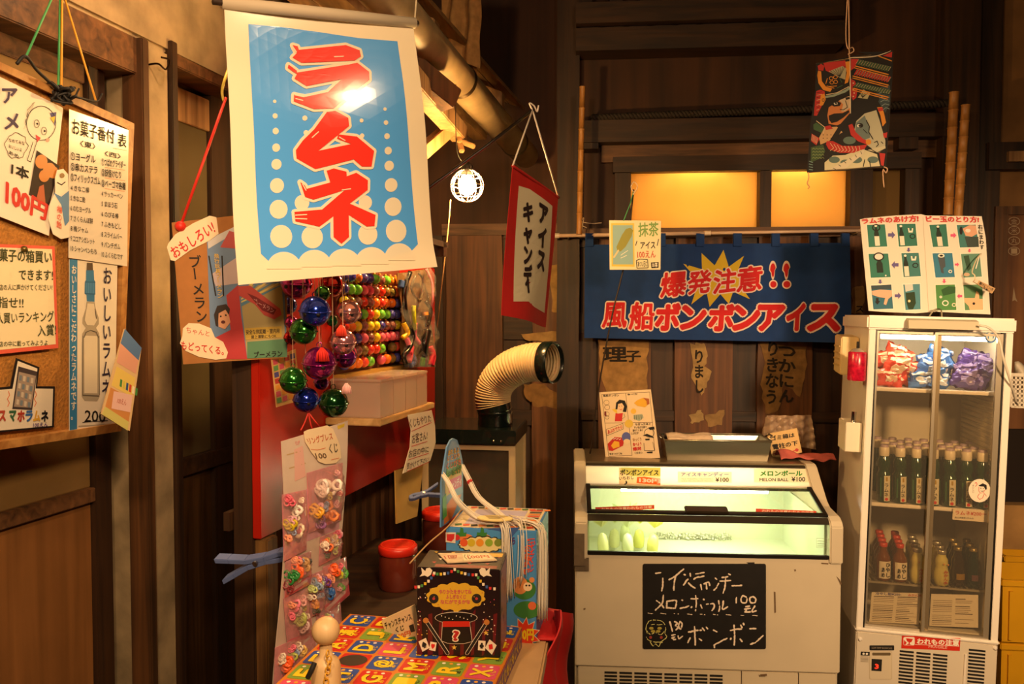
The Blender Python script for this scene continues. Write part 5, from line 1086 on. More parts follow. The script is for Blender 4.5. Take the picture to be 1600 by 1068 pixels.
# chalkboard
CBF = Frame(ZF.p(0, .0035, 0), ZF.x, ZF.y, ZF.z)
S, t = sheet_thing('chalkboard', 'black chalkboard sheet with worn chalk ice cream prices on the freezer front', 'chalkboard', rr_(32, 40, 1450, 1020, 22), C('#14100f', .5, n=.3, s=40), CBF, (1000, 875, 7.365), .002, off=-.0025)
CH = C('#e6d4c0', .8); CHY = C('#d8d488', .8)
def chalk(pts, w_=20, c=CH):
    rr = random.Random(int(pts[0][0])); n = max(3, int(sum(math.dist(a, b) for a, b in zip(pts, pts[1:])) / 14)); L = [V((*p, 0)) for p in pts]
    q_ = bez(L, n) if len(L) > 2 else [L[0].lerp(L[1], i/n) for i in range(n+1)]
    for a_, b_ in zip(q_, q_[1:]):
        if rr.random() < .90: o = rr.uniform(-2, 2); S.line([(a_.x + o, a_.y + o), (b_.x + o, b_.y + o)], w_ * rr.uniform(.6, 1.05), c, 1, name='chalk_mark')
for s_ in ([(262, 205), (262, 290), (250, 350)], [(500, 98), (420, 170), (335, 220)], [(410, 170), (395, 250), (388, 340)], [(505, 160), (520, 168)], [(575, 150), (580, 180)], [(490, 300), (530, 240), (550, 215)], [(560, 262), (595, 295), (635, 320)], [(640, 155), (735, 138)], [(620, 215), (660, 195), (735, 182)], [(700, 280), (708, 335)], [(740, 270), (790, 250), (800, 285)], [(760, 255), (770, 340)],
           [(868, 205), (885, 220)], [(905, 265), (880, 310), (850, 340)], [(920, 238), (1045, 232)], [(945, 195), (1010, 188)], [(1020, 155), (1040, 165)], [(985, 210), (978, 300), (955, 375)], [(1062, 292), (1170, 288)], [(180, 148), (240, 142)],
           [(270, 400), (255, 490), (180, 572)], [(188, 460), (240, 500), (275, 545)], [(310, 470), (305, 545)], [(310, 470), (415, 462), (405, 548)], [(305, 545), (405, 548)], [(480, 455), (492, 460)], [(465, 552), (530, 535), (570, 515)], [(640, 405), (648, 500), (640, 580)], [(590, 442), (665, 438)], [(600, 530), (585, 545)], [(700, 515), (712, 548)], [(728, 445), (738, 452)], [(765, 505), (845, 498), (848, 550), (820, 585)], [(905, 465), (915, 540), (905, 582)], [(960, 470), (950, 560), (1010, 535)],
           [(1110, 425), (1105, 485)], [(1180, 405), (1160, 440), (1175, 485), (1225, 480), (1225, 425), (1185, 405)], [(1290, 415), (1262, 440), (1275, 485), (1325, 480), (1330, 440), (1300, 415)], [(1215, 530), (1260, 525)], [(1205, 560), (1270, 550)], [(1235, 562), (1208, 592), (1265, 590)], [(1320, 525), (1290, 590), (1335, 580)],
           [(345, 710), (372, 812)], [(400, 705), (430, 720), (410, 750), (440, 770), (415, 800)], [(462, 705), (485, 730), (470, 790), (445, 760), (455, 712)], [(365, 860), (405, 852)], [(365, 890), (400, 880)], [(390, 885), (375, 912), (410, 910)], [(440, 870), (450, 900), (490, 872)],
           [(625, 745), (632, 860), (635, 970)], [(560, 825), (640, 808), (705, 802)], [(575, 890), (550, 945)], [(680, 900), (722, 930)], [(720, 780), (740, 805)], [(760, 765), (785, 795)], [(845, 800), (885, 822)], [(850, 975), (920, 935), (1000, 895)], [(855, 975), (855, 1000)],
           [(1080, 745), (1090, 860), (1082, 970)], [(1040, 805), (1100, 792), (1165, 788)], [(1045, 890), (1042, 905)], [(1140, 890), (1172, 930)], [(1160, 745), (1172, 770)], [(1190, 725), (1202, 762)], [(1265, 785), (1330, 782)], [(1270, 965), (1340, 935), (1415, 865)]): chalk(s_)
for i in range(9): chalk([(90 + i*150, 606 + i*3), (150 + i*150, 612 + i*3)], 9)
for s_ in ([(75, 740), (110, 695), (180, 685), (260, 705), (295, 770), (285, 840)], [(75, 740), (68, 790), (85, 840)], [(110, 740), (170, 735)], [(195, 742), (255, 735)], [(80, 810), (120, 850), (180, 830), (240, 855), (290, 800)], [(70, 870), (90, 910), (150, 935), (240, 935), (305, 880), (290, 850)], [(120, 940), (150, 985), (180, 960), (215, 990), (235, 950), (262, 945)]): chalk(s_, 9, CHY)
for x, y in ((130, 780), (225, 780), (150, 815), (210, 815)): S.circ(x, y, 26, C('#a89a40', .8), 1, ry=16, name='chalk_mark')
for x in (122, 245): S.circ(x, 885, 17, C('#9a3a30', .8), 1, name='chalk_mark')
S.flush()
# torn black tape above the board, chips, duct tape on the corner
S = Sheet(CBF, fz, (880, 660, 2.617), off=-.001)
S.sep = 1; S.poly([(748, 571), (782, 570), (784, 592), (768, 590), (766, 580)], INK, 2, 'tape_scrap')
for q_ in ([(862, 690), (868, 692), (870, 775), (864, 778)], [(1118, 628), (1130, 640), (1140, 660), (1134, 662)], [(1055, 572), (1085, 574), (1084, 579), (1056, 577)], [(805, 1028), (832, 1026), (834, 1034), (808, 1036)], [(945, 600), (950, 598), (952, 606), (946, 608)], [(82, 760), (90, 756), (92, 762), (84, 766)]): S.sep += 1; S.poly(q_, C('#6a5238'), 1, 'paint_chip')
S.flush()
m = MB(ZF); v0 = ZF.lh(897, 832); v1 = ZF.lh(922, 892); m.box(-.0035, -.008, v1.z + .02, .030, -.0062, v0.z); m.box(-.0045, -.008, v1.z + .02, -.0025, .10, v0.z); m.box(.0, -.001, v1.z, .045, .0032, v1.z + .045)
m.build('duct_tape', C('#6a5a48', .5, n=.25, s=30), fz)
# ---- things on top of the freezer
ZTOP = .8585
def stand_sheet(px1, Y1, px2, Y2, tilt): return vframe(px1, Y1, px2, Y2, tilt=tilt)
F = vframe(940, 3.03, 1028, 2.99, tilt=0); 
S, t = sheet_thing('comic_poster', 'wooden backed four panel comic poster standing on the freezer left end', 'poster', [(240, 85), (780, 55), (876, 768), (310, 785)], C('#e8cda8', .5), F, (900, 600, 6.675), .012, off=0, pname='board')
BR = C('#5a3a28', .6)
for a_, b_ in (((268, 105), (768, 80)), ((768, 80), (822, 690)), ((268, 105), (340, 750)), ((340, 750), (585, 742)), ((518, 95), (585, 742)), ((305, 405), (800, 395))): S.line([a_, b_], 4, BR, 1)
S.text('風船ボンボン', [(280, 108), (448, 100), (452, 125), (284, 132)], INK, 2, .02); S.text('食べ方', [(532, 98), (640, 92), (642, 110), (534, 116)], INK, 2, .02)
S.poly([(412, 300), (405, 385), (480, 385), (484, 330), (490, 298), (440, 305)], C('#c82a28'), 2); S.circ(465, 232, 40, C('#ecc8a0'), 3, ry=42)
S.poly([(412, 262), (420, 190), (455, 160), (510, 170), (532, 230), (524, 288), (488, 285), (502, 230), (480, 195), (440, 205), (432, 258)], INK, 4); S.poly([(375, 262), (410, 255), (428, 275), (430, 305), (405, 290)], C('#e8c040'), 3)
for x, y in ((452, 228), (478, 226)): S.circ(x, y, 4, INK, 5, n=8)
S.line([(455, 258), (468, 266), (480, 256)], 4, RED, 5); S.line([(500, 305), (510, 340), (480, 360)], 3, INK, 4)
for x, y, r in ((318, 190, 28), (325, 240, 28), (322, 310, 26), (325, 345, 20)): S.line([(x + r*math.cos(i*.628), y + r*.9*math.sin(i*.628)) for i in range(10)], 3, BR, 2, True)
S.poly([(295, 285), (315, 280), (318, 335), (300, 330)], C('#7a2a2a'), 3)
S.poly([(605, 195), (640, 165), (700, 140), (760, 150), (765, 200), (720, 240), (690, 235), (640, 225)], C('#e0a82a'), 2); S.poly([(700, 140), (762, 150), (766, 205), (740, 215), (735, 175)], C('#a8582a'), 3); S.circ(600, 280, 28, C('#e8b840'), 3)
S.poly([(600, 320), (690, 310), (705, 345), (660, 385), (600, 360)], C('#a8b09a'), 2); 
for i in range(5): S.line([(608 + i*20, 318), (612 + i*18, 368)], 4, INK, 3)
S.circ(552, 410, 44, C('#dcb848'), 3, ry=42)
S.poly([(318, 470), (488, 408), (494, 465), (322, 535)], C('#ecd0a8'), 2); S.line([(318, 470), (488, 408), (494, 465), (322, 535)], 4, BR, 3, True); S.text('あふれでたら', [(328, 478), (480, 424), (484, 460), (332, 520)], RED, 4, .03)
S.poly([(330, 620), (400, 550), (480, 555), (500, 600), (490, 640), (380, 695), (340, 690)], C('#c02822'), 2); S.poly([(365, 640), (400, 590), (450, 600), (455, 650), (390, 672)], C('#e8b030'), 3); S.circ(524, 550, 46, C('#5a62a8'), 3, ry=52); S.circ(530, 595, 34, C('#ecd0a8'), 4, ry=26)
for i in range(4): S.line([(360 + i*30, 570 + i*3), (395 + i*24, 555 + i*4)], 6, WHITE, 4)
S.text('気をつけてね', [(348, 715), (480, 708), (482, 732), (350, 740)], INK, 2, .02)
for i, tx in enumerate(('ちぎったあと', 'すいながら食べ', '溶けてくると', 'とびだす')): S.text(tx, [(618 - i*14, 405 + i*32), (780 - i*42, 400 + i*32), (780 - i*42, 424 + i*32), (620 - i*14, 430 + i*32)], INK, 3, .02)
for i, tx in enumerate(('ゆっくり', '食べよう', '爆発')): S.text(tx, [(590, 560 + i*48), (680, 552 + i*48), (684, 590 + i*48), (596, 598 + i*48)], RED if i else C('#b08050'), 3, .03)
S.text('ください', [(610, 705), (690, 700), (692, 722), (612, 728)], INK, 3, .02)
S.line([(765 + 52*math.cos(i*.4833), 505 + 46*math.sin(i*.4833)) for i in range(13)], 4, INK, 3, True); S.poly([(755, 450), (815, 440), (820, 470), (770, 475)], INK, 4); S.poly([(695, 535), (740, 515), (800, 540), (812, 560), (740, 540)], INK, 4); S.poly([(720, 568), (770, 565), (765, 582), (725, 584)], INK, 4)
S.line([(708, 610), (712, 690), (820, 690), (800, 600)], 4, INK, 3); S.poly([(735, 705), (800, 698), (798, 718), (745, 716)], INK, 4); S.flush()
# steel tray
tv = ZF.lz(1040, 716, ZTOP); a0 = ZF.lz(1043, 718, ZTOP); b0 = ZF.lz(1196, 718, ZTOP); y0 = a0.y; xa_, xb_ = a0.x, b0.x
ST = C('#b0ac9c', .28, .9); tr = thing('steel_tray', 'shallow stainless tray holding a folded white towel on the freezer', 'tray', ZF.p((xa_+xb_)/2, y0 + .08, ZTOP)); dp, hh = .15, .074
m = MB(ZF); ex = .012
P8 = [(xa_, y0, ZTOP), (xb_, y0, ZTOP), (xb_, y0 + dp, ZTOP), (xa_, y0 + dp, ZTOP), (xa_ - ex, y0 - ex, ZTOP + hh), (xb_ + ex, y0 - ex, ZTOP + hh), (xb_ + ex, y0 + dp + ex, ZTOP + hh), (xa_ - ex, y0 + dp + ex, ZTOP + hh)]
m.add(P8, [(3, 2, 1, 0), (0, 1, 5, 4), (1, 2, 6, 5), (2, 3, 7, 6), (3, 0, 4, 7)]); m.build('tray_body', ST, tr, solid=.0018)
zt_ = ZTOP + hh; MB().tube([ZF.p(xa_ - ex, y0 - ex, zt_), ZF.p(xb_ + ex, y0 - ex, zt_), ZF.p(xb_ + ex, y0 + dp + ex, zt_), ZF.p(xa_ - ex, y0 + dp + ex, zt_)], .0045, 8, True).build('rim', ST, tr)
for x in (xa_ - ex - .006, xb_ + ex + .006): MB().tube([ZF.p(x, y0 + .04, zt_), ZF.p(x + (.012 if x > xa_ else -.012), y0 + .055, zt_ + .012), ZF.p(x + (.012 if x > xa_ else -.012), y0 + .095, zt_ + .012), ZF.p(x, y0 + .11, zt_)], .0035, 6).build('tray_handle', ST, tr)
m = MB(); m.grid(lambda u, v: ZF.p(xa_ + .004 + .165*u, y0 + .004 + .135*v, ZTOP + .066 + .014*math.sin(v*3.1) + .004*math.sin(u*9) + .003*math.sin(v*17 + u*4)), 16, 12)
tw = single('folded_towel', m, C('#e0c8b0', .95, n=.1, s=60, bump=.5), 'folded white towel lying in the steel tray', 'towel', solid=.012)
# plastic bag behind, small sign, pink rag
F = vframe(1195, 3.18, 1270, 3.15); S = Sheet(F, None, (1180, 630, 9.706), bend=lambda x, y: .010*math.sin(x*.35) + .006*math.sin(y*.5 + x*.2) - .02*math.sin(max(0, min(1, (x - 1190) / 85))*3.14))
pb = thing('plastic_bag', 'crumpled translucent plastic bag behind the trash notice on the freezer', 'bag', F.hit(1235, 680)); S.parent = pb
S.body([(165, 175), (840, 170), (930, 700), (90, 520)], FILM('#d8bca0', .45, .2, .12), 'bag_film', .002, nx=26, ny=20); S.bend = lambda x, y: -.03 + .012*math.sin(x*.3 + 2) + .008*math.sin(y*.45 + x*.25)
S.body([(150, 195), (560, 230), (700, 560), (95, 540)], FILM('#d8bca0', .5, .2, .14), 'bag_film', .002, nx=16, ny=14)
F = vframe(1200, 3.03, 1252, 3.0); S, t = sheet_thing('trash_notice', 'small handwritten trash can notice leaning beside the pink rag on the freezer', 'notice', [(178, 462), (632, 374), (712, 742), (265, 834)], C('#dcb87c', .6), F, (1180, 630, 9.706), .006, off=0, pname='board')
S.text('ゴミ箱は', [(232, 492), (594, 440), (600, 508), (240, 572)], INK, 2, .03); S.text('電柱の下', [(252, 620), (640, 558), (648, 632), (275, 706)], INK, 2, .03); S.line([(275, 765), (400, 745), (520, 735), (655, 700)], 14, C('#c84a48'), 1); S.line([(300, 780), (440, 755)], 12, C('#c84a48'), 1); S.circ(630, 705, 26, C('#c04040'), 2); S.flush()
m = MB(); c_ = ZF.lz(1255, 716, ZTOP)
m.grid(lambda u, v: ZF.p(c_.x - .095 + .20*u, c_.y - .055 + .085*v + .012*math.sin(u*7), ZTOP + .004 + .030*abs(math.sin(u*4.2 + v*2.2))*math.sin(math.pi*min(1, max(0, .08 + v*.86))) * (1 - .5*u) + .003*math.sin(u*23 + v*9)), 28, 16)
single('pink_rag', m, C('#c06058', .95, n=.2, s=40, bump=.5), 'crumpled pink rag lying at the right end of the freezer top', 'rag', solid=.004)
# ================================================================ GLASS FRONTED FRIDGE
a = math.radians(12); A0 = at(1359, 490, 2.65); fx = V((math.cos(a), -math.sin(a), 0)); fy = V((math.sin(a), math.cos(a), 0))
T_ = Frame(A0, fx, fy, (0, 0, 1)); u0, u1 = T_.hit(1359, 497), T_.hit(1338, 978); fzv = (u0 - u1).normalized()
fx = (fx - fzv * fx.dot(fzv)).normalized(); fyv = fzv.cross(fx)
o_ = u1 + (u1 - u0) * (u1.z / (u0.z - u1.z)); GFR = Frame(o_, fx, fyv, fzv)
gw = GFR.lh(1585, 497).x; gh = GFR.lh(1359, 492).z; gd = .40
FR = C('#f0e7da', .35, coat=.2); FRD = C('#d8ccb8', .4); ALU = C('#a89c88', .3, .5)
fr = thing('drink_fridge', 'slim cream drinks fridge with sliding glass doors and lit shelves', 'fridge', GFR.p(gw/2, gd/2, 0))
zc = GFR.lh(1360, 514).z; zd = GFR.lh(1345, 980).z; zb = zd - .012
x0, x1 = .022, gw - .022
MB(GFR).box(0, .012, 0, .02, gd, zc).build('side_panel', FR, fr, bevel=.002); MB(GFR).box(gw - .02, .012, 0, gw, gd, zc).build('side_panel', FR, fr, bevel=.002)
MB(GFR).box(0, gd, 0, gw, gd + .012, zc).build('back_panel', FR, fr)
MB(GFR).box(-.008, -.008, zc, gw + .006, gd + .012, gh).build('top_cap', FR, fr, bevel=.006)
for xa_, xb_ in ((0, x0), (x1, gw)): MB(GFR).box(xa_, 0, zb, xb_, .03, zc).build('front_frame', FR, fr, bevel=.002)
MB(GFR).box(-.004, -.006, zb + .001, gw + .004, .03, zb + .013).build('sill', FR, fr, bevel=.004)
MB(GFR).box(0, -.002, .02, gw, .02, zb).build('base_panel', FRD, fr, bevel=.004); MB(GFR).box(0, .02, .0, gw, gd, zb - .006).build('base_housing', FRD, fr)
for px_, py_ in ((1344, 998), (1555, 1012)): v = GFR.lh(px_, py_, -.003); MB(GFR).lathe(GFR.p(v.x, -.002, v.z), [(.007, 0), (.007, .002), (.004, .005)], 12, ax=-GFR.y).build('cover_button', FR, fr)
m = MB(GFR); v0 = GFR.lh(1405, 1015, -.003); v1 = GFR.lh(1484, 1015, -.003); dz = GFR.lh(1405, 1015).z - GFR.lh(1405, 1020.4).z
for c in range(3):
    for r in range(16):
        x = v0.x + (v1.x - v0.x) * c / 3; m.box(x + .002, -.0035, v0.z - r*dz - .006, x + (v1.x-v0.x)/3 - .006, -.0018, v0.z - r*dz)
m.build('grille_slots', C('#0e0b08', .8), fr, kind='stuff')
v0 = GFR.lh(1514, 1013, -.003); v1 = GFR.lh(1540, 1013, -.003); m = MB(GFR)
for r in range(16): m.box(v0.x, -.0035, v0.z - r*dz - .006, v1.x, -.0018, v0.z - r*dz)
m.build('grille_slots', C('#0e0b08', .8), fr, kind='stuff')
v = GFR.lh(1507, 1020, -.003); MB(GFR).box(v.x, -.008, .03, v.x + .006, -.002, v.z).build('grip_rib', FR, fr, bevel=.002)
# inside
INN = C('#d8cfbc', .4)
m = MB(GFR); m.box(.02, gd - .03, zb, gw - .02, gd - .02, zc); m.box(.02, .03, zb, .026, gd - .02, zc); m.box(gw - .026, .03, zb, gw - .02, gd - .02, zc); m.box(.02, .03, zb, gw - .02, gd - .02, zb + .02); m.box(.02, .03, zc - .012, gw - .02, gd - .02, zc)
m.build('liner', INN, fr)
MB().tube([GFR.p(.05, .055, zc - .024), GFR.p(gw - .05, .055, zc - .024)], .007, 10).build('top_tube', EMIT('#fff4e0', 46), fr)
def shelf(py, name='shelf', front=.045): 
    z = GFR.lh(1400, py, front).z; m = MB(GFR); m.box(.026, front, z - .012, gw - .026, gd - .03, z); o = m.build(name, FR, fr, bevel=.002); return z
zs1 = shelf(606); zs2 = shelf(787); zs3 = GFR.lh(1400, 910, .045).z
m = MB(GFR)
for i in range(22): x = .03 + i*(gw - .06)/21; m.hexa([(x, .045, zs3 - .004), (x + .006, .045, zs3 - .004), (x + .006, gd - .03, zs3 - .004), (x, gd - .03, zs3 - .004), (x, .045, zs3), (x + .006, .045, zs3), (x + .006, gd - .03, zs3), (x, gd - .03, zs3)])
m.box(.026, .042, zs3 - .006, gw - .026, .048, zs3)
m.build('wire_shelf', C('#cfc4ae', .3, .6), fr, kind='stuff')
m = MB(GFR)
for i in range(18): z = zs2 + .08 + i*.017; m.tube([GFR.p(gw - .027, .06, z), GFR.p(gw - .028, gd - .05, z + .002)], .004, 5)
m.build('liner_ribs', C('#c8beaa', .3), fr, kind='stuff')
# sliding doors
GLD_ = FILM('#f4efe4', .97, .03, .05)
dT, dB = zc - .004, zb + .006; mid = GFR.lh(1459, 700).x
for nm, xa_, xb_, y in (('sliding_door', x0 + .004, mid + .014, .022), ('sliding_door', mid - .010, x1 - .004, .010)):
    d = MB(GFR).box(xa_ + .008, y, dB + .012, xb_ - .008, y + .003, dT - .004).build(nm, GLD_, fr)
    m = MB(GFR); m.box(xa_, y - .004, dB, xa_ + .009, y + .008, dT); m.build('door_stile', ALU, d); m = MB(GFR); m.box(xb_ - .017, y - .004, dB, xb_, y + .008, dT); m.build('door_stile', ALU, d)
    MB(GFR).box(xa_ + .009, y - .004, dB, xb_ - .017, y + .008, dB + .014).build('door_rail', ALU, d); MB(GFR).box(xa_ + .009, y - .004, dT - .008, xb_ - .017, y + .008, dT).build('door_rail', ALU, d)
for xx in (x0 - .001, x1 - .004): MB(GFR).box(xx, .002, zb, xx + .005, .03, zc).build('door_gasket', BLK, fr)
# red fragile sticker, control panel
S = Sheet(Frame(GFR.p(0, -.0025, 0), GFR.x, GFR.y, GFR.z), fr, (1340, 820, 4.308), eps=.0004)
S.poly([(298, 742), (692, 760), (688, 846), (294, 828)], C('#d0301e', .4), 1, 'fragile_sticker'); S.text('われもの注意', [(400, 758), (684, 772), (682, 812), (398, 800)], WHITE, 2, .04); S.text('FRAGILE', [(478, 806), (604, 814), (602, 832), (476, 824)], C('#e8b0a0'), 2, .02); S.line([(388, 802), (684, 814)], 2.5, WHITE, 2)
S.poly(rr_(308, 752, 384, 808, 10), WHITE, 2); S.poly([(325, 760), (372, 764), (362, 785), (352, 788), (350, 800), (366, 806), (326, 804), (342, 798), (344, 786), (332, 780)], C('#d0301e', .4), 3); S.poly([(312, 770), (330, 790), (318, 806), (310, 800)], C('#d0301e', .4), 3)
S.sep = 1; S.poly(rr_(80, 808, 246, 842, 6), INK, 1, 'maker_plate'); S.text('LOW TEMP SHOWCASE', [(95, 818), (232, 822), (232, 834), (95, 830)], C('#a89880'), 2, 0)
S.sep = 2; S.poly(rr_(78, 846, 232, 1038, 12), C('#c8b89c', .4), 1, 'control_panel'); S.poly(rr_(82, 850, 228, 1034, 10), C('#d8cab0', .4), 2, 'control_panel'); S.poly(rr_(98, 856, 222, 876, 6), C('#6a5a40', .4), 3, 'control_panel'); S.poly([(94, 898), (164, 902), (160, 982), (92, 978)], INK, 3, 'display_window')
S.text('3', [(116, 932), (142, 934), (140, 966), (114, 964)], EMIT('#ff3018', 2.0), 4, .02)
S.sep = 3; S.poly([(22, 850), (82, 852), (80, 878), (20, 876)], INK, 1); S.circ(40, 864, 8, WHITE, 2, n=10); S.circ(62, 865, 8, WHITE, 2, n=10)
for i in range(5): S.line([(20, 884 + i*8), (72, 886 + i*8)], 2.5, C('#6a5a44'), 1)
S.flush()
# papers taped inside the glass, price card, round sticker
for nm, q_, lb, tx in (('price_paper', [(95, 450), (435, 458), (410, 668), (78, 650)], 'white printed drink notice inside the left fridge door bottom', 1), ('price_paper', [(495, 462), (812, 470), (812, 690), (482, 678)], 'white printed drink notice inside the right fridge door bottom', 2)):
    S, t = sheet_thing(nm, lb, 'paper', q_, C('#ddd0b8', .6), Frame(GFR.p(0, .038, 0), GFR.x, GFR.y, GFR.z), (1340, 820, 4.308), .001, off=0)
    if tx == 1: S.text('冷やし飴¥200-', [(120, 450), (295, 456), (295, 476), (120, 470)], C('#3a3a7a'), 1, .02); S.text('みかん水', [(340, 460), (432, 463), (430, 482), (338, 480)], C('#c03a2a'), 1, .02)
    rr = random.Random(tx)
    for r in range(15):
        for c in range(2):
            u0_, u1_ = (.05 if c == 0 else .52), (.45 if c == 0 else .52) + rr.uniform(.2, .44) * (c == 1); v_ = .14 + r*.057
            if rr.random() < .9: S.line([bil(q_, u0_, v_), bil(q_, min(u1_, .95), v_)], 3 if r % 4 else 5, C('#7a6a58' if r % 4 else '#4a3a30'), 1)
    S.flush()
S, t = sheet_thing('price_card', 'white ramune price card clipped under the bottle shelf', 'card', [(886, 912), (1220, 935), (1204, 1042), (878, 1016)], C('#e8d8c0', .5), Frame(GFR.p(0, .036, 0), GFR.x, GFR.y, GFR.z), (1340, 640, 5.933), .001, off=0)
S.text('ラムネ¥200ー', [(905, 932), (1196, 948), (1194, 986), (903, 970)], C('#c03a2a'), 1, .02); S.text('税込消費税10%込み', [(900, 988), (1076, 998), (1075, 1014), (899, 1004)], INK, 1, .01); S.flush()
S, t = sheet_thing('round_sticker', 'round white cartoon face sticker on the right fridge door', 'sticker', [(1130 + 102*math.cos(i*.2618), 748 + 108*math.sin(i*.2618)) for i in range(24)], C('#ecdcc6', .4), Frame(GFR.p(0, .0085, 0), GFR.x, GFR.y, GFR.z), (1340, 640, 5.933), .0008, off=0)
S.poly([(1120, 700), (1160, 680), (1195, 695), (1198, 730), (1188, 745), (1170, 710), (1130, 708)], INK, 1); S.line([(1125, 712), (1122, 750), (1140, 772), (1165, 765), (1180, 740)], 4, RED, 1)
for x, y in ((1142, 725), (1165, 728)): S.circ(x, y, 4, INK, 2, n=8)
S.line([(1140, 750), (1158, 756), (1166, 746)], 4, INK, 2); S.line([(1130, 775), (1110, 805), (1130, 830), (1160, 815), (1170, 780)], 4, RED, 1); S.line([(1085, 680), (1100, 672), (1108, 690), (1092, 710)], 5, RED, 1); S.line([(1170, 770), (1195, 800)], 4, RED, 1)
S.vtext('おいしい', [(1062, 690), (1082, 690), (1082, 770), (1062, 770)], INK, 1, .01); S.flush()
S, t = sheet_thing('blue_seal', 'small round blue seal sticker at the upper right of the fridge door', 'sticker', [(1548 + 9*math.cos(i*.314), 526 + 9.5*math.sin(i*.314)) for i in range(20)], C('#3a7ab8', .3), Frame(GFR.p(0, .0085, 0), GFR.x, GFR.y, GFR.z), (0, 0, 1), .0008, off=0)
S.line([(1548 + 6*math.cos(i*.45), 526 + 6*math.sin(i*.45)) for i in range(11)], 2, WHITE, 1); S.text('1', (1545, 521, 1551, 531), WHITE, 1, .05); S.flush()
# lamp cover hanging from the cap front, cord
m = MB(GFR); c0 = GFR.lh(1418, 500, -.02).x; c1 = GFR.lh(1527, 500, -.02).x; zt1 = GFR.lh(1470, 498, -.012).z; zt2 = GFR.lh(1470, 514, -.03).z
m.prism([(-.0085, zt1), (-.034, zt1 - .006), (-.042, zt2), (-.030, zt2)], c0, c1); lc = single('lamp_cover', m, C('#c8bca0', .4), 'pale folded lamp cover strip fixed on the fridge top edge', 'lamp cover')
p_ = [at(1530, 508, 2.53), at(1545, 512, 2.52), at(1560, 528, 2.52), at(1568, 560, 2.52), at(1580, 600, 2.55), at(1588, 630, 2.62)]
single('power_cable', MB().tube(bez(p_, 30), .0035, 6), C('#e0d6c4', .4), 'white power cord drooping from the fridge top down its right edge', 'cord')
# ---- dispensers on the fridge side
SDF = Frame(GFR.p(0, 0, 0), GFR.y, GFR.x, GFR.z)
def sd(px, py, off): v = SDF.lh(px, py, off); return v.x, v.z
t = thing('towel_dispenser', 'cream ribbed towel dispenser fixed on the upper fridge side', 'dispenser', SDF.hit(1318, 558, -.05)); xw = -.001
za, zb_ = GFR.lh(1330, 530).z, GFR.lh(1330, 590).z; ya, yb = .13, .25
MB(GFR).prism([(ya, za + .005), (yb, za + .012), (yb, zb_ + .006), (ya, zb_)], -.062, xw - .001).build('dispenser_body', C('#dcc088', .4), t, bevel=.004)
for i in range(4): MB(GFR).box(-.066, ya + .01, zb_ + .03 + i*.022, -.061, yb - .01, zb_ + .036 + i*.022).build('rib', C('#c8a868', .4), t)
def rnd(mbf, name, lab, cat): pass
_p = GFR.hit(1338, 594, -.031, GFR.x); c_ = _p; t = thing('red_canister', 'red speckled canister hanging beside the towel dispenser on the fridge', 'canister', c_)
MB().lathe(c_, [(.026, 0), (.029, .004), (.029, .092), (.026, .096)], 24, ax=GFR.z).build('canister_body', C('#c01838', .25, n=.4, s=90), t); MB().lathe(c_, [(.024, .096), (.018, .104), (.006, .108)], 20, ax=GFR.z).build('cap', C('#d8c8b8', .2, .6), t); MB().tube([c_ + GFR.z*.106, c_ + GFR.z*.13], .004, 6).build('spout', INK, t); MB(GFR).box(-.008, .03, zb_ + .02, -.001, .07, zb_ + .06).build('mount', INK, t)
zq = GFR.lh(1340, 662).z; t = thing('opener_box', 'white open box with a chrome opener fixed low on the fridge side', 'box', GFR.p(-.03, .10, zq - .09)); m = MB(GFR)
za, zb_ = zq, zq - .10; m.box(-.055, .03, zb_, -.051, .15, za); m.box(-.055, .03, zb_, -.001, .034, za); m.box(-.055, .146, zb_, -.001, .15, za); m.box(-.055, .03, zb_, -.001, .15, zb_ + .004); m.box(-.004, .03, zb_, -.001, .15, za)
m.build('box_body', C('#e6dac2', .4), t, bevel=.002); MB().tube([GFR.p(-.028, .05, zb_ + .02), GFR.p(-.026, .05, za + .035)], .008, 10).build('opener', C('#b8b8b8', .15, 1), t)
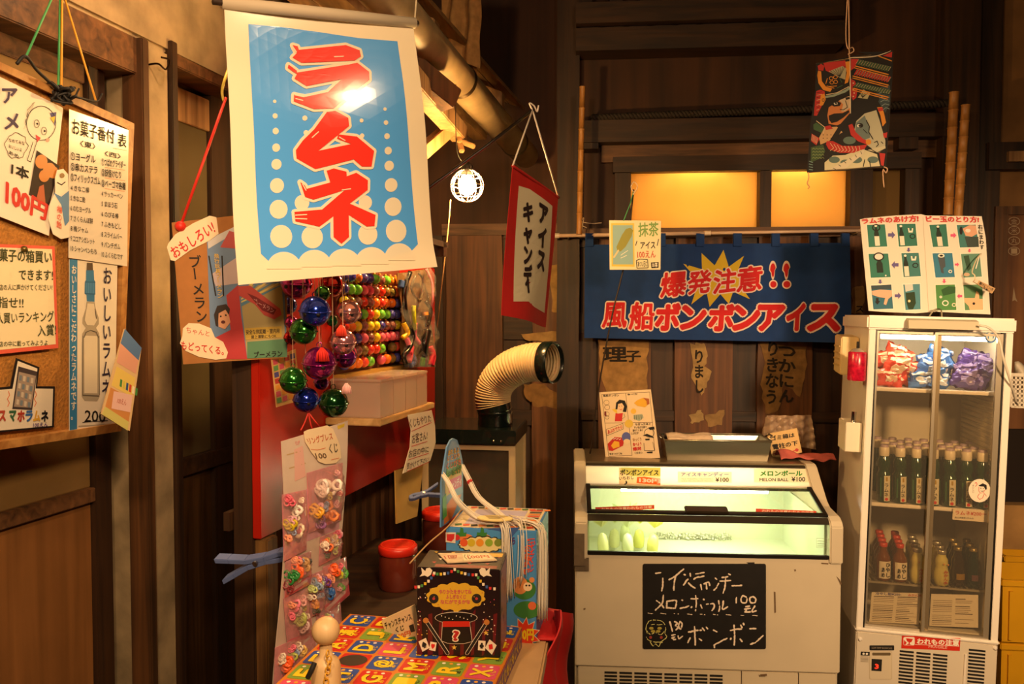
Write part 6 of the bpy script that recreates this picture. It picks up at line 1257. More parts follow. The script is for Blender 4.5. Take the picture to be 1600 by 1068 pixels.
# ---- bottles
def bottle_ramune(P, label):
    t = thing('soda_bottle', label, 'bottle', P, 'green soda bottles on the middle fridge shelf'); G = C('#12381e', .08, n=.15, s=30, coat=.6)
    MB().lathe(P, [(.019, 0), (.0225, .003), (.0225, .088), (.021, .098), (.0165, .108), (.0165, .114), (.0215, .122), (.0205, .140), (.016, .152), (.0145, .160)], 16, ax=(0, 0, 1)).build('glass', G, t)
    MB().lathe(P, [(.0145, .156), (.0165, .160), (.0165, .184), (.0145, .187)], 16, ax=(0, 0, 1)).build('cap', C('#e8dcc4', .35), t); MB().lathe(P, [(.0135, .187), (.0135, .194), (.010, .196)], 14, ax=(0, 0, 1)).build('cap_top', C('#b8a4b4', .35), t)
    m = MB(); m2 = MB(); m3 = MB(); r = .0230; aa = [-1.95 + i*.16 for i in range(7)]
    for a_, b_ in zip(aa, aa[1:]): m.add([P + V((r*math.cos(a_), r*math.sin(a_), .006)), P + V((r*math.cos(b_), r*math.sin(b_), .006)), P + V((r*math.cos(b_), r*math.sin(b_), .092)), P + V((r*math.cos(a_), r*math.sin(a_), .092))], [(0, 1, 2, 3)], True, True)
    lb = m.build('label', C('#ddd2b4', .5), t); fl_ = Frame(P + V((.0004, -.0237, 0)), (1, -.05, 0), (.05, 1, 0), (0, 0, 1)); S = LSheet(fl_, t, (0, 0, 1), eps=.0003)
    S.vtext('ラムネ', [(-.010, -.068), (.006, -.068), (.006, -.020), (-.010, -.020)], INK, 1, .02); S.circ(-.001, -.013, .0055, RED, 1, n=10); S.poly((-.004, -.088, .002, -.074), C('#a88a30'), 1); S.flush()
    m = MB()
    for a_ in (-.75, -.35, -2.5): m.add([P + V((r*math.cos(a_), r*math.sin(a_), .02)), P + V((r*math.cos(a_ + .22), r*math.sin(a_ + .22), .02)), P + V((r*math.cos(a_ + .22), r*math.sin(a_ + .22), .085)), P + V((r*math.cos(a_), r*math.sin(a_), .085))], [(0, 1, 2, 3)], True, True)
    m.build('side_print', C('#3a6a48', .4), t)
    return t
def shelf_pt(px, z, y):
    """point at depth y on a shelf, on the sight line of column px at the front"""
    v = GFR.lh(px, 780, .065); return GFR.p(v.x, y, z + .0005)
ordn = ['leftmost', 'second', 'third', 'fourth', 'fifth', 'sixth', 'rightmost']; rown = ['front row', 'second row', 'third row', 'back row']
xs_ = [shelf_pt(p_, zs2, .07) for p_ in (1381, 1406, 1432, 1458, 1484, 1510, 1535)]
proto = bottle_ramune(xs_[0], 'green soda bottle, leftmost of the front row on the middle fridge shelf')
for r in range(4):
    for c in range(7):
        if r == 0 and c == 0: continue
        d = xs_[c] - xs_[0] + GFR.y * (.062 * r) + GFR.x * (0, .044, .032, .020)[r]
        if c == 6 and r in (1, 2): continue
        dup(proto, d, f'green soda bottle, {ordn[c]} of the {rown[r]} on the middle fridge shelf', rz=R.uniform(-.15, .15))
def bottle_amber(P, label):
    t = thing('amber_bottle', label, 'bottle', P, 'amber syrup bottles on the lower fridge shelf'); G = C('#6e3c12', .1, coat=.6)
    MB().lathe(P, [(.019, 0), (.0235, .003), (.024, .07), (.022, .082), (.012, .100), (.0115, .116)], 16, ax=(0, 0, 1)).build('glass', G, t); MB().lathe(P, [(.0125, .114), (.0135, .116), (.0135, .126), (.011, .128)], 14, ax=(0, 0, 1)).build('cap', C('#c83a28', .35), t)
    m = MB(); r = .0246; aa = [-2.5 + i*.2 for i in range(10)]
    for a_, b_ in zip(aa, aa[1:]): m.add([P + V((r*math.cos(a_), r*math.sin(a_), .010)), P + V((r*math.cos(b_), r*math.sin(b_), .010)), P + V((r*math.cos(b_), r*math.sin(b_), .068)), P + V((r*math.cos(a_), r*math.sin(a_), .068))], [(0, 1, 2, 3)], True, True)
    m.build('label', C('#e0d4bc', .5), t); S = LSheet(Frame(P + V((-.001, -.0255, 0)), (1, -.05, 0), (.05, 1, 0), (0, 0, 1)), t, (0, 0, 1), eps=.0003)
    S.vtext('ひやし', [(-.002, -.066), (.014, -.066), (.014, -.014), (-.002, -.014)], INK, 1, .03); S.vtext('あめ', [(-.015, -.050), (-.003, -.050), (-.003, -.014), (-.015, -.014)], INK, 1, .03); S.flush(); return t
def bottle_snow(P, label):
    t = thing('mandarin_bottle', label, 'bottle', P, 'snowman shaped mandarin drink bottles on the lower fridge shelf'); G = C('#c8bc70', .12, coat=.5)
    MB().lathe(P, [(.018, 0), (.0225, .004), (.0245, .022), (.0235, .042), (.0195, .056), (.0185, .062), (.0205, .074), (.0185, .088), (.013, .098), (.0125, .106)], 18, ax=(0, 0, 1)).build('glass', G, t); MB().lathe(P, [(.0135, .104), (.0145, .106), (.0145, .116), (.013, .118)], 14, ax=(0, 0, 1)).build('cap', C('#c8c0b0', .25, .7), t)
    S = LSheet(Frame(P + V((-.0005, -.0252, 0)), (1, -.05, 0), (.05, 1, 0), (0, 0, 1)), t, (0, 0, 1), eps=.0003); S.vtext('みかん水', [(-.007, -.056), (.008, -.056), (.008, -.008), (-.007, -.008)], C('#b84a2a'), 1, .03); S.circ(-.006, -.076, .003, C('#d88a3a'), 1, n=8); S.circ(.008, -.074, .003, C('#d88a3a'), 1, n=8); S.flush(); return t
def bottle_dark(P, label, h, lab):
    t = thing('dark_bottle', label, 'bottle', P, 'dark glass bottles on the lower fridge shelf')
    MB().lathe(P, [(.019, 0), (.023, .003), (.0235, .05), (.019, .07), (.020, .085), (.012, .108), (.0115, .122)], 16, ax=(0, 0, 1)).build('glass', C(h, .1, coat=.6), t); MB().lathe(P, [(.0125, .120), (.0125, .130), (.010, .132)], 12, ax=(0, 0, 1)).build('cap', C('#8a7a50', .3, .6), t)
    m = MB(); r = .0242; aa = [-2.2 + i*.2 for i in range(7)]
    for a_, b_ in zip(aa, aa[1:]): m.add([P + V((r*math.cos(a_), r*math.sin(a_), .026)), P + V((r*math.cos(b_), r*math.sin(b_), .026)), P + V((r*math.cos(b_), r*math.sin(b_), .046)), P + V((r*math.cos(a_), r*math.sin(a_), .046))], [(0, 1, 2, 3)], True, True)
    m.build('label', C(lab, .4), t); return t
for fn, cols, base in ((bottle_amber, ((1380, 'left'), (1406, 'right')), 'amber syrup bottle, {1} of the {0} column on the lower fridge shelf'), (bottle_snow, ((1434, 'left'), (1472, 'right')), 'snowman shaped mandarin bottle, {1} of the {0} column on the lower shelf')):
    pr = None
    for px_, cn in cols:
        for r, rn in enumerate(('front one', 'middle one', 'third one', 'rear one')):
            if px_ == 1472 and r > 2: continue
            v = GFR.lh(px_, 900, .065); P = GFR.p(v.x + .008*r, .07 + .055*r, zs3 + .0005); lb = base.format(cn, rn)
            if pr is None: pr = fn(P, lb)
            else: dup(pr, P - pr.location, lb, rz=R.uniform(-.1, .1))
pr = {}
for px_, h, lab, cn in ((1498, '#2a1c10', '#8a6a28', 'brown'), (1522, '#0c2420', '#5a3a40', 'blackish green')):
    for r, rn in enumerate(('front', 'middle', 'rear')):
        v = GFR.lh(px_, 900, .065); P = GFR.p(v.x + .008*r, .075 + .056*r, zs3 + .0005); lb = f'{cn} glass bottle at the {rn} of its column on the lower fridge shelf'
        if h not in pr: pr[h] = bottle_dark(P, lb, h, lab)
        else: dup(pr[h], P - pr[h].location, lb)
# ---- snack bags on the top shelf
def snack(P, w_, h_, c1, c2, label, seed, ang):
    rr = random.Random(seed); t = thing('snack_bag', label, 'snack bag', P, 'crumpled snack bags on the top fridge shelf'); X = GFR.x*math.cos(ang) + V((0, 0, math.sin(ang))); Z = V((0, 0, math.cos(ang))) - GFR.x*math.sin(ang); Yv = GFR.y; o = V((rr.uniform(0, 9), rr.uniform(0, 9), rr.uniform(0, 9)))
    def pt(u, v, s_):
        e = (max(0, math.sin(math.pi*u)) * max(0, math.sin(math.pi*v))) ** .5
        q_ = V((u*4, v*4, s_*2)) + o; k = noise.noise(q_*.7); k2 = noise.noise(q_*1.7)
        return P + X*((u-.5)*w_ + k*.012) + Z*((v)*h_ + k2*.008) + Yv*(-s_*(.022*e + .014*k*e + .009*k2*e))
    m = MB(); m.grid(lambda u, v: pt(u, v, 1), 16, 14, False); m.grid(lambda u, v: pt(u, v, -1), 16, 14, False); m.build('bag', C(c1, .22, .15, coat=.4), t)
    m = MB(); m.grid(lambda u, v: pt(.25 + .5*u, .3 + .4*v, 1.08) - Yv*.002, 8, 6, False); m.build('bag_print', C(c2, .3), t)
    m = MB(); m.grid(lambda u, v: pt(.05 + .9*u, .80 + .14*v, 1.08) - Yv*.002, 10, 3, False); m.build('bag_stripe', C(c2, .3), t)
k = 0
for nm, c1, c2, pxs, pos in (('red', '#d83a24', '#e8cdb0', (1378, 1434), ((.20, .0), (.55, .0), (.85, .0), (.35, .030), (.75, .028), (.25, .058), (.6, .052), (.35, .076))),
                             ('blue', '#3a78c8', '#dfe6ee', (1433, 1493), ((.15, .0), (.50, .0), (.85, .0), (.3, .030), (.7, .032), (.5, .058), (.85, .05), (.6, .076))),
                             ('purple', '#4a3488', '#8a7ab8', (1495, 1556), ((.15, .0), (.5, .0), (.82, .0), (.3, .026), (.7, .024), (.45, .048), (.8, .044), (.55, .062)))):
    for i, (u, z) in enumerate(pos):
        xa_ = GFR.lh(pxs[0], 600, .07).x; xb_ = GFR.lh(pxs[1], 600, .07).x; P = GFR.p(xa_ + .01 + (xb_ - xa_ - .02)*u, .085 + .015*(i % 3) + .01*i/3, zs1 + z*1.05 + .003)
        snack(P, R.uniform(.072, .086), R.uniform(.054, .064), c1, c2, f"{nm} foil snack bag, {['bottom left', 'bottom middle', 'bottom right', 'second layer left', 'second layer right', 'third layer left', 'third layer right', 'topmost'][i]} of the {nm} heap", k, R.uniform(-.5, .5)); k += 1
# ---- the how-to sign on top
F = vframe(1343, 2.70, 1547, 2.66); bd_ = lambda x, y: .022 * ((x - 1445) / 100) ** 2 * (1 if x < 1445 else .5)
S, t = sheet_thing('opening_guide', 'two page laminated guide with photos standing on top of the fridge', 'sign', [(55, 78), (100, 68), (400, 40), (655, 28), (700, 40), (1000, 44), (1250, 48), (1290, 260), (1335, 1012), (800, 985), (600, 1000), (300, 988), (140, 975)], C('#e6dccc', .6), F, (1335, 330, 6.284), .0015, off=0, bend=None)
S.eps = .0005; PUR2 = C('#4a3a88', .5); PK = C('#d8407a', .5); TEAL = ['#2f7a68', '#2c7464', '#3a7a78', '#2a6e5c']
S.text('ラムネのあけ方!', [(66, 70), (628, 34), (630, 104), (76, 126)], RED, 3, .05); S.text('ビー玉のとり方!', [(695, 42), (1222, 52), (1222, 112), (705, 106)], RED, 3, .05)
S.vtext('右にまわす', [(1208, 130), (1256, 130), (1276, 375), (1228, 375)], INK, 3, .03); S.line([(672, 60), (728, 980)], 3, C('#b8a890'), 1)
def cell(q_, c): S.sep += 1; S.poly([(q_[0][0]-10, q_[0][1]-8), (q_[1][0]+10, q_[1][1]-8), (q_[2][0]+10, q_[2][1]+8), (q_[3][0]-10, q_[3][1]+8)], WHITE, 1, 'photo_border'); S.poly(q_, C(c, .7), 2, 'photo'); return q_
def bot(q_, u, v0_, v1_, w_=.10, lab=True):
    B_ = lambda a_, b_: bil(q_, a_, b_); S.poly([B_(u-w_, v1_), B_(u+w_, v1_), B_(u+w_, v0_+.42*(v1_-v0_)), B_(u+w_*.5, v0_+.22*(v1_-v0_)), B_(u+w_*.5, v0_+.1), B_(u-w_*.5, v0_+.1), B_(u-w_*.5, v0_+.22*(v1_-v0_)), B_(u-w_, v0_+.42*(v1_-v0_))], C('#12261c', .7), 3, 'photo'); S.circ(*B_(u, v0_ + .06), 13, WHITE, 4, 'photo', ry=11)
    if lab: S.poly([B_(u-w_, v1_), B_(u+w_, v1_), B_(u+w_, v0_+.55*(v1_-v0_)), B_(u-w_, v0_+.55*(v1_-v0_))], C('#e0d4c0', .4), 4, 'photo')
def ring(x, y, r, c, w_=8): S.line([(x + r*math.cos(i*.524), y + r*.85*math.sin(i*.524)) for i in range(12)], w_, c, 5, True, 'photo')
q_ = cell([(122, 132), (298, 128), (322, 345), (140, 352)], TEAL[0]); bot(q_, .48, .0, .95, .13); ring(212, 160, 36, INK, 10)
q_ = cell([(415, 124), (598, 122), (618, 338), (436, 346)], TEAL[1]); bot(q_, .2, .04, .95, .12); ring(568, 245, 24, INK); S.poly([(522, 165), (535, 165), (538, 190), (560, 190), (562, 165), (575, 168), (570, 208), (530, 208)], WHITE, 4, 'photo')
q_ = cell([(138, 418), (330, 414), (355, 645), (160, 652)], TEAL[0]); bot(q_, .5, .15, .8, .16, False); S.circ(236, 445, 52, INK, 5, 'photo', ry=42); S.circ(236, 445, 40, C('#e0dcd4'), 6, 'photo', ry=30); S.circ(305, 630, 8, WHITE, 5, 'photo')
q_ = cell([(460, 410), (630, 406), (652, 636), (482, 645)], TEAL[2]); bot(q_, .2, .05, .97, .13); ring(596, 530, 25, INK); S.poly([(552, 440), (566, 440), (568, 465), (590, 465), (594, 440), (608, 444), (600, 482), (558, 482)], WHITE, 4, 'photo')
q_ = cell([(162, 728), (360, 718), (380, 955), (185, 962)], '#2a6a80'); S.poly([(162, 728), (360, 718), (363, 760), (166, 768)], C('#1c3a48'), 3, 'photo'); S.poly([(168, 780), (250, 768), (365, 775), (370, 830), (330, 860), (310, 920), (285, 910), (300, 850), (240, 842), (175, 820)], C('#d8a888', .5), 4, 'photo'); S.poly([(210, 850), (235, 850), (235, 880), (250, 880), (224, 915), (198, 885), (212, 882)], INK, 5, 'photo')
q_ = cell([(478, 718), (642, 712), (650, 960), (500, 968)], '#4a8a98'); S.poly([(500, 800), (590, 790), (602, 900), (575, 960), (530, 960), (510, 900)], C('#1c3818', .7), 3, 'photo'); S.poly([(490, 718), (570, 714), (575, 770), (500, 790)], C('#c8d0cc'), 4, 'photo'); S.circ(536, 880, 13, C('#d8d0a0'), 4, 'photo')
q_ = cell([(735, 132), (900, 126), (922, 345), (770, 350)], TEAL[1]); bot(q_, .48, .04, .97, .16)
q_ = cell([(1003, 134), (1190, 130), (1222, 350), (1035, 355)], TEAL[2]); S.poly([(1060, 170), (1130, 134), (1190, 140), (1205, 220), (1150, 250), (1090, 240)], C('#d8a080', .5), 3, 'photo'); S.circ(1112, 190, 26, C('#e8dcd0'), 4, 'photo', ry=18); S.poly([(1080, 250), (1215, 250), (1220, 350), (1110, 352)], C('#14302a', .4), 3, 'photo'); S.circ(1045, 190, 16, INK, 4, 'photo', ry=40)
q_ = cell([(765, 412), (960, 408), (985, 645), (795, 650)], '#2f7a9a'); S.poly([(818, 450), (885, 450), (892, 540), (870, 560), (876, 610), (850, 600), (838, 540)], C('#142a3a', .4), 3, 'photo'); S.circ(850, 435, 32, WHITE, 4, 'photo', ry=20); S.circ(850, 435, 18, INK, 5, 'photo', ry=10); ring(938, 590, 15, WHITE)
q_ = cell([(1045, 418), (1228, 414), (1250, 640), (1070, 650)], '#5a8a78'); S.poly([(1070, 440), (1120, 430), (1145, 560), (1110, 590)], C('#2a4a34', .7), 3, 'photo'); S.line([(1225, 430), (1210, 490), (1190, 560)], 10, WHITE, 4, name='photo'); S.circ(1100, 620, 30, C('#c8a888'), 4, 'photo', ry=18)
q_ = cell([(795, 722), (985, 718), (1000, 968), (810, 972)], '#4a8a48'); S.poly([(850, 770), (920, 735), (990, 740), (990, 800), (870, 830)], C('#24582c', .7), 3, 'photo'); ring(890, 900, 28, WHITE, 10); ring(975, 918, 18, C('#e8dcc0')); ring(845, 840, 10, WHITE)
q_ = cell([(1068, 722), (1255, 716), (1262, 965), (1085, 970)], '#5a8a60'); S.poly([(1075, 850), (1180, 850), (1195, 780), (1220, 800), (1225, 860), (1258, 860), (1260, 965), (1130, 968), (1120, 930), (1080, 890)], C('#e0b488', .5), 3, 'photo'); S.circ(1170, 905, 13, INK, 4, 'photo')
S.sep += 1
def arrow(x, y, d, c, k):
    P_ = [(-34, -16), (4, -16), (4, -36), (36, 0), (4, 36), (4, 16), (-34, 16)]; ca, sa = {'r': (1, 0), 'l': (-1, 0), 'd': (0, 1)}[d]; S.sep += 1
    S.poly([(x + k*(a_*ca - b_*sa), y + k*(a_*sa + b_*ca)) for a_, b_ in P_], c, 3, 'arrow')
for x, y, d, k in ((363, 232, 'r', 1), (530, 378, 'd', .6), (398, 525, 'l', 1), (252, 690, 'd', .6), (425, 828, 'r', .9)): arrow(x, y, d, PUR2, k)
for x, y, d, k in ((970, 236, 'r', .8), (1128, 385, 'd', .5), (1005, 522, 'r', .6), (880, 684, 'd', .6), (1032, 832, 'l', .7)): arrow(x, y, d, PK, k)
S.flush(); 
for pxs in ((1455, 488), (1476, 490)):
    v = at(*pxs, 2.655)
MB().tube(bez([at(1452, 494, 2.655), at(1460, 484, 2.65), at(1470, 484, 2.65), at(1472, 496, 2.65)]), .0025, 6).build('wire_clip', C('#b0a890', .3, 1), t)
# tag hanging in front of the guide
F = vframe(1520, 2.60, 1556, 2.60); S, t = sheet_thing('cardboard_tag', 'small tilted lettered tag tied beside the opening guide on the fridge', 'tag', [(1170, 690), (1190, 662), (1385, 755), (1352, 808)], C('#c8a070', .5), F, (1335, 330, 6.284), .004, off=0)
S.text('開けにくい方', [(1235, 690), (1370, 758), (1352, 785), (1220, 718)], INK, 2, .02); S.text('→店員へ', [(1240, 728), (1340, 778), (1330, 798), (1232, 750)], INK, 2, .02); S.poly([(1170, 690), (1190, 662), (1222, 678), (1205, 708)], C('#e0d0b8', .5), 1); S.flush()
MB().tube(bez([S.P((1180, 680), 1), at(1523, 430, 2.6), at(1519, 424, 2.61), at(1526, 405, 2.64), at(1533, 396, 2.66)]), .002, 5).build('tag_string', C('#e0d0b0'), t)
# a white plastic basket and bag at the right of the fridge, crates
F = vframe(1582, 2.75, 1640, 2.70); bk = thing('plastic_basket', 'white perforated plastic basket hanging right of the fridge', 'basket', F.hit(1600, 612)); v0, v1 = F.lh(1581, 586), F.lh(1640, 638); m = MB(F); W_ = v1.x - v0.x; H_ = v0.z - v1.z; n = 9; q = W_ / n
for i in range(n + 1): m.box(v0.x + i*q - .003, 0, v1.z, v0.x + i*q + .003, .003, v0.z)
for j in range(8): m.box(v0.x, 0, v1.z + j*H_/7 - .003, v1.x, .003, v1.z + j*H_/7 + .003)
m.build('front_mesh', C('#e4d8c4', .4), bk, kind='stuff'); m = MB(F); m.box(v0.x - .006, -.006, v0.z - .004, v1.x, .004, v0.z + .008); m.build('rim', C('#e4d8c4', .4), bk, bevel=.002); MB(F).box(v0.x, .003, v1.z, v0.x + .004, .12, v0.z).build('side_wall', C('#e4d8c4', .4), bk); MB(F).box(v0.x, .003, v1.z, v1.x, .12, v1.z + .004).build('bottom', C('#e4d8c4', .4), bk); MB(F).box(v0.x, .118, v1.z, v1.x, .122, v0.z).build('back_wall_plate', C('#cfc2ac', .4), bk)
m = MB(); m.grid(lambda u, v: F.p(v0.x + .01 + .12*u, .05 + .02*math.sin(u*9 + v*5), v0.z - .04 + .085*v - .05*u*v + .006*math.sin(u*14)), 12, 8); single('white_pouch', m, PAPER('#e8dcc8', .3, .4), 'white crumpled pouch sticking out of the plastic basket', 'pouch', solid=.003)
YC = C('#d8a018', .4, n=.08, s=6)
def crate(px0, py0, py1, Y, w_, d_, label):
    P = at(px0, py0, Y); z0 = max(0.002, at(px0, py1, Y).z); z1 = P.z; f_ = Frame((P.x, Y, 0), (1, -.12, 0), (.12, 1, 0), (0, 0, 1)); t = thing('plastic_crate', label, 'crate', f_.p(w_/2, d_/2, z0), 'yellow crates stacked right of the fridge')
    for nm, b_ in (('front_wall', (0, 0, z0, w_, .006, z1)), ('back_wall', (0, d_ - .006, z0, w_, d_, z1)), ('side_wall', (0, .006, z0, .006, d_ - .006, z1)), ('side_wall', (w_ - .006, .006, z0, w_, d_ - .006, z1)), ('bottom', (0, .006, z0, w_, d_ - .006, z0 + .006))): MB(f_).box(*b_).build(nm, YC, t)
    for a_ in (.02, .12, .22, .32): MB(f_).box(a_, -.010, z0 + .01, a_ + .012, 0, z1 - .04).build('rib', YC, t)
    m = MB(f_); m.box(-.008, -.010, z1 - .022, w_ + .008, .0, z1); m.box(-.008, 0, z1 - .022, 0, d_, z1); m.build('rim', YC, t, bevel=.003); return t
zz = at(1570, 940, 2.88).z
crate(1567, 905, 1002, 2.86, .40, .22, 'upper yellow plastic crate beside the fridge'); crate(1565, 1004, 1200, 2.86, .40, .22, 'lower yellow plastic crate beside the fridge, partly cut off'); crate(1571, 868, 900, 3.12, .40, .10, 'flat yellow crate edge behind the upper yellow crate')
# ================================================================ HANGING THINGS AND THE MACHINE
# caged bulb
P = at(730, 290, 2.36); lb = thing('caged_bulb', 'glowing round bulb in a white wire cage hanging beside the red flag', 'lamp', P); r = 25.5 / FPX * 2.36; EM = EMIT('#ffc878', 1350); WW = C('#e8dcc8', .4)
MB().lathe(P - V((0, 0, .028)), [(.004, 0), (.015, .004), (.024, .014), (.027, .027), (.024, .040), (.014, .052), (.012, .058)], 20, ax=(0, 0, 1)).build('bulb', EM, lb)
MB().lathe(P + V((0, 0, .028)), [(.014, 0), (.017, .004), (.017, .030), (.010, .038), (.004, .042)], 16, ax=(0, 0, 1)).build('socket', INK, lb)
for k in range(6):
    a_ = k*math.pi/6; MB().tube([P + V((math.cos(a_)*math.sin(t)*r, math.sin(a_)*math.sin(t)*r, math.cos(t)*r)) for t in [i*2*math.pi/24 for i in range(24)]], .0013, 5, True).build('cage_wire', WW, lb)
for z in (-.55, 0, .55): MB().tube([P + V((math.cos(t)*r*math.sqrt(1-z*z), math.sin(t)*r*math.sqrt(1-z*z), z*r)) for t in [i*2*math.pi/24 for i in range(24)]], .0013, 5, True).build('cage_ring', WW, lb)
string('lamp_cord', bez([P + V((0, 0, .068)), at(722, 252, 2.36), at(713, 225, 2.34), at(712, 120, 2.30)]), .0015, INK, lb)
# thin cord down from the bulb
single('thin_cord', MB().tube(bez([at(704, 312, 2.42), at(700, 360, 2.45), at(692, 430, 2.5), at(682, 520, 2.62)]), .002, 5), C('#c8a878', .5), 'thin pale cord running down from the bulb to the toy bag', 'cord')
# pole, strings and red flag
Y1, Y2 = 2.0, 2.25; tip = at(832, 172, 2.12); pole = MB().tube([at(600, 345, 1.98), at(680, 286, 2.03), at(760, 228, 2.08), at(836, 169, 2.125)], .0045, 8)
single('flag_pole', pole, C('#1c1410', .35), 'slim black pole reaching out to hold the red bordered flag', 'pole')
F = vframe(803, Y1, 871, Y2); S = Sheet(F, None, (780, 240, 3.814), bend=lambda x, y: .012*math.sin((x - 790)*.07 + (y-260)*.012) * (y - 240)/260, maxe=14, eps=.0007)
fl = thing('ice_candy_flag', 'red bordered cloth flag with vertical katakana hanging from a black pole', 'flag', F.hit(832, 380)); S.parent = fl; FR_ = C('#cc1c18', .75, n=.08, s=30)
S.body([(82, 75), (352, 262), (302, 1035), (28, 962)], FR_, 'red_cloth', .0015, nx=14, ny=26); 
S.poly([(120, 190), (180, 210), (225, 245), (312, 312), (300, 640), (288, 948), (190, 912), (152, 880), (80, 880)], C('#efe2c2', .75), 1, 'white_field'); KB = C('#2a1418', .7)
S.vtext('キャンデ', [(140, 285), (200, 285), (168, 790), (128, 790)], KB, 3, .055); S.vtext('アイス', [(226, 270), (284, 310), (262, 715), (202, 690)], KB, 3, .055); S.line([(152, 750), (150, 790), (152, 825)], 9, KB, 3); S.flush()
for k, p_ in enumerate(((80, 72), (354, 262))): MB().tube([S.P(p_, 1), tip], .0022, 6).build('hanging_string', C('#e8dcd0', .5), fl)
MB().tube(bez([S.P((80, 72), 0), S.P((215, 165), 0), S.P((354, 262), 0)]), .004, 6).build('top_rod', FR_, fl); MB().tube(bez([tip, tip + V((-.008, 0, .018)), tip + V((.004, -.004, .01)), tip + V((.012, 0, -.004)), tip + V((.016, -.002, .012))]), .0022, 5).build('string_knot', C('#e8dcd0', .5), fl)
# noren with its rail
NF = Frame(BF.p(0, -.125, 0), BF.x, BF.y, BF.z)
nr = thing('curtain_rail', 'thin white tension rod holding the blue shop curtain', 'rail', NF.hit(1100, 364)); A, B = NF.hit(874, 368), NF.hit(1345, 360); MB().tube([A, A.lerp(B, .5)], .008, 10).build('tube', C('#d8b8a0', .35), nr); MB().tube([A.lerp(B, .5), B], .0065, 10).build('tube', C('#d8b8a0', .35), nr); MB().lathe(A, [(.011, 0), (.011, .02)], 12, ax=A - B).build('end_cap', C('#d0c0b0', .4), nr); MB().lathe(A.lerp(B, .5), [(.010, -.012), (.010, .014)], 12, ax=A - B).build('joint', C('#e0c8b0', .4), nr); MB().lathe(B, [(.011, 0), (.011, .02)], 12, ax=B - A).build('end_cap', C('#d0c0b0', .4), nr)
for q_ in ((888, 367), (1340, 360)): p_ = NF.hit(*q_); MB().tube([p_ - V((0, 0, .009)), p_ - V((0, 0, .012)) + NF.y*.05, p_ + NF.y*.093], .004, 6).build('rail_hook', C('#8a7a60', .4, .8), nr)
S = Sheet(NF, None, (880, 320, 2.671), bend=lambda x, y: .010*math.sin((x - 915)*.045) * max(.15, min(1, (y - 370)/120)) + .004*math.sin((x-915)*.11), maxe=16, eps=.0007, off=0)
nb = thing('shop_curtain', 'blue shop curtain with yellow burst and red outlined ice cream lettering', 'curtain', NF.hit(1125, 450)); S.parent = nb; NAVY = C('#0f3878', .85, n=.12, s=20, bump=.15)
S.body([(90, 166), (1198, 158), (1205, 575), (88, 555)], NAVY, 'cloth', .002, nx=44, ny=16)
for a_, b_ in ((92, 126), (408, 428), (556, 590), (711, 746), (873, 906), (1034, 1066), (1164, 1197)):
    S.off = -.0115; S.body([(a_, 118), (b_, 118), (b_, 172), (a_, 172)], NAVY, 'loop', .022)
S.off = 0
st_ = [(668, 188), (690, 258), (755, 212), (728, 275), (812, 262), (760, 312), (800, 330), (745, 345), (778, 393), (708, 362), (690, 414), (655, 372), (612, 425), (600, 365), (535, 415), (560, 340), (505, 330), (550, 300), (500, 245), (580, 268), (578, 200), (632, 252)]
S.poly(st_, C('#dcb92a', .8), 1, 'yellow_burst'); NR = C('#cf1d22', .8); NW = C('#efd8cc', .8)
L1 = [('爆', (404, 278, 514, 384)), ('発', (517, 272, 618, 372)), ('注', (624, 265, 720, 368)), ('意', (722, 254, 828, 362))]
L2 = [('風', (162, 406, 266, 514)), ('船', (274, 404, 378, 522)), ('ボ', (380, 408, 488, 526)), ('ン', (486, 416, 598, 522)), ('ボ', (604, 412, 712, 528)), ('ン', (702, 416, 818, 526)), ('ア', (804, 414, 926, 528)), ('イ', (930, 408, 1008, 526)), ('ス', (1016, 412, 1154, 530))]
def outl(ch, b):
    x0_, y0_, x1_, y1_ = b; sk = -6 if y0_ < 400 else 0; q_ = [(x0_ + 6, y0_ - sk), (x1_ + 6, y0_ + sk), (x1_ - 2, y1_ + sk), (x0_ - 2, y1_ - sk)]
    o1 = .03 if ch in '爆発注意風船' else .055; o2 = o1 + .05; v0_, v1_ = glyphs(ch, o1)[0], glyphs(ch, o2)[0]
    mn = lambda v, i: min(p[i] for p in v); mx = lambda v, i: max(p[i] for p in v); W0, H0 = mx(v0_, 0) - mn(v0_, 0), mx(v0_, 1) - mn(v0_, 1)
    l, r_, d, u = (mn(v0_, 0) - mn(v1_, 0))/W0, (mx(v1_, 0) - mx(v0_, 0))/W0, (mn(v0_, 1) - mn(v1_, 1))/H0, (mx(v1_, 1) - mx(v0_, 1))/H0
    S.text(ch, [bil(q_, -l, -u), bil(q_, 1 + r_, -u), bil(q_, 1 + r_, 1 + d), bil(q_, -l, 1 + d)], NW, 2, o2); S.text(ch, q_, NR, 4, o1)
for ch, b in L1 + L2: outl(ch, b)
for x in (876, 932):
    S.sep += 1
    for c_, k, ly in ((NW, 1.0, 2), (NR, .72, 4)):
        S.poly([(x + 17*k*math.cos(i*.3142) * (1 if math.sin(i*.3142) < 0 else .55), 272 + 40*k*math.sin(i*.3142)) for i in range(20)], c_, ly, 'exclamation'); S.circ(x + 2, 331, 19*k, c_, ly, 'exclamation')
S.flush()
m = MB(); p_ = NF.hit(911, 347); m.tube(bez([NF.hit(908, 366, -.012), p_, NF.hit(912, 340, -.01), NF.hit(907, 350, -.015), NF.hit(917, 356, -.012)]), .0022, 5); m.tube(bez([p_, NF.hit(925, 349, 0), NF.hit(940, 348, .02)]), .002, 5); m.tube(bez([p_, NF.hit(902, 343, -.01)], 4), .002, 5); m.tube([NF.hit(905, 366, .0), NF.hit(909, 345, 0)], .0035, 6)
single('white_tie', m, C('#d8c0a8', .6), 'white string tied around the curtain rod near its left end', 'string')
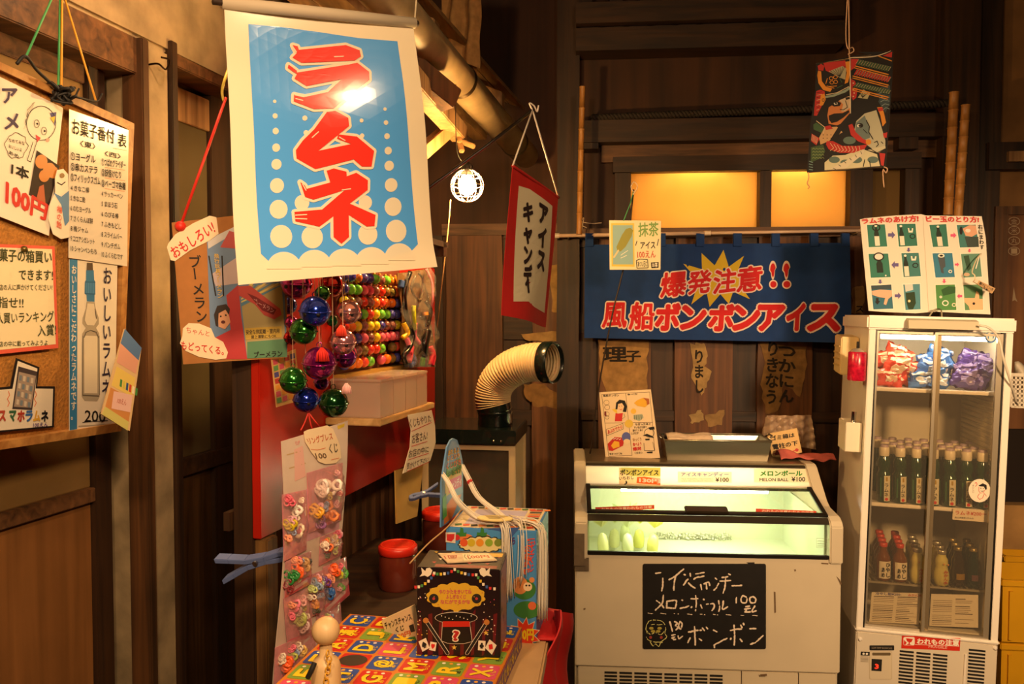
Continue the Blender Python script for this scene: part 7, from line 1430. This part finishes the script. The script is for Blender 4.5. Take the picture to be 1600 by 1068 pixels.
# torn old paper with brush lettering on the planks
def torn(pts, ch, label, col='#b08a56', pl=-.0335, seed=0, texts=()):
    rr = random.Random(seed); pp = []
    for i, p_ in enumerate(pts):
        q_ = pts[(i+1) % len(pts)]
        for k in range(4): u = k/4; pp.append((p_[0]*(1-u) + q_[0]*u + (rr.uniform(-2.5, 2.5) if k else 0), p_[1]*(1-u) + q_[1]*u + (rr.uniform(-2.5, 2.5) if k else 0)))
    S, t = sheet_thing('torn_paper', label, 'paper', pp, C(col, .9, n=.3, s=30), BF, (0, 0, 1), .0012, off=pl, group=None)
    for tx, q_ in texts: S.vtext(tx, q_, C('#241a12', .9), 2, .03)
    S.flush(); return t
torn([(934, 530), (1014, 532), (1010, 590), (1012, 655), (985, 615), (948, 612), (936, 575)], '', 'torn brown paper with brush kanji below the curtain left end', '#a47c48', seed=1, texts=(('理', [(941, 540), (980, 540), (980, 566), (941, 566)]), ('子', [(976, 546), (1002, 546), (1002, 566), (976, 566)])))
torn([(1078, 536), (1100, 536), (1106, 556), (1100, 572), (1112, 580), (1104, 605), (1096, 618), (1080, 590), (1082, 560)], '', 'narrow torn paper strip with brush hiragana below the curtain middle', '#a88858', seed=2, texts=(('りまし', [(1082, 545), (1102, 545), (1100, 615), (1084, 615)]),))
torn([(1186, 534), (1262, 536), (1258, 580), (1250, 620), (1225, 600), (1216, 640), (1196, 646), (1188, 600), (1196, 566)], '', 'large torn paper with faded hiragana below the curtain right end', '#8a6638', seed=3, texts=(('りきなう', [(1196, 532), (1220, 532), (1216, 632), (1194, 632)]), ('つかにん', [(1214, 532), (1246, 540), (1240, 630), (1216, 630)])))
for i, (pts, lb_) in enumerate((([(858, 415), (888, 412), (890, 470), (880, 488), (862, 486)], 'torn poster scrap right of the red flag'), ([(814, 522), (862, 517), (893, 518), (886, 536), (850, 534), (820, 530)], 'torn paper band above the hose opening'), ([(818, 600), (850, 600), (890, 626), (884, 638), (840, 636), (822, 622)], 'torn paper scrap below the hose opening'),
                           ([(1076, 648), (1096, 640), (1100, 656), (1082, 662)], 'small torn scrap low on the plank under the curtain middle'), ([(1102, 648), (1132, 640), (1128, 664), (1106, 666)], 'wider torn scrap beside the small one under the curtain'), ([(1332, 450), (1350, 448), (1348, 490), (1330, 488)], 'torn scrap with a katakana between curtain and fridge'))):
    torn(pts, '', lb_, ['#a8844c', '#a88450', '#8a6436', '#a08458', '#94744a', '#a8804c'][i], seed=10 + i, texts=((('ス', [(1336, 476), (1350, 476), (1350, 488), (1336, 488)]),) if i == 5 else (('ていねい', [(872, 432), (878, 432), (878, 466), (872, 466)]),) if i == 0 else ()))
# green tea ice sign on a thin rod
F = vframe(952, 2.98, 1032, 2.96); rd = single('sign_rod', MB().tube(bez([at(990, 296, 2.99), at(978, 400, 2.995), at(957, 490, 3.0), at(938, 590, 3.02), at(926, 680, 3.04), at(922, 708, 3.06)], 20), .003, 6), C('#2a1c12', .5), 'thin dark flexible rod rising from the freezer to the green tea sign', 'rod')
S, t = sheet_thing('green_tea_ice_sign', 'small laminated green tea ice sign with a popsicle hanging before the curtain', 'sign', [(192, 64), (408, 66), (406, 270), (194, 270)], C('#e6dcb8', .3, coat=.5), F, (880, 320, 2.671), .002, off=-.012)
S.poly([(200, 76), (296, 76), (298, 258), (202, 256)], C('#d8c04a', .4), 1); S.poly([(206, 84), (290, 84), (292, 248), (208, 248)], C('#8ab0b8', .4), 2); S.poly([(222, 175), (245, 125), (262, 100), (280, 95), (292, 106), (286, 130), (260, 175), (240, 194), (226, 192)], C('#8a8a30', .4), 3); S.line([(230, 190), (212, 218)], 7, C('#d8c8a0'), 3); S.line([(240, 210), (270, 190)], 2, WHITE, 3); S.line([(240, 222), (266, 210)], 2, WHITE, 3)
S.text('抹茶', [(312, 74), (398, 70), (398, 130), (314, 134)], C('#7aa05a'), 2, .02); S.text('アイス', [(322, 154), (384, 152), (384, 182), (322, 184)], INK, 2, .02); S.text('100えん', [(308, 192), (386, 190), (386, 220), (310, 222)], C('#c8503a'), 2, .02)
S.line([(302, 170), (308, 150)], 3, INK); S.line([(392, 170), (398, 142)], 3, INK); S.line([(305, 232), (320, 226), (352, 228), (354, 262), (308, 264)], 3, INK, closed=True); S.text('あつい日に', [(310, 236), (350, 234), (350, 258), (312, 258)], INK, 2, .01); S.poly([(366, 240), (398, 238), (398, 262), (368, 264)], INK, 2); S.text('お茶', [(370, 242), (394, 240), (394, 260), (372, 260)], WHITE, 3, .02); S.flush()
MB().tube([S.P((252, 66), 1), at(985, 318, 2.985), at(990, 298, 2.985)], .002, 5).build('green_string', C('#4aa06a'), t); MB().tube(bez([at(990, 300, 2.984), at(986, 292, 2.98), at(991, 284, 2.98), at(996, 292, 2.98), at(989, 304, 2.98)]), .0018, 5).build('white_hook', C('#e0d0c0'), t)
# kite
F = vframe(1270, 2.42, 1395, 2.38); S = Sheet(F, None, (1200, 60, 4.642), eps=.0004, bend=lambda x, y: 0)
kt = thing('samurai_kite', 'painted paper kite of a helmeted warrior and pale horse hanging from a string', 'kite', F.hit(1330, 175)); S.parent = kt
kq = [(350, 185), (600, 135), (905, 92), (895, 330), (875, 620), (850, 925), (560, 955), (285, 968), (310, 620), (345, 380)]
K = lambda h: C(h, .7); KBK, KR, KO, KG, KC = K('#140e0c'), K('#b82a24'), K('#d88a2a'), K('#3a5a3a'), K('#d8c09a')
S.body(kq, KBK, 'paper', .0015)
def P2(pts, m_, ly=2): S.poly(pts, m_, ly, 'painted_pattern'); return S
def L2_(pts, w_, m_, ly=3, c=False): S.line(pts, w_, m_, ly, c, 'painted_pattern')
P2([(400, 178), (560, 160), (570, 240), (480, 260), (420, 235)], KR); P2([(440, 240), (540, 200), (568, 220), (560, 300), (520, 285)], K('#a8a080'), 3)
for i in range(7): L2_([(520, 280), (450 + i*18, 236 - i*6)], 3, KBK, 4)
P2([(362, 235), (385, 240), (390, 310), (420, 350), (465, 365), (450, 388), (400, 375), (365, 325), (356, 270)], KO, 3); P2([(560, 170), (600, 165), (600, 230), (580, 320), (555, 330), (570, 250)], KO, 3)
P2([(360, 200), (385, 185), (408, 200), (400, 235), (365, 232)], KR, 3)
for x, y in ((458, 290), (488, 282), (462, 320), (490, 316)): L2_([(x + 15*math.cos(i*1.047), y + 13*math.sin(i*1.047)) for i in range(6)], 4, KO, 3, True)
for a_, b_ in (((430, 290), (418, 330)), ((520, 290), (535, 320)), ((440, 350), (500, 345)), ((500, 360), (540, 340)), ((425, 345), (480, 362))): L2_([a_, b_], 5, KO if a_[0] < 480 else KG, 3)
P2([(410, 420), (480, 405), (560, 372), (590, 350), (595, 368), (560, 392), (480, 422), (415, 434)], K('#8a9a8a'), 3); L2_([(420, 410), (500, 395), (585, 350)], 5, KC, 4)
P2([(350, 382), (380, 372), (412, 385), (410, 440), (390, 490), (355, 560), (332, 560), (340, 460)], KR); 
for i in range(9): L2_([(352, 395 + i*18), (392 - i*3, 388 + i*18)], 3, KC if i % 2 else KBK, 3)
P2([(384, 408), (410, 402), (418, 445), (398, 485), (375, 490), (378, 440)], KO, 3); L2_([(400 + 8*math.cos(i*.785), 448 + 12*math.sin(i*.785)) for i in range(8)], 3, KBK, 4, True)
P2([(440, 500), (520, 450), (580, 420), (600, 480), (590, 560), (550, 610), (500, 630), (440, 620), (430, 560)], K('#c87a42')); P2([(515, 450), (590, 418), (598, 500), (560, 530), (530, 530), (545, 480)], K('#c8b090'), 3); P2([(440, 560), (480, 545), (540, 542), (585, 520), (590, 535), (545, 575), (500, 605), (460, 615), (442, 590)], KBK, 4)
P2([(450, 480), (500, 455), (530, 468), (520, 490), (480, 495)], KBK, 4); P2([(475, 470), (500, 462), (505, 478), (482, 484)], K('#d8d0c0'), 5); S.circ(492, 471, 7, KBK, 6, 'painted_pattern'); P2([(560, 430), (590, 425), (592, 440), (565, 448)], KBK, 4); L2_([(530, 430), (545, 420)], 5, KBK, 4); L2_([(560, 450), (575, 500), (545, 520), (520, 515)], 5, KBK, 5)
P2([(598, 290), (630, 310), (650, 360), (640, 430), (615, 450), (595, 400)], KR)
for i in range(5): S.circ(618 + 6*(i % 2), 325 + i*24, 5, KC, 3, 'painted_pattern', n=8)
for y0_, y1_, c1 in ((150, 185, KG), (225, 262, KR), (320, 350, KG)):
    P2([(620, y0_ + 40), (650, y0_), (895, y0_ + 55), (880, y1_ + 62), (610, y1_ + 5)], KBK, 3)
    for i in range(14): x = 648 + i*18; L2_([(x, y0_ + 4 + i*4), (x - 20, y1_ + i*4)], 10, c1, 4); L2_([(x + 9, y0_ + 4 + i*4), (x - 11, y1_ + i*4)], 2, KC, 5)
    L2_([(615, y1_ + 12), (870, y1_ + 78)], 8, KO, 5); L2_([(612, y1_ + 26), (866, y1_ + 92)], 6, KO, 5)
P2([(640, 100), (905, 96), (895, 165), (800, 130)], KBK, 5); P2([(830, 128), (900, 98), (896, 140)], KR, 6); L2_([(800, 130), (895, 165)], 7, KO, 6); P2([(600, 150), (655, 150), (625, 215), (600, 235)], KR, 5)
P2([(650, 430), (690, 370), (740, 400), (720, 440)], K('#b0a880'), 3)
for i in range(6): L2_([(685, 432), (655 + i*14, 395 - abs(i-3)*6 + i*2)], 3, KBK, 4)
P2([(770, 420), (820, 350), (885, 340), (885, 470), (850, 540), (800, 460)], K('#34444a')); 
for i in range(5): L2_([(800 + i*8, 400 + i*30), (830 + i*6, 390 + i*28), (880, 400 + i*28)], 4, K('#8a9a98'), 3)
P2([(350, 610), (410, 650), (400, 690), (330, 660), (328, 625)], KG); L2_([(350, 598), (412, 645), (400, 690)], 5, KC, 3); P2([(316, 690), (375, 725), (350, 775), (312, 745)], KR); 
for i in range(5): L2_([(322 + i*9, 695 + i*6), (314 + i*9, 740 + i*6)], 3, KC, 3)
P2([(410, 645), (500, 640), (540, 680), (440, 745), (380, 770), (370, 720)], K('#c8a070')); P2([(410, 640), (450, 630), (470, 655), (420, 665)], KR, 3)
for i in range(6): S.circ(400 + (i % 3)*28, 700 + (i//3)*24, 4, KBK, 3, 'painted_pattern', n=6)
P2([(310, 790), (400, 770), (415, 820), (380, 870), (310, 900)], K('#3a5230'))
for j in range(4):
    for i in range(4): L2_([(320 + i*22, 805 + j*22), (330 + i*22, 795 + j*22), (340 + i*22, 805 + j*22)], 3, K('#8a9a60'), 3)
for i in range(4): L2_([(296, 890 + i*20), (325, 900 + i*18)], 5, K('#7a9a98'), 3)
P2([(640, 600), (700, 545), (785, 520), (810, 600), (850, 740), (850, 790), (800, 812), (755, 800), (700, 760), (620, 690)], K('#b8b49a')); P2([(640, 610), (700, 560), (730, 640), (740, 720), (690, 740), (630, 690)], K('#6a7a78'), 3)
S.circ(665, 632, 24, KBK, 4, 'painted_pattern', ry=18); S.circ(658, 634, 15, K('#e0dcd0'), 5, 'painted_pattern', ry=12); S.circ(664, 634, 9, KBK, 6, 'painted_pattern'); L2_([(712, 595), (735, 640), (730, 680), (760, 730)], 7, KBK, 4); L2_([(690, 660), (720, 690)], 5, KBK, 4)
L2_([(770, 755), (790, 745), (800, 770), (785, 785)], 6, KBK, 4); L2_([(820, 750), (832, 762)], 6, KBK, 4); P2([(755, 800), (850, 780), (852, 800), (800, 830), (720, 810)], K('#c8c0a0'), 3); L2_([(720, 790), (790, 830), (850, 800)], 5, KBK, 5)
P2([(582, 630), (610, 620), (635, 680), (690, 730), (730, 745), (715, 770), (650, 745), (600, 700)], KR, 4); S.circ(727, 752, 20, KO, 6, 'painted_pattern'); P2([(425, 745), (470, 745), (540, 780), (640, 780), (720, 770), (700, 800), (620, 830), (520, 830), (440, 805), (420, 770)], KR, 4)
for i in range(9): L2_([(450 + i*26, 760 + min(i, 3)*7), (475 + i*24, 795 + min(i, 2)*8), (450 + i*26, 815 + min(i, 2)*4)], 3.5, KC, 5)
P2([(410, 900), (470, 850), (560, 845), (680, 800), (790, 840), (812, 925), (560, 945), (410, 955)], K('#d0c8a4')); 
for x, y, r_ in ((480, 880, 40), (560, 900, 36), (640, 880, 42), (760, 880, 40), (590, 740, 46)): S.circ(x, y, r_, K('#5a7068'), 3, 'painted_pattern', ry=r_*.6)
P2([(440, 950), (560, 890), (660, 830), (700, 800), (690, 840), (600, 910), (560, 945)], K('#d8ccb0'), 4)
for i in range(6): L2_([(470 + i*40, 940 - i*24), (490 + i*38, 950 - i*22)], 4, KBK, 5)
P2([(790, 500), (828, 498), (845, 560), (855, 610), (830, 640), (815, 560)], KO, 3); P2([(795, 505), (830, 500), (835, 525), (800, 530)], KR, 4); P2([(832, 690), (865, 680), (860, 720), (840, 720)], KR, 3); P2([(806, 830), (850, 835), (838, 925), (820, 920)], KR, 3)
L2_([(455, 760), (530, 640), (600, 560), (760, 480), (790, 440), (680, 450), (620, 500)], 34, KBK, 3)
L2_([(700, 880), (690, 930)], 6, KBK, 5); L2_([(735, 890), (745, 935)], 6, KBK, 5); L2_(kq, 7, KBK, 6, True)
S.flush(); TW = C('#c8a080', .6)
a_ = S.P((590, 150), 2); MB().tube([a_, at(1327, 60, 2.40), at(1325, -80, 2.40)], .0022, 5).build('kite_string', TW, kt); MB().tube(bez([at(1325, 85, 2.395), at(1334, 80, 2.39), at(1332, 74, 2.39), at(1324, 74, 2.39), at(1322, 40, 2.395), at(1328, -60, 2.395)]), .0018, 5).build('kite_string', TW, kt)
MB().tube(bez([S.P((590, 140), 3), S.P((700, 138), 3), S.P((800, 125), 3), S.P((890, 92), 3)]), .0018, 5).build('bridle', C('#d8c8b0'), kt); MB().tube([S.P((595, 140), 3), S.P((598, 545), 3)], .0016, 5).build('bridle', C('#d8c8b0'), kt)
for q_, b_ in (((292, 968), [(296, 1010), (285, 1050), (300, 1075), (290, 1090)]), ((838, 930), [(865, 945), (855, 975), (835, 950), (835, 1010), (842, 1080)])): MB().tube(bez([S.P(q_, 1)] + [S.P(p_, 1) for p_ in b_]), .0018, 5).build('tail_string', TW, kt)
for a1, b1 in ((0, 2), (9, 3), (7, 5)): pass
MB().tube([S.P(kq[0], -6), S.P(kq[2], -6)], .003, 5).build('bamboo_spar', C('#8a6a3a'), kt); MB().tube([S.P(kq[7], -6), S.P(kq[5], -6)], .003, 5).build('bamboo_spar', C('#8a6a3a'), kt)
# ---- machine with the ribbed hose
P = at(801, 672, 2.55); mf = rot((P.x, 2.55, 0), 8); zt = P.z; L_ = -.30; dp = .28; DKG = C('#0e1a18', .25, coat=.5); CRM = C('#cdb68c', .4)
mc = thing('ribbed_hose_machine', 'cream framed cabinet with a dark top and a ribbed hose pointing right', 'machine', mf.p(-.17, .14, .0))
MB(mf).box(L_, -.01, zt - .048, .012, dp + .01, zt).build('top_tray', DKG, mc, bevel=.004)
for x in (L_, -.013):
    for y in (0, dp - .03): MB(mf).box(x, y, .40, x + .022, y + .03, zt - .048).build('corner_post', CRM, mc, bevel=.002)
MB(mf).box(L_, .002, zt - .066, -.013, .014, zt - .048).build('front_rail', CRM, mc); MB(mf).box(-.008, .03, .40, .004, dp - .03, zt - .048).build('side_panel', CRM, mc); MB(mf).box(L_ + .02, dp - .012, .40, -.013, dp, zt - .048).build('back_panel', W_DK, mc)
MB(mf).box(L_ + .022, .010, .40, -.013, .013, zt - .066).build('front_glass', FILM('#b8a890', .88, .08, .06), mc); MB(mf).box(L_, 0, 0, .012, dp, .40).build('base_cabinet', W_DK, mc, bevel=.003)
for x in (-.06, -.035): MB().lathe(mf.p(x, -.011, zt - .034), [(.0035, 0), (.0035, .003), (.001, .004)], 10, ax=-mf.y).build('screw', C('#d8d0c0', .2, 1), mc)
c0 = at(774, 655, 2.66); c0.z = zt + .0003; MB().lathe(c0, [(.057, 0), (.059, .004), (.057, .040), (.060, .046), (.058, .05)], 28, ax=(0, 0, 1)).build('hose_collar', DKG, mc)
pth = bez([c0 + V((0, 0, .045)), at(770, 622, 2.66), at(776, 598, 2.655), at(797, 577, 2.63), at(828, 566, 2.60), at(862, 566, 2.56)], 60)
MB().tube(pth[:14], .0585, 28).build('hose_elbow', DKG, mc)
rad = []; q_ = bez([V(p_) for p_ in pth[6:]], 216); rad = [.0555 + .0030*math.sin(i*.95) + .004*i/210 for i in range(len(q_))]
m = MB(); m.tube(q_, rad, 28); m.f = [f for f in m.f if len(f) == 4]; m.sm = [True]*len(m.f); m.build('ribbed_hose', C('#e0c89c', .45), mc, solid=.003)
e = pth[-1]; ax_ = (pth[-1] - pth[-5]).normalized(); MB().lathe(e - ax_*.012, [(.0655, -.016), (.068, -.012), (.068, .020), (.0655, .024), (.062, .022), (.060, -.016)], 32, ax=ax_, cap=False).build('hose_rim', DKG, mc)
# small dark pieces on the wall by the hose
single('wall_nail', MB().tube([BF.hit(1006, 355, -.04), BF.hit(1003, 348, -.05)], .003, 5), C('#3a2a1c', .4, .8), 'dark nail sticking out above the curtain rod', 'nail')
bpy.data.objects.remove(_to)
